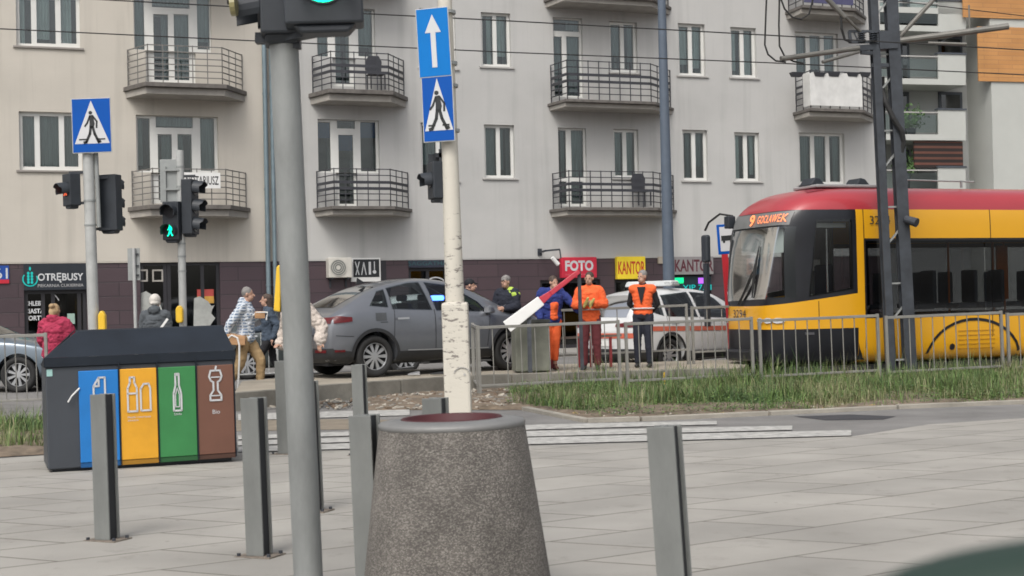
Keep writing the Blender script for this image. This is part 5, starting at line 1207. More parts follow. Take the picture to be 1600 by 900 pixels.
def car(name, label, cat, loc, rotz, paint, spec, group=None):
    t = thing(name, label, cat, loc, (0, 0, rotz), group)
    st = spec['st']; ra, fa, wr_ = spec['ra'], spec['fa'], spec['wr']; Wd = max(s_[2] for s_ in st)
    xs = []; x = st[0][0]
    stations = [tuple([s_[0]] + [s_[k] for k in range(1, 6)]) for s_ in st]
    hull = evalmesh(loft(stations, car_ring), [('SUBSURF', dict(levels=2, render_levels=2))])
    bv = bvh_of(hull)
    cab = loft([(x, interp(st, x, 1), interp(st, x, 2), interp(st, x, 3), interp(st, x, 4), interp(st, x, 5)) for x in spec['cab']], lambda s_: car_ring(s_, .055, .55))
    mods = [('BOOLEAN', dict(operation='DIFFERENCE', solver='EXACT', cutter=cab))]
    for ax_ in (ra, fa):
        for sd in (-1, 1): mods.append(('BOOLEAN', dict(operation='DIFFERENCE', solver='EXACT', cutter=cyl_mesh(ax_, wr_ + .01, wr_ * 1.16, sd * (Wd - .3), sd * (Wd + .3)))))
    for poly in spec['win']: mods.append(('BOOLEAN', dict(operation='DIFFERENCE', solver='EXACT', cutter=prism_mesh(poly, 'y', -1.5, 1.5))))
    for key in ('rear', 'front'):
        mods.append(('BOOLEAN', dict(operation='DIFFERENCE', solver='EXACT', cutter=prism_mesh(spec[key], 'z', spec[key + 'z'], 3))))
    body = evalmesh(hull.copy(), mods)
    b = link('body', body, paint, t, smooth=True)
    try:
        md = b.modifiers.new('wn', 'EDGE_SPLIT'); md.split_angle = R(32)
    except Exception: pass
    def grow(p, g_):
        cx = sum(a for a, _ in p) / len(p); cz = sum(c for _, c in p) / len(p)
        return [(a + math.copysign(g_, a - cx) * min(1, abs(a - cx) / .15), c + math.copysign(g_, c - cz) * min(1, abs(c - cz) / .1)) for a, c in p]
    for poly in spec['win']:
        for ax_ in ('y-', 'y+'): decal(t, 'side_window', tintg, grow(poly, .012), ax_, bv, .004)
    decal(t, 'rear_window', glassmat('rear_glass', (.25, .27, .27), .05, 5.0), grow(spec['rear'], .015), 'z', bv, .004); decal(t, 'windscreen', tintg, grow(spec['front'], .015), 'z', bv, .004)
    # interior
    m = MB(); m.box(spec['cab'][1], spec['cab'][-2], -Wd + .2, Wd - .2, .5, .58); m.build('cabin_floor', cabin_m, t)
    for sx in spec['seats']:
        for sy in (-.36, .36):
            m = MB(); m.box(sx, sx + .5, sy - .24, sy + .24, .58, .72); m.hexa([(sx - .05, sy - .24, .7), (sx + .08, sy - .24, .7), (sx + .08, sy + .24, .7), (sx - .05, sy + .24, .7), (sx - .22, sy - .2, 1.22), (sx - .12, sy - .2, 1.22), (sx - .12, sy + .2, 1.22), (sx - .22, sy + .2, 1.22)])
            m.box(sx - .25, sx - .15, sy - .13, sy + .13, 1.25, 1.42 if spec.get('tall', 1) else 1.36); m.build('car_seat', cabin_m, t, bevel=.03)
    m = MB(); m.box(spec['dash'], spec['dash'] + .35, -Wd + .25, Wd - .25, .75, .93); m.build('dashboard', cabin_m, t, bevel=.03)
    for ax_ in (ra, fa):
        for sd in (-1, 1): wheel(t, ax_, sd * (Wd - .125), wr_, sd, spec.get('spokes', 10), twin=True, rim=spec.get('rim', rimm))
    m = MB(); m.box(st[0][0] + .12, st[-1][0] - .15, -Wd + .28, Wd - .28, .21, .5); m.build('underbody', cabin_m, t)
    # arches, sills
    arch = lambda cx, r1: [(cx + r1 * math.cos(R(a)), wr_ + .01 + r1 * math.sin(R(a))) for a in range(-20, 201, 10)]
    if spec.get('clad'):
        for ax_ in (ra, fa): ring_decal(t, 'arch_cladding', trimm if not spec.get('bodyarch') else paint, arch(ax_, wr_ * 1.165 + .055), arch(ax_, wr_ * 1.165), 'y-', bv, .014, .09)
        sp_ = [(ra + wr_ * 1.2, .2), (fa - wr_ * 1.2, .2), (fa - wr_ * 1.2, .40), (ra + wr_ * 1.2, .42)]
        decal(t, 'sill_cladding', trimm, sp_, 'y-', bv, .01)
        decal(t, 'chrome_strip', rimm, [(ra + .6, .425), (fa - .5, .41), (fa - .5, .428), (ra + .6, .443)], 'y-', bv, .016)
        decal(t, 'rear_cladding', trimm, [(-Wd * .9, .2), (Wd * .9, .2), (Wd * .9, .5), (-Wd * .9, .5)], 'x-', bv, .01)
        decal(t, 'bumper_cladding', trimm, [(st[0][0] + .02, .2), (ra - wr_ * 1.2, .2), (ra - wr_ * 1.2, .44), (st[0][0] + .02, .5)], 'y-', bv, .01)
    for p in spec['gaps']: decal(t, 'panel_gap', cabin_m, p, 'y-', bv, .003, .08)
    for hx, hz in spec['handles']: decal(t, 'door_handle', spec.get('handm', rimm), [(hx - .11, hz), (hx + .11, hz + .005), (hx + .11, hz + .035), (hx - .11, hz + .03)], 'y-', bv, .03)
    for sd in ('y-', 'y+'):
        decal(t, 'mirror_mount', cabin_m, [(spec['mir'], spec['mirz']), (spec['mir'] + .1, spec['mirz']), (spec['mir'] + .05, spec['mirz'] + .1)], sd, bv, .01)
        y = (-1 if sd == 'y-' else 1) * (Wd + .02); m = MB(); m.hexa([(spec['mir'] - .02, y - .12, spec['mirz']), (spec['mir'] + .12, y - .1, spec['mirz'] + .02), (spec['mir'] + .12, y + .1, spec['mirz'] + .02), (spec['mir'] - .02, y + .1, spec['mirz']), (spec['mir'] - .02, y - .12, spec['mirz'] + .15), (spec['mir'] + .08, y - .1, spec['mirz'] + .13), (spec['mir'] + .08, y + .1, spec['mirz'] + .13), (spec['mir'] - .02, y + .1, spec['mirz'] + .15)]); m.build('wing_mirror', paint, t, bevel=.03)
    return t, bv
# grey coupe SUV
# x, ztop, half width, belt z, roof half width, bottom
suv = [(-.87, .80, .66, .78, .50, .36), (-.80, .98, .80, .94, .66, .25), (-.62, 1.12, .88, 1.04, .72, .22), (-.35, 1.25, .905, 1.09, .70, .21), (0, 1.43, .91, 1.09, .64, .2), (.45, 1.58, .91, 1.08, .60, .2), (.95, 1.64, .91, 1.06, .60, .2), (1.45, 1.64, .91, 1.03, .60, .2),
       (1.9, 1.54, .91, 1.02, .60, .2), (2.3, 1.36, .91, 1.01, .62, .2), (2.7, 1.13, .91, 1.0, .70, .2), (3.0, 1.05, .90, .97, .72, .2), (3.35, .99, .88, .90, .68, .22), (3.55, .86, .80, .78, .6, .25), (3.66, .68, .66, .62, .5, .32)]
spec_suv = dict(st=suv, ra=0, fa=2.72, wr=.345, cab=[-.3, -.1, .4, 1.0, 1.6, 2.2, 2.6, 2.75], seats=[.55, 1.45], dash=2.2,
    win=[[(-.04, 1.19), (.28, 1.16), (.31, 1.44), (.18, 1.41)], [(.37, 1.13), (1.12, 1.1), (1.02, 1.555), (.80, 1.545), (.38, 1.46)], [(1.22, 1.09), (2.25, 1.05), (2.12, 1.22), (1.85, 1.37), (1.60, 1.50), (1.14, 1.555)]],
    rear=[(-.52, -.42), (-.52, .42), (.22, .44), (.22, -.44)], rearz=1.02, front=[(1.72, -.5), (2.62, -.6), (2.62, .6), (1.72, .5)], frontz=.98, clad=True,
    gaps=[[(.33, .45), (.34, .45), (.39, 1.12), (.38, 1.12)], [(1.15, .45), (1.162, .45), (1.175, 1.1), (1.163, 1.1)], [(2.2, .45), (2.212, .45), (2.3, 1.04), (2.29, 1.04)], [(.1, .9), (.24, .9), (.24, .91), (.1, .91)], [(-.7, .70), (-.4, .68), (-.4, .69), (-.7, .71)]],
    handles=[(.52, .94), (1.38, .93)], mir=2.2, mirz=1.0, tall=0)
grey_paint = mat('grey_car_paint', (.165, .175, .195), .28, .45, var=.04, coat=1.0)
sl = A(583, 560, 23.2); b_ = R(35)
sx_ = Vector((math.cos(b_), math.sin(b_), 0)); sy_ = Vector((-math.sin(b_), math.cos(b_), 0))
# near rear wheel sits at the measured point; the car's axle centre is .79 m further in
SL = Vector((sl.x, 23.2, PT - .02)) + sy_ * .8
t, bv = car('parked_car', 'grey coupe style SUV stopped on the tram platform with a crumpled front', 'car', SL, b_, grey_paint, spec_suv)
decal(t, 'tail_light', lampred, [(-.72, .90), (-.42, .93), (-.42, 1.0), (-.66, 1.02), (-.72, 1.0)], 'y-', bv, .012, .04)
for sg in (-1, 1): decal(t, 'tail_light', lampred, [(sg * .78, .90), (sg * .2, .93), (sg * .2, .96), (sg * .55, .99), (sg * .78, 1.0)][::sg], 'x-', bv, .012, .05)
decal(t, 'boot_gap', cabin_m, [(-.7, .70), (.7, .70), (.7, .712), (-.7, .712)], 'x-', bv, .008)
decal(t, 'number_plate', white_pl, [(-.26, .56), (.26, .56), (.26, .67), (-.26, .67)], 'x-', bv, .015)
dtext(t, 'plate_lettering', 'WX 3291K', sign_black, 0, .615, .44, .07, 'x-', bv, True, .02) if False else None
for sg in (-1, 1): decal(t, 'reflector', lampred, [(sg * .74, .43), (sg * .45, .43), (sg * .45, .475), (sg * .74, .475)][::sg], 'x-', bv, .016, .05)
decal(t, 'reflector', lampred, [(-.72, .44), (-.56, .44), (-.56, .475), (-.72, .475)], 'y-', bv, .018, .05)
decal(t, 'fuel_flap', mat('flap_grey', (.10, .105, .11), .35, .4), [(.02, .93), (.22, .93), (.22, 1.06), (.02, 1.06)], 'y-', bv, .004)
m = MB(); m.prism([(.15, 1.55), (.32, 1.57), (.17, 1.66)], -.012, .012); m.build('antenna_fin', trimm, t)
m = MB(); m.hexa([(-.12, -.5, 1.36), (.1, -.52, 1.44), (.1, .52, 1.44), (-.12, .5, 1.36), (-.18, -.48, 1.385), (.08, -.5, 1.47), (.08, .5, 1.47), (-.18, .48, 1.385)]); m.build('roof_spoiler', trimm, t, bevel=.01) if False else m.bm.free()
# crumpled bonnet and hanging front pieces
r = random.Random(3); m = MB(); N, K = 9, 7; g_ = []
for i in range(N + 1):
    row = []
    for k in range(K + 1):
        x = 2.62 + .88 * i / N; y = -.78 + 1.56 * k / K; row.append(m.bm.verts.new((x, y, 1.1 + .06 * math.sin(i * .9) + .05 * math.sin(k * 1.7 + i) - .10 * (i / N) ** 2 + r.uniform(-.012, .012))))
    g_.append(row)
for i in range(N):
    for k in range(K): m._f([g_[i][k], g_[i + 1][k], g_[i + 1][k + 1], g_[i][k + 1]])
o = m.build('crumpled_bonnet', grey_paint, t); o.modifiers.new('s', 'SOLIDIFY').thickness = .02
m = MB(); m.bar((2.7, -.8, 1.04), (3.45, -.72, 1.0), .03, .05); m.build('bonnet_gap', cabin_m, t)
for i, (a, c, w_) in enumerate((((3.45, -.8, .85), (3.72, -.62, .62), .1), ((3.5, -.72, .6), (3.68, -.86, .38), .07), ((3.3, -.88, .5), (3.42, -.9, .2), .05), ((3.5, -.5, .72), (3.8, -.4, .5), .08))):
    m = MB(); m.bar(a, c, w_, .03); m.build('broken_trim', (lampclear, trimm, grey_paint, lampclear)[i], t)
# debris under the car
for i, (px, py, s_, lab) in enumerate(((632, 574, .16, 'pale broken plastic piece lying by the rear wheel of the grey car'), (645, 583, .1, 'small broken plastic piece on the platform edge'), (690, 582, .2, 'dark broken trim lying under the grey car'))):
    p = G(px, py + 4, PT); m = MB(); m.hexa([(-s_, -.05, .0), (s_, -.07, .0), (s_ * .8, .06, .0), (-s_ * .7, .08, .0), (-s_, -.05, .02), (s_, -.07, .04), (s_ * .8, .06, .06), (-s_ * .7, .08, .03)])
    o = m.build('plastic_debris', (lampclear, rimm, trimm)[i], loc=(p.x, p.y + .3, PT)); tag(o, lab, 'debris')
# white patrol SUV
pat = [(-.95, .82, .68, .80, .52, .34), (-.88, 1.02, .80, .98, .66, .26), (-.72, 1.32, .87, 1.04, .66, .22), (-.45, 1.53, .89, 1.06, .62, .2), (0, 1.62, .90, 1.05, .62, .2), (.6, 1.66, .90, 1.03, .62, .2), (1.2, 1.65, .90, 1.02, .62, .2),
       (1.7, 1.58, .90, 1.0, .62, .2), (2.15, 1.36, .90, .99, .64, .2), (2.5, 1.12, .90, .98, .72, .2), (2.9, 1.03, .89, .95, .72, .2), (3.25, .94, .86, .85, .68, .22), (3.42, .80, .78, .72, .6, .26), (3.5, .62, .66, .56, .5, .32)]
spec_pat = dict(st=pat, ra=0, fa=2.6, wr=.34, cab=[-.6, -.4, .2, .8, 1.4, 2.0, 2.4, 2.6], seats=[.4, 1.3], dash=2.05,
    win=[[(-.42, 1.2), (-.12, 1.12), (-.08, 1.46), (-.3, 1.42)], [(-.02, 1.11), (.88, 1.08), (.82, 1.56), (.02, 1.5)], [(.98, 1.08), (2.05, 1.04), (1.62, 1.42), (1.4, 1.53), (.92, 1.56)]],
    rear=[(-.82, -.5), (-.82, .5), (-.42, .5), (-.42, -.5)], rearz=1.12, front=[(1.55, -.5), (2.42, -.6), (2.42, .6), (1.55, .5)], frontz=.97, clad=True,
    gaps=[[(-.1, .45), (-.09, .45), (-.04, 1.1), (-.05, 1.1)], [(.93, .45), (.94, .45), (.94, 1.07), (.93, 1.07)], [(2.05, .45), (2.06, .45), (2.1, 1.03), (2.09, 1.03)]], handles=[(.12, .93), (1.12, .92)], mir=1.95, mirz=1.0, spokes=9, tall=0)
white_paint_c = mat('white_car_paint', (.62, .63, .63), .3, 0, var=.03, coat=.7)
c = A(1042, 560, 27.2); b_ = R(43); SP = Vector((c.x, 27.2, 0)) + Vector((-math.sin(b_), math.cos(b_), 0)) * .78
t, bv = car('patrol_car', 'white patrol car with orange side stripe and white roof beacon bar', 'car', SP, b_, white_paint_c, spec_pat)
stp = mat('orange_stripe', (.55, .13, .08), .4)
decal(t, 'side_stripe', stp, [(-.62, .83), (3.1, .76), (3.1, .85), (-.62, .92)], 'y-', bv, .005)
decal(t, 'rear_stripe', stp, [(-.74, .70), (.74, .70), (.74, .80), (-.74, .80)], 'x-', bv, .006)
dtext(t, 'side_number', '44', stp, 1.9, .55, .26, .12, 'y-', bv)
for sg in (-1, 1): decal(t, 'tail_light', lampred, [(sg * .82, .90), (sg * .3, .92), (sg * .3, .97), (sg * .82, 1.03)][::sg], 'x-', bv, .01, .05)
decal(t, 'tail_light', lampred, [(-.86, .90), (-.6, .92), (-.62, 1.0), (-.82, 1.03)], 'y-', bv, .01, .05)
decal(t, 'number_plate', white_pl, [(-.26, .55), (.26, .55), (.26, .66), (-.26, .66)], 'x-', bv, .012)
m = MB(); m.hexa([(.35, -.62, 1.69), (.65, -.62, 1.69), (.65, .62, 1.69), (.35, .62, 1.69), (.40, -.6, 1.80), (.60, -.6, 1.80), (.60, .6, 1.80), (.40, .6, 1.80)]); lb = m.build('beacon_bar', mat('beacon_grey', (.5, .52, .52), .35), t, bevel=.03)
m = MB(); m.box(.39, .61, -.58, -.3, 1.70, 1.785); m.build('beacon_lens', mat('beacon_smoke', (.12, .16, .14), .2), lb) if False else m.bm.free()
text('lettering', 'STRAŻ MIEJSKA', sign_black, lb, 0, 0, 0, .7, .05).location = (.5, -.632, 1.745)
# unmarked emergency car with a blue lamp seen through the grey car's windows
blue_led = mat('blue_led', (.02, .05, .6), .3, emit=(.06, .16, 1.0, 9))
c = A(690, 560, 29.5); t, bv = car('patrol_car', 'white emergency car with blue beacons glowing behind the grey car', 'car', (c.x - 1.0, 29.5, 0), R(20), white_paint_c, spec_pat)
decal(t, 'side_stripe', mat('navy_stripe', (.01, .03, .2), .4), [(-.62, .78), (3.1, .72), (3.1, .90), (-.62, .95)], 'y-', bv, .005)
m = MB(); m.box(.9, 1.15, -.6, .6, 1.665, 1.70); m.build('beacon_base', trimm, t)
for sg in (-1, 1): m = MB(); m.box(.92, 1.13, sg * .35 - .24, sg * .35 + .24, 1.701, 1.80); m.build('blue_beacon', blue_led, t, bevel=.03)
p = A(683, 466, 24.35); bt = thing('beacon_lamp', 'small bright blue flashing lamp seen through the front side window of the grey car', 'beacon', (p.x, 24.35, 0))
m = MB(); z = p.z; m.cyl((0, 0, z - .3), (0, 0, z - .04), .02); m.build('stand', trimm, bt); m = MB(); m.box(-.12, .12, -.05, .05, z - .04, z + .05); m.build('lens', blue_led, bt, bevel=.03)
# saloon cars on the left
sal = [(-.9, .75, .66, .74, .50, .34), (-.82, .93, .80, .88, .64, .26), (-.6, 1.02, .86, .93, .68, .22), (-.25, 1.10, .88, .94, .64, .2), (.2, 1.32, .88, .94, .58, .2), (.6, 1.43, .88, .94, .56, .2), (1.1, 1.45, .88, .93, .56, .2), (1.6, 1.38, .88, .92, .56, .2),
       (2.0, 1.20, .88, .91, .6, .2), (2.4, .99, .88, .90, .68, .2), (2.8, .93, .87, .86, .7, .2), (3.2, .86, .84, .78, .66, .22), (3.42, .74, .76, .66, .6, .25), (3.52, .58, .64, .52, .5, .32)]
spec_sal = dict(st=sal, ra=0, fa=2.68, wr=.32, cab=[-.2, 0, .4, .9, 1.5, 2.0, 2.3, 2.45], seats=[.5, 1.35], dash=1.95,
    win=[[(-.02, 1.0), (.85, .98), (.82, 1.36), (.4, 1.3)], [(.95, .98), (2.0, .96), (1.65, 1.2), (1.4, 1.31), (.92, 1.36)]], rear=[(-.2, -.45), (-.2, .45), (.42, .42), (.42, -.42)], rearz=.98, front=[(1.48, -.44), (2.3, -.58), (2.3, .58), (1.48, .44)], frontz=.93,
    gaps=[[(.9, .4), (.91, .4), (.91, .97), (.9, .97)], [(2.0, .4), (2.01, .4), (2.08, .95), (2.07, .95)]], handles=[(.1, .84), (1.1, .83)], mir=1.85, mirz=.93, spokes=9, tall=0)
bluegrey = mat('blue_grey_car_paint', (.13, .165, .20), .3, .4, coat=.8, var=.04)
c = A(16, 583, 25.2)
t, bv = car('parked_car', 'blue grey saloon car behind the left railing next to the girl in pink', 'car', (c.x - 2.68 + .1, 25.9, 0), R(3), bluegrey, spec_sal)
for sg, ax_ in ((-1, 'y-'),): decal(t, 'headlight', lampclear, [(3.1, .62), (3.42, .55), (3.42, .66), (3.15, .74)], 'y-', bv, .01, .05)
whitec = white_paint_c
dk = mat('dark_green_car_paint', (.05, .06, .06), .3, .3, coat=.8, var=.04)
c = A(345, 540, 28.2); t, bv = car('parked_car', 'dark grey hatchback behind the man in the checked shirt', 'car', (c.x + .35, 29.0, 0), R(12), dk, spec_sal)

# ---------------------------------------------------------------- tram
TA = R(20); nose = Vector((4.12, 25.15, 0)); tr = thing('tram', 'yellow and red low floor tram showing route 9 on its front display', 'tram', nose, (0, 0, TA))
ylw = mat('tram_yellow', (.68, .34, .012), .32, var=.04, scale=.8, coat=.5); red = mat('tram_red', (.36, .035, .045), .35, var=.06, scale=.8, coat=.5)
tblk = mat('tram_black', (.011, .012, .016), .3, var=.3, scale=1.5); tglass = mat('tram_dark_glass', (.03, .034, .038), .06, var=.5, scale=.9, coat=.6)
TS = [(0.0, 1.25, .50, .36), (.07, 1.5, .70, .32), (.16, 2.25, .82, .28), (.27, 2.93, .92, .24), (.45, 3.12, 1.02, .22), (.75, 3.28, 1.11, .2), (1.2, 3.36, 1.16, .2), (1.9, 3.38, 1.175, .2), (4, 3.38, 1.175, .2), (7, 3.38, 1.175, .2), (10, 3.38, 1.175, .2), (12, 3.38, 1.175, .2)]
def tram_ring(s_, inset=0.0, zf=None):
    x, zt, w, z0 = s_; w -= inset; zt -= inset; z0 = zf or z0
    H_ = [0, 0, .04, .12, .3, .45, .6, .74, .86, .925, .97, 1.0, 1.0]; Wf = [0, .8, .97, 1, 1, 1, 1, 1, .995, .94, .80, .45, 0]
    return [(w * a, z0 + (zt - z0) * b) for a, b in zip(Wf, H_)]
hull = evalmesh(loft(TS, tram_ring), [('SUBSURF', dict(levels=2, render_levels=2))])
tbv = bvh_of(hull)
cabf = loft([s_ for s_ in TS if .3 < s_[0]][:-1] , lambda s_: tram_ring(s_, .06, .75))
win_side = [(1.86, 1.08), (11.5, 1.08), (11.5, 2.34), (1.84, 2.34)]
cabwin = [(.72, 1.44), (1.5, 1.56), (1.5, 2.72), (.86, 2.72)]
mods = [('BOOLEAN', dict(operation='DIFFERENCE', solver='EXACT', cutter=cabf)), ('BOOLEAN', dict(operation='DIFFERENCE', solver='EXACT', cutter=prism_mesh(win_side, 'y', -1.5, 1.5))), ('BOOLEAN', dict(operation='DIFFERENCE', solver='EXACT', cutter=prism_mesh(cabwin, 'y', -1.5, 1.5)))]
fm = MB(); fm.box(-.5, .72, -.93, .66, 1.42, 2.62); me_ = bpy.data.meshes.new('c'); bmesh.ops.recalc_face_normals(fm.bm, faces=fm.bm.faces); fm.bm.to_mesh(me_); fm.bm.free(); mods.append(('BOOLEAN', dict(operation='DIFFERENCE', solver='EXACT', cutter=me_)))
shell = evalmesh(hull.copy(), mods)
bm = bmesh.new(); bm.from_mesh(shell)
for co, no in (((0, 0, 2.93), (0, 0, 1)), ((0, 0, .86), (0, 0, 1)), ((1.62, 0, 0), (1, 0, 0)), ((0, 0, 1.27), (-.12, 0, 1)), ((1.78, 0, 0), (1, 0, 0)), ((0, 0, 2.42), (0, 0, 1)), ((0, 0, 1.02), (0, 0, 1))):
    bmesh.ops.bisect_plane(bm, geom=bm.verts[:] + bm.edges[:] + bm.faces[:], plane_co=co, plane_no=no)
for f in bm.faces:
    c = f.calc_center_median(); k = 0
    if c.z > 2.93: k = 1
    elif c.x < 1.62:
        if c.z < .86: k = 2
        elif c.z > 1.27 + .12 * c.x: k = 2
    elif c.x > 1.78 and 1.02 < c.z < 2.42: k = 2
    f.material_index = k; f.smooth = True
groups = {0: ('body', ylw), 1: ('roof', red), 2: ('black_surround', tblk)}
for k, (nm, mm) in groups.items():
    b2 = bm.copy(); bmesh.ops.delete(b2, geom=[f for f in b2.faces if f.material_index != k], context='FACES')
    for f in b2.faces: f.material_index = 0
    me = bpy.data.meshes.new(nm); b2.to_mesh(me); b2.free(); o = link(nm, me, mm, tr, smooth=True); md = o.modifiers.new('e', 'EDGE_SPLIT'); md.split_angle = R(35)
bm.free()
tg = glassmat('tram_glass', (.33, .34, .35), .05, 1.9); ts_ = glassmat('tram_screen_glass', (.82, .86, .86), .06, .8, 0.0)
ys = lambda a, b, z0, z1: [(a, z0), (b, z0), (b, z1), (a, z1)]
for a, b in ((1.80, 4.3), (4.32, 6.6), (6.62, 8.9), (8.92, 11.5)): decal(tr, 'side_window', tg, ys(a, b, 1.05, 2.38), 'y-', tbv, .006, .3)
decal(tr, 'side_window', tg, ys(1.80, 11.5, 1.05, 2.38), 'y+', tbv, .006, .3)
cg = glassmat('cab_glass', (.62, .65, .65), .04, 1.4); decal(tr, 'cab_window', cg, [(.68, 1.42), (1.53, 1.54), (1.53, 2.75), (.84, 2.75)], 'y-', tbv, .006, .1); decal(tr, 'cab_window', cg, [(.68, 1.42), (1.53, 1.54), (1.53, 2.75), (.84, 2.75)], 'y+', tbv, .006, .1)
decal(tr, 'windscreen', ts_, [(-1.02, 1.40), (.74, 1.36), (.72, 2.64), (-1.02, 2.64)], 'x-', tbv, .008, .06)
dsp = decal(tr, 'display_panel', mat('display_panel', (.16, .165, .165), .35), [(-.97, 2.67), (.74, 2.67), (.74, 2.91), (-.97, 2.91)], 'x-', tbv, .012, .1)
led = mat('orange_led', (.5, .1, .03), .5, emit=(1.0, .26, .09, 1.5))
dtext(tr, 'route_number', '9', led, .0, 2.79, .17, .2, 'x-', tbv, True, .03, bold=.02)
dtext(tr, 'destination', 'GOCŁAWEK', led, -.57, 2.79, .74, .135, 'x-', tbv, True, .03, bold=.0, spacing=1.15)
dk_num = mat('number_dark', (.03, .03, .03), .5)
dtext(tr, 'fleet_number', '3294', dk_num, .12, 1.14, .46, .14, 'x-', tbv, True, .012)
dtext(tr, 'fleet_number', '3294', dk_num, 2.10, 2.74, .42, .15, 'y-', tbv, False, .012)
# panel gaps, wheel cover
for x in (1.76, 4.45, 7.2, 10): decal(tr, 'panel_gap', tblk, [(x, .4 if x > 1.9 else .95), (x + .015, .4 if x > 1.9 else .95), (x + .015, 2.93), (x, 2.93)] if x > 1.9 else [(x, .5), (x + .015, .5), (x + .015, 2.93), (x, 2.93)], 'y-', tbv, .004, .3)
decal(tr, 'panel_gap', tblk, [(.85, .96), (.862, .96), (.862, 1.34), (.85, 1.34)], 'y-', tbv, .004, .1)
cxw, rw = 4.05, 1.0
arc = [(cxw + (rw + .05) * math.cos(R(a)), .2 + (rw - .22) * math.sin(R(a))) for a in range(5, 176, 10)]; arc2 = [(cxw + rw * math.cos(R(a)), .2 + (rw - .27) * math.sin(R(a))) for a in range(5, 176, 10)]
ring_decal(tr, 'wheel_cover_seal', tblk, arc, arc2, 'y-', tbv, .008, .12)
for z in (.42, .50, .58, .66, .74): decal(tr, 'vent_slat', mat('tram_yellow_dark', (.38, .18, .01), .5), [(cxw - .35, z), (cxw + .45, z), (cxw + .45, z + .014), (cxw - .35, z + .014)], 'y-', tbv, .007, .3)
decal(tr, 'lock', tblk, [(cxw - .48 + .06 * math.cos(a * .8), .47 + .06 * math.sin(a * .8)) for a in range(8)], 'y-', tbv, .01, .2)
decal(tr, 'skirt_trim', tblk, [(1.62, .2), (1.98, .2), (1.72, .34), (1.64, .5), (1.62, .6)], 'y-', tbv, .008, .1)
for k, y in enumerate((-.86, -.72, -.56)): decal(tr, 'headlight', lampclear, [(y + .075 * math.cos(a * .7), 1.015 + .05 * math.sin(a * .7)) for a in range(9)], 'x-', tbv, .02, .06)
for k, y in enumerate((.62, .72)): decal(tr, 'headlight', lampclear, [(y + .05 * math.cos(a * .7), 1.01 + .045 * math.sin(a * .7)) for a in range(9)], 'x-', tbv, .02, .06)
m = MB(); m.box(-.12, .15, -.5, .5, .30, .5); m.build('coupler_cover', tblk, tr, bevel=.04)
m = MB(); m.box(.4, 11.9, -1.0, 1.0, .0, .2); m.build('undercarriage', cabin_m, tr)
# interior
m = MB(); m.box(.6, 11.8, -1.1, 1.1, .76, .80); m.build('cabin_floor', mat('tram_floor', (.08, .08, .09), .7), tr)
m = MB(); m.box(1.72, 1.77, -.2, 1.1, .8, 3.1); m.build('cab_partition', mat('partition_grey', (.16, .17, .18), .6), tr); m = MB(); m.box(1.66, 1.71, .15, .5, 1.9, 2.1); m.build('notice', white_pl, tr); m = MB(); m.box(.9, 1.5, -1.02, -1.0, 2.62, 2.7); m.build('added_white_strip', mat('pale_strip', (.6, .6, .58), .6), tr); m = MB(); m.box(.75, 1.0, -.7, -.3, 1.42, 1.46); m.build('added_white_sheet', white_pl, tr); m = MB(); m.cyl((1.15, -.95, 1.3), (1.15, -.95, 2.6), .02, n=8); m.build('grab_pole', chrome, tr)  # white strip and sheet are added to lighten the dark cab
m = MB(); m.box(.42, .8, -.85, .85, .8, 1.3); m.hexa([(.3, -.8, 1.3), (.8, -.85, 1.3), (.8, .85, 1.3), (.3, .8, 1.3), (.35, -.8, 1.36), (.75, -.85, 1.42), (.75, .85, 1.42), (.35, .8, 1.36)]); m.build('driver_desk', mat('desk_grey', (.18, .19, .2), .6), tr)
m = MB(); m.box(1.3, 1.7, -.25, .25, 1.15, 1.3); m.box(1.62, 1.74, -.25, .25, 1.3, 2.0); m.build('driver_seat', mat('seat_navy', (.03, .035, .06), .8), tr, bevel=.04)
m = MB(); m.box(.36, .39, -.82, .66, 2.2, 2.62); m.build('pale_screen_panel', mat('pale_panel', (.52, .56, .54), .8, var=.04), tr)  # plain pale panel behind the upper windscreen
m = MB(); m.box(.55, .56, .18, .66, 1.95, 2.2); m.build('reflection_card', MATS['pale_panel'], tr) if False else m.bm.free()
for nm, (y0, y1), cc in (('window_notice', (.22, .48), (.55, .2, .12)), ('window_notice', (-.1, .20), (.08, .17, .26))):
    m = MB(); m.box(.36, .37, y0, y1, 1.84, 2.14); m.build(nm, mat('notice_%d' % int(y0 * 100), cc, .7, var=.3), tr)
me = textmesh('SIS', .36, .13, bold=.02); o = link('notice_lettering', me, sign_black, tr, loc=(.352, .2, 2.0), rot=(0, 0, R(-90)))  # reflected word in the windscreen, set as solid black letters
opole = mat('orange_pole', (.85, .24, .04), .4)
for x in (2.6, 4.0, 5.0, 5.25, 7.0):
    m = MB(); m.cyl((x, -.55, .8), (x, -.55, 3.1), .02, n=8); m.build('grab_pole', opole, tr)
m = MB(); m.box(5.06, 5.3, -.6, -.56, 1.3, 2.3); m.build('orange_partition', opole, tr)
for x in (3.0, 3.9, 4.5, 5.6, 6.4):
    for y in (-.75, .75): m = MB(); m.box(x, x + .4, y - .2, y + .2, 1.15, 1.25); m.box(x + .36, x + .44, y - .2, y + .2, 1.25, 1.85); m.build('passenger_seat', mat('seat_grey', (.16, .19, .23), .7), tr, bevel=.03)
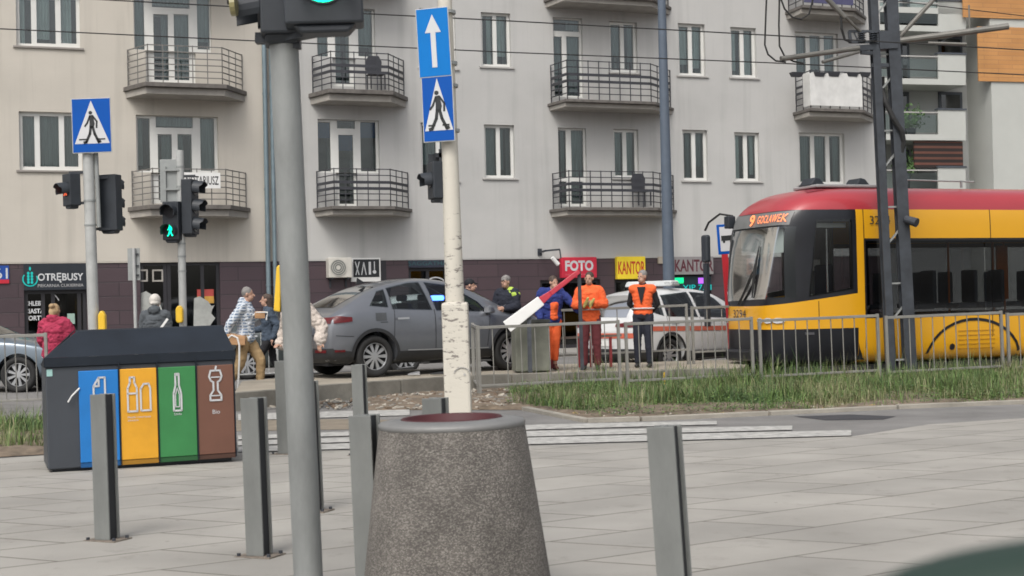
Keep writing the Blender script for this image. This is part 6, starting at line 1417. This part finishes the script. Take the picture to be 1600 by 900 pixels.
# wipers
m = MB(); W1 = lambda y, z, o_=.0: Vector((-.0, 0, 0)) 
def fpnt(y, z, off=.04):
    h = tbv.ray_cast(Vector((-5, y, z)), Vector((1, 0, 0))); return h[0] + Vector((-off, 0, 0))
m = MB(); m.tube([fpnt(.15, 1.3), fpnt(-.05, 1.55, .06), fpnt(-.28, 1.88, .07)], .014, 5); m.tube([fpnt(.10, 1.3), fpnt(-.1, 1.55, .06), fpnt(-.32, 1.85, .07)], .01, 5); m.build('wiper_arm', rubber, tr)
m = MB(); m.tube([fpnt(-.30, 1.42, .03), fpnt(-.31, 1.88, .05), fpnt(-.36, 2.33, .03)], [.012, .03, .008], 6); m.build('wiper_blade', rubber, tr)
# mirrors
m = MB(); m.tube([(.38, .98, 2.95), (.2, 1.15, 3.0), (.05, 1.32, 2.85), (.0, 1.38, 2.7)], .022, 6); m.build('mirror_arm', rubber, tr)
m = MB(); m.box(-.06, .06, 1.26, 1.46, 2.1, 2.62); m.build('side_mirror', black_pl, tr, bevel=.04)
m = MB(); m.box(-.04, .04, 1.3, 1.42, .9, 2.09); m.build('mirror_bracket', black_pl, tr, bevel=.01)
m = MB(); m.box(.26, .42, .95, 1.12, 2.72, 2.95); m.build('camera_pod', black_pl, tr, bevel=.02)
# roof gear
m = MB(); m.box(1.2, 2.6, -.6, .2, 3.36, 3.42); m.build('roof_unit', mat('roof_grey', (.3, .3, .3), .6), tr, bevel=.02)
for x in (1.35, 2.3): m = MB(); m.prism([(x - .16, 3.42), (x + .16, 3.42), (x + .05, 3.54), (x - .05, 3.56)], -.4, .0); m.build('roof_antenna_box', black_pl, tr, bevel=.02)
for x0, x1, y in ((6.3, 7.5, -.5), (7.0, 8.6, -.3)):
    m = MB(); m.tube([(x0, y, 3.4), (x0, y, 3.62), (x0 + .05, y, 3.68), (x1 - .05, y, 3.68), (x1, y, 3.62), (x1, y, 3.4), ], .02, 6); m.tube([(x0, y, 3.41), (x1, y, 3.41)], .03, 6); m.build('roof_rail', galv, tr)
m = MB(); m.tube([(3.0, -.7, 3.5), (4.5, -.7, 3.48)], .015, 5); m.box(3.0, 3.03, -.72, -.68, 3.37, 3.5); m.box(4.2, 4.23, -.72, -.68, 3.37, 3.5); m.build('roof_rail', galv, tr)
decal(tr, 'roof_hatch', mat('roof_red_dark', (.2, .02, .03), .5), [(.9, -.75), (1.25, -.75), (1.35, -.5), (1.0, -.5)], 'z', tbv, .006, .1)
# ---------------------------------------------------------------- people
skin = mat('skin', (.42, .25, .18), .6, var=.08, scale=10)
def blob(name, segs, ells, vox, m_, parent, wrinkle=0.0, seed=1, smooth=4):
    bm = bmesh.new()
    def sph(p, r, M=None):
        mm = Matrix.Translation(p) @ (M if M is not None else Matrix.Scale(r, 4)); bmesh.ops.create_icosphere(bm, subdivisions=2, radius=1.0, matrix=mm)
    for p, q, r0, r1 in segs:
        p = Vector(p); q = Vector(q); sph(p, r0); sph(q, r1); d = q - p
        if d.length > 1e-4:
            rot = d.to_track_quat('Z', 'Y').to_matrix().to_4x4(); bmesh.ops.create_cone(bm, cap_ends=True, segments=14, radius1=r0, radius2=r1, depth=d.length, matrix=Matrix.Translation((p + q) / 2) @ rot)
    for c, r3, rot in ells:
        sph(Vector(c), 1, (rot or Matrix.Identity(4)) @ Matrix.Diagonal((*r3, 1)))
    me = bpy.data.meshes.new('b'); bm.to_mesh(me); bm.free()
    res = evalmesh(me, [('REMESH', dict(mode='VOXEL', voxel_size=vox, use_smooth_shade=True)), ('SMOOTH', dict(factor=.5, iterations=smooth))])
    if wrinkle:
        from mathutils import noise
        for v in res.vertices:
            c = Vector((v.co.x, v.co.y, v.co.z * 1.6)) * 9 + Vector((seed * 3.1, 0, 0)); n_ = noise.noise(c) + .55 * noise.noise(c * 2.1) - .8 * (1 - abs(noise.noise(c * 1.5)) * 2) ** 2 + .4; v.co += v.normal * wrinkle * n_
    return link(name, res, m_, parent, smooth=True)
BASE = dict(pel=(0, 0, .94), neck=(0, .01, 1.45), head=(0, -.015, 1.62), shL=(.18, 0, 1.40), shR=(-.18, 0, 1.40), elL=(.23, .02, 1.12), elR=(-.23, .02, 1.12), wrL=(.24, -.06, .88), wrR=(-.24, -.06, .88),
            hiL=(.09, 0, .92), hiR=(-.09, 0, .92), knL=(.11, -.02, .50), knR=(-.11, -.02, .50), anL=(.12, .03, .09), anR=(-.12, .03, .09), hdL=(0, 0, -1), hdR=(0, 0, -1), look=(0, -1, 0))
def person(label, loc, rz, H, pose, clothes, hair, group=None, sk=skin):
    t = thing('person', label, 'person', loc, (0, 0, rz), group); k = H / 1.75
    J = {a: Vector(b) * (1 if a in ('hdL', 'hdR', 'look') else k) for a, b in {**BASE, **pose}.items()}
    S = []; E = []; pel, neck, head = J['pel'], J['neck'], J['head']; up = (neck - pel).normalized()
    sd = (J['shL'] - J['shR']).normalized(); fw = sd.cross(up).normalized() * -1; sd = up.cross(fw) * -1
    if fw.dot(J['look']) < -.2: fw = -fw
    rot = Matrix((sd, fw, up)).transposed().to_4x4()
    tor = [(pel.lerp(neck, f), (a * k, b * k, c * k)) for f, a, b, c in ((-.04, .165, .12, .10), (.08, .16, .118, .10), (.2, .15, .11, .10), (.32, .146, .108, .10), (.44, .155, .112, .10), (.56, .166, .117, .10), (.68, .172, .118, .10), (.8, .165, .108, .085))]
    E += [(c, r_, rot) for c, r_ in tor]
    S += [(J['shL'], J['shR'], .065 * k, .065 * k), (neck, neck.lerp(head, .55), .058 * k, .054 * k), (neck - up * .05 * k, neck, .085 * k, .06 * k)]
    arm, leg = [], []
    for s_ in 'LR':
        arm += [(J['sh' + s_], J['el' + s_], .052 * k, .041 * k), (J['el' + s_], J['wr' + s_], .041 * k, .027 * k)]
        leg += [(J['hi' + s_], J['kn' + s_], .088 * k, .056 * k), (J['kn' + s_], J['an' + s_], .054 * k, .036 * k)]
    S += arm + leg
    look = J['look'].normalized(); lr = look.cross(Vector((0, 0, 1))).normalized(); hm = Matrix((lr, look, Vector((0, 0, 1)))).transposed().to_4x4()
    E += [(head + Vector((0, 0, .025)) * k - look * .012 * k, (.074 * k, .092 * k, .098 * k), hm), (head + look * .03 * k - Vector((0, 0, .05)) * k, (.056 * k, .058 * k, .066 * k), hm)]
    S += [(head + look * .085 * k + Vector((0, 0, .01)) * k, head + look * .108 * k - Vector((0, 0, .022)) * k, .009 * k, .015 * k), (head + look * .083 * k - Vector((0, 0, .055)) * k - lr * .018, head + look * .083 * k - Vector((0, 0, .055)) * k + lr * .018, .008, .008)]
    for q in (-1, 1): E.append((head + lr * q * .076 * k, (.012 * k, .02 * k, .032 * k), hm))
    ft = {}
    for s_, sg in (('L', 1), ('R', -1)):
        an = J['an' + s_]; fd = (J.get('toe' + s_) or Vector((0, -1, 0))); fd = Vector(fd).normalized() if 'toe' + s_ in pose else Vector((0, -1, -.0))
        heel = an + Vector((0, 0, -.055)) * k - fd * .035 * k; toe = an + fd * .15 * k + Vector((0, 0, -.062)) * k
        ft[s_] = (heel, toe); S.append((heel, toe, .033 * k, .025 * k)); S.append((an, heel, .036 * k, .033 * k))
        wr = J['wr' + s_]; hd = J['hd' + s_].normalized(); lat = hd.cross(fw if abs(hd.dot(fw)) < .8 else Vector((0, 0, 1))).normalized(); pn = hd.cross(lat).normalized()
        palm = wr + hd * .055 * k; S += [(wr, palm, .026 * k, .03 * k), (palm - lat * .022, palm + lat * .022 + hd * .01, .020 * k, .020 * k)]
        cs = 1 if pn.dot(-J['sh' + s_] + pel) > 0 else -1
        for i, ln_ in enumerate((.062, .072, .068, .052)):
            b0 = palm + lat * (-.03 + .02 * i) * k + hd * .02 * k; b1 = b0 + (hd + pn * cs * .25).normalized() * ln_ * .5 * k; b2 = b1 + (hd + pn * cs * .9).normalized() * ln_ * .5 * k
            S += [(b0, b1, .0095, .009), (b1, b2, .009, .0082)]
        th = wr + hd * .03 * k - lat * .026 * k; t1 = th + (hd * .6 - lat * .8 + pn * cs * .2).normalized() * .04 * k; S += [(th, t1, .012, .0105), (t1, t1 + (hd * .9 - lat * .2 + pn * cs * .3).normalized() * .03, .0105, .009)]
    blob('body', S, E, .0085, sk, t, smooth=2)
    for q in (-1, 1):
        m = MB(); c = head + look * .084 * k + lr * q * .03 * k + Vector((0, 0, .018)) * k; m.cyl(c, c + look * .006, .008, .005, n=8); m.build('eye', sign_black, t)
    def grow(L_, a): return [(p, q, r0 + a, r1 + a) for p, q, r0, r1 in L_]
    for c in clothes:
        kind, m_ = c[0], c[1]; o = c[2] if len(c) > 2 else {}; a = o.get('a', .018); nm = o.get('name', kind)
        if kind in ('jacket', 'vest', 'bib'):
            e = [(cc, (r_[0] + a * 1.2, r_[1] + a * 1.3, r_[2] + a * .6), rot) for cc, r_ in tor]
            if kind == 'vest': e = [(cc, (r_[0] + a, r_[1] + a * .9, r_[2]), rot) for cc, r_ in tor[1:]]
            if kind == 'bib': e = [(cc - fw * 0 + J['look'].normalized() * .035, (r_[0] * .72, r_[1] + a * 1.5, r_[2] * .9), rot) for cc, r_ in tor[1:6]]
            s2 = [] if kind == 'bib' else [(J['shL'].lerp(J['shR'], .04), J['shR'].lerp(J['shL'], .04), .066 * k + a, .066 * k + a)]
            if kind == 'jacket':
                for i, sg_ in enumerate(grow(arm, a)): s2.append(sg_ if i % 2 == 0 else (sg_[0], sg_[0].lerp(sg_[1], o.get('cuff', .95)), sg_[2], sg_[3] + .004))
                if o.get('hem'): e.append((pel - up * .03, (.18 * k + a, .14 * k + a, o['hem']), rot))
            if o.get('hood'): e.append((neck + up * .05 * k - fw * 0 - look * .06 * k, (.10 * k, .085 * k, .085 * k), hm))
            if o.get('collar', 1) and kind != 'bib': s2.append((neck - up * .03, neck + up * .03, .085 * k, .072 * k))
            blob(nm, s2, e, .014, m_, t, o.get('w', .010), len(label), 4)
        if kind == 'trousers':
            s2 = [(p, q, r0 + a * .8, r1 + a) if i % 2 == 0 else (p, p.lerp(q, o.get('len', .97)), r0 + a, r1 + a * 1.1) for i, (p, q, r0, r1) in enumerate(leg)]
            blob(nm, s2, [(pel, (.168 * k + a * .6, .125 * k + a * .6, .13 * k), rot)], .014, m_, t, min(o.get('w', .006), .008), len(label) + 5, 4)
        if kind == 'shoes':
            for s_ in 'LR':
                h_, to = ft[s_]; blob('shoe', [(h_ + Vector((0, 0, .004)), to + Vector((0, 0, .004)), .044 * k, .035 * k), (J['an' + s_] - Vector((0, 0, .0)), h_, .046 * k, .042 * k)], [], .009, m_, t, 0, 1, 2)
        if kind == 'sleeves':
            s2 = []
            for i, sg_ in enumerate(grow(arm, a)): s2.append(sg_ if i % 2 == 0 else (sg_[0], sg_[0].lerp(sg_[1], .93), sg_[2], sg_[3]))
            blob(nm, s2, [], .012, m_, t, .006, 3, 3)
        if kind == 'band':   # reflective band round the torso
            f = o['f']; cc = pel.lerp(neck, f); blob('reflective_band', [], [(cc, (o.get('rx', .168) * k + a + .03, .118 * k + a + .036, .028), rot)], .011, m_, t, 0, 1, 1)
        if kind == 'placket':
            lk = fw if fw.dot(J['look']) > 0 else -fw
            for q in (0,):
                m = MB(); tp = pel.lerp(neck, .98) + lk * .105; bt = pel.lerp(neck, .40) + lk * .150; m.hexa([tp - sd * .075, tp + sd * .075, tp + sd * .075 + lk * .035, tp - sd * .075 + lk * .035, bt - sd * .008, bt + sd * .008, bt + sd * .008 + lk * .012, bt - sd * .008 + lk * .012]); m.build('open_front', m_, t, bevel=.01)
        if kind == 'shoulder_patch':
            for s_ in 'L': p = J['sh' + s_]; blob('shoulder_patch', [(p.lerp(neck, .55) + Vector((0, 0, .0)), p + Vector((0, 0, -.03)), .055 * k + a, .058 * k + a)], [], .012, m_, t, .003, 1, 2)
    kind, m_ = hair[0], hair[1]; hc = head + Vector((0, 0, .04)) * k - look * .022 * k
    e = [(hc, (.082 * k, .094 * k, .095 * k), hm)]; s2 = []
    if kind == 'cap': e = [(hc + Vector((0, 0, .015)) * k, (.088 * k, .10 * k, .085 * k), hm)]; s2 = [(hc + look * .08 * k, hc + look * .15 * k, .02, .012)]
    if kind == 'beanie': e = [(hc + Vector((0, 0, .01)) * k, (.095 * k, .108 * k, .105 * k), hm), (hc + Vector((0, 0, -.04)) * k - look * .01, (.092 * k, .104 * k, .05), hm)]
    if kind == 'bun': e.append((hc - look * .02 - Vector((0, 0, .035)), (.088 * k, .088 * k, .09 * k), hm)); e.append((hc - look * .09 + Vector((0, 0, .05)) * k, (.042, .042, .04), hm)); s2 = [(hc - look * .07 - Vector((0, 0, .04)), hc - look * .075 - Vector((0, 0, .15)), .05, .03)]
    if kind == 'long': s2 = [(hc - look * .03, hc - look * .05 - Vector((0, 0, .2)), .085 * k, .06)]
    blob({'cap': 'cap', 'beanie': 'hat'}.get(kind, 'hair'), s2, e, .010, m_, t, .004 if kind in ('bun', 'long') else .002, 2, 2)
    return t
def cloth(n_, c, **k): return mat('cloth_' + n_, c, .9, var=k.pop('var', .16), scale=k.pop('scale', 7), bump=.3, bscale=60)
navy = cloth('navy', (.015, .018, .03)); orng = cloth('hi_vis_orange', (.80, .13, .035), var=.06); blu = cloth('royal_blue', (.02, .035, .17)); maroon = cloth('dark_red', (.12, .025, .03)); lime = cloth('hi_vis_lime', (.42, .58, .09), var=.08)
pink = cloth('raspberry', (.36, .03, .075)); greyc = cloth('slate', (.08, .09, .10)); cream = cloth('cream', (.50, .44, .39)); tan = cloth('tan', (.36, .25, .13)); blk = cloth('black', (.014, .014, .017)); denim = cloth('denim', (.05, .07, .10))
silver = mat('reflective_silver', (.5, .5, .5), .4); hb = mat('hair_brown', (.06, .04, .03), .7, var=.3, scale=30); hbl = mat('hair_blond', (.42, .29, .16), .7, var=.3, scale=30, stretch=(1, 1, .3)); hg = mat('hair_grey', (.2, .19, .18), .7, var=.3, scale=30)
shoe_b = mat('shoe_black', (.02, .02, .02), .6); shoe_w = mat('shoe_white', (.6, .58, .55), .6); shoe_p = mat('shoe_pink', (.55, .2, .22), .6)
# checked cloth
pl_ = brickmat('checked_cloth', (.16, .22, .32), (.30, .36, .45), (.62, .66, .70), .055, .05, .010, .9, offset=0, bumpd=.001, spec=.1, vecs=((.6, .8, 0), (0, 0, 1)))
def at(px, D, z=0.0): p = A(px, 500, D); return Vector((p.x, D, z))
person('person in a pink jacket with a blond bun seen from behind by the left railing', at(86, 20.7), R(172), 1.55, dict(elL=(.25, -.05, 1.14), wrL=(.2, -.22, 1.0), hdL=(0, -1, 0), elR=(-.25, -.05, 1.14), wrR=(-.2, -.22, 1.0), hdR=(0, -1, 0)),
       [('jacket', pink, dict(a=.048, hood=1, hem=.14, w=.018)), ('trousers', denim), ('shoes', shoe_w)], ('bun', hbl), sk=skin)
person('person in a grey hooded coat and white knitted hat seen from behind', at(243, 22.2), R(176), 1.66, {}, [('jacket', greyc, dict(a=.035, hood=1, hem=.2, w=.014)), ('trousers', blk), ('shoes', shoe_b)], ('beanie', mat('white_knit', (.62, .59, .54), .95, var=.1, scale=30, bump=.6, bscale=120)))
m = MB(); p = A(243, 495, 21.96); m.bar(A(249, 516, 21.96), A(262, 498, 21.99), .035, .012, up=(0, -1, 0)); o = m.build('bag_strap', white_pl); tag(o, 'white bag strap across the back of the grey hooded coat', 'strap')
walk = dict(hiL=(.09, 0, .92), knL=(.10, -.22, .54), anL=(.11, -.20, .13), knR=(-.10, .06, .50), anR=(-.11, .26, .16), toeL=(0, -1, -.1), toeR=(0, -1, -.5), elR=(-.24, -.02, 1.13), wrR=(-.20, -.30, 1.06), hdR=(.1, -1, 0), elL=(.24, .14, 1.15), wrL=(.25, .06, .92), hdL=(0, -.4, -1), neck=(0, -.03, 1.45), head=(0, -.06, 1.62))
person('person in a blue checked shirt and tan trousers carrying a wooden chair', at(383, 23.4), R(82), 1.78, {**walk, 'elR': (-.27, .16, 1.16), 'wrR': (-.26, .26, .93), 'hdR': (0, -.2, -1)},
       [('jacket', pl_, dict(a=.026, hem=.08, w=.014, hood=1)), ('trousers', tan, dict(a=.028, w=.014)), ('shoes', shoe_b)], ('short', hg))
person('person in a dark blue jacket and pink shoes walking beside the checked shirt', at(421, 25.2), R(-80), 1.68, {**walk, 'toeL': (0, -1, .1)}, [('jacket', denim, dict(a=.028, hem=.1, w=.012)), ('trousers', blk, dict(a=.008)), ('shoes', shoe_p)], ('long', hb))
person('person in a cream coat and pale trousers mostly hidden behind the foreground pole', at(464, 19.4), R(-35), 1.74, {**walk, 'elR': (-.3, .1, 1.14), 'wrR': (-.34, .02, .9), 'elL': (.34, .12, 1.15), 'wrL': (.42, .02, .95)}, [('jacket', cream, dict(a=.05, hem=.22, w=.018)), ('trousers', cloth('pale_grey', (.42, .41, .40)), dict(a=.02)), ('shoes', shoe_w)], ('short', hb))
# carried wooden chair
c = A(350, 532, 23.1); ch = thing('wooden_chair', 'wooden chair with a bent white tube frame carried by the person in the checked shirt', 'chair', (c.x, 23.1, 0))
q = lambda px, py, y=0.0: A(px, py, 23.1 + y) - Vector((c.x, 23.1, 0)); wood = mat('beech', (.42, .24, .12), .5, var=.2, scale=3, stretch=(1, 8, 8))
m = MB(); a, b, d = q(329, 537), q(352, 521), q(383, 525); m.hexa([a, q(383, 540), q(383, 540, .4), q(329, 537, .4), b + Vector((0, 0, 0)), d, d + Vector((0, .4, 0)), b + Vector((0, .4, 0))]); m.build('seat', wood, ch, bevel=.01)
m = MB(); m.tube([q(372, 610), q(374, 560), q(374, 540), q(371, 528), q(362, 524), q(355, 530), q(346, 553)], .016, 7); m.build('tube_frame', white_pl, ch)
m = MB(); m.tube([q(372, 610, .35), q(374, 560, .35), q(374, 540, .35), q(371, 528, .35), q(360, 526, .35)], .016, 7); m.build('tube_frame', white_pl, ch)
m = MB(); m.bar(q(398, 492, .2), q(414, 492, .25), .03, .12); m.build('backrest', wood, ch, bevel=.01); m = MB(); m.tube([q(374, 545, .2), q(388, 520, .25), q(394, 495, .22), q(400, 488, .2), q(418, 488, .25), q(416, 500, .25)], .014, 6); m.build('tube_frame', white_pl, ch)
PZ = PT - .01
person('person in a dark uniform with a lime sleeve leaning over the crumpled car bonnet', at(703, 24.9, PZ), R(78), 1.70, dict(neck=(0, -.30, 1.38), head=(0, -.40, 1.53), shL=(.18, -.27, 1.32), shR=(-.18, -.27, 1.32), elL=(.22, -.52, 1.22), wrL=(.18, -.72, 1.10), elR=(-.22, -.52, 1.24), wrR=(-.18, -.72, 1.12), hdL=(0, -1, -.3), hdR=(0, -1, -.3)),
       [('jacket', navy, dict(a=.024)), ('sleeves', lime, dict(a=.032)), ('trousers', navy), ('shoes', shoe_b)], ('cap', blk))
person('person in a dark uniform with lime shoulders in front of the grey car', at(793, 24.9, PZ), R(-30), 1.68, dict(elL=(.24, -.05, 1.14), wrL=(.1, -.24, 1.12), hdL=(-.6, -.6, 0), elR=(-.24, -.05, 1.14), wrR=(-.1, -.24, 1.10), hdR=(.6, -.6, 0), head=(0, -.05, 1.60)),
       [('jacket', navy, dict(a=.03)), ('shoulder_patch', lime, dict(a=.036)), ('trousers', navy), ('shoes', shoe_b)], ('cap', hg))
person('person in a blue sweater and orange bib trousers resting a hand on the railing', at(862, 24.3, PZ), R(12), 1.66, dict(neck=(.0, -.08, 1.42), head=(.02, -.14, 1.58), elL=(.34, -.12, 1.22), wrL=(.50, -.22, 1.03), hdL=(.8, -.5, -.2), elR=(-.26, .0, 1.12), wrR=(-.24, -.14, .94), look=(.3, -1, -.2), knL=(.06, -.02, .5), anL=(.05, .02, .09), knR=(-.08, -.02, .5), anR=(-.08, .03, .09)),
       [('jacket', blu, dict(a=.032, w=.014)), ('bib', orng, dict(a=.024, name='bib')), ('trousers', orng, dict(a=.022, len=.72)), ('shoes', maroon)], ('short', hb))
person('person in an orange jacket and dark red trousers holding work gloves behind the railing', at(922, 24.2, PZ), R(-4), 1.68, dict(elL=(.27, -.02, 1.15), wrL=(.08, -.26, 1.17), hdL=(-.9, -.3, .1), elR=(-.27, -.02, 1.15), wrR=(-.06, -.26, 1.16), hdR=(.9, -.3, .1), look=(-.3, -1, -.15)),
       [('jacket', orng, dict(a=.03, w=.013)), ('band', silver, dict(f=.25)), ('trousers', maroon, dict(a=.026)), ('shoes', shoe_b)], ('short', hb))
g_ = at(921, 23.88, PZ + 1.14); m = MB(); r = random.Random(2)
blob_o = thing('work_gloves', 'crumpled yellow work gloves held by the person in the orange jacket', 'gloves', g_)
blob('glove', [((-.06, 0, -.02), (-.02, -.02, .08), .03, .025), ((-.06, 0, 0), (-.09, -.01, -.07), .03, .02)], [], .008, mat('glove_yellow', (.42, .36, .12), .9, var=.3, scale=20), blob_o); blob('glove', [((.04, 0, .0), (.08, -.02, .06), .032, .025), ((.03, 0, 0), (.02, -.01, -.08), .03, .018)], [], .008, MATS['glove_yellow'], blob_o)
person('person in a black shirt and open orange vest standing with hands behind the back', at(1005, 24.6, PZ), R(-16), 1.70, dict(elL=(.26, .08, 1.14), wrL=(.10, .16, .96), hdL=(-.9, .2, -.3), elR=(-.26, .08, 1.14), wrR=(-.10, .18, .96), hdR=(.9, .2, -.3), look=(-.5, -1, -.1), knL=(.09, -.02, .5), anL=(.10, .03, .09)),
       [('jacket', blk, dict(a=.010, w=.005, name='shirt')), ('vest', orng, dict(a=.027, w=.008, collar=0)), ('placket', blk), ('band', silver, dict(f=.22, rx=.178)), ('trousers', navy, dict(a=.02)), ('shoes', shoe_b)], ('short', hg))
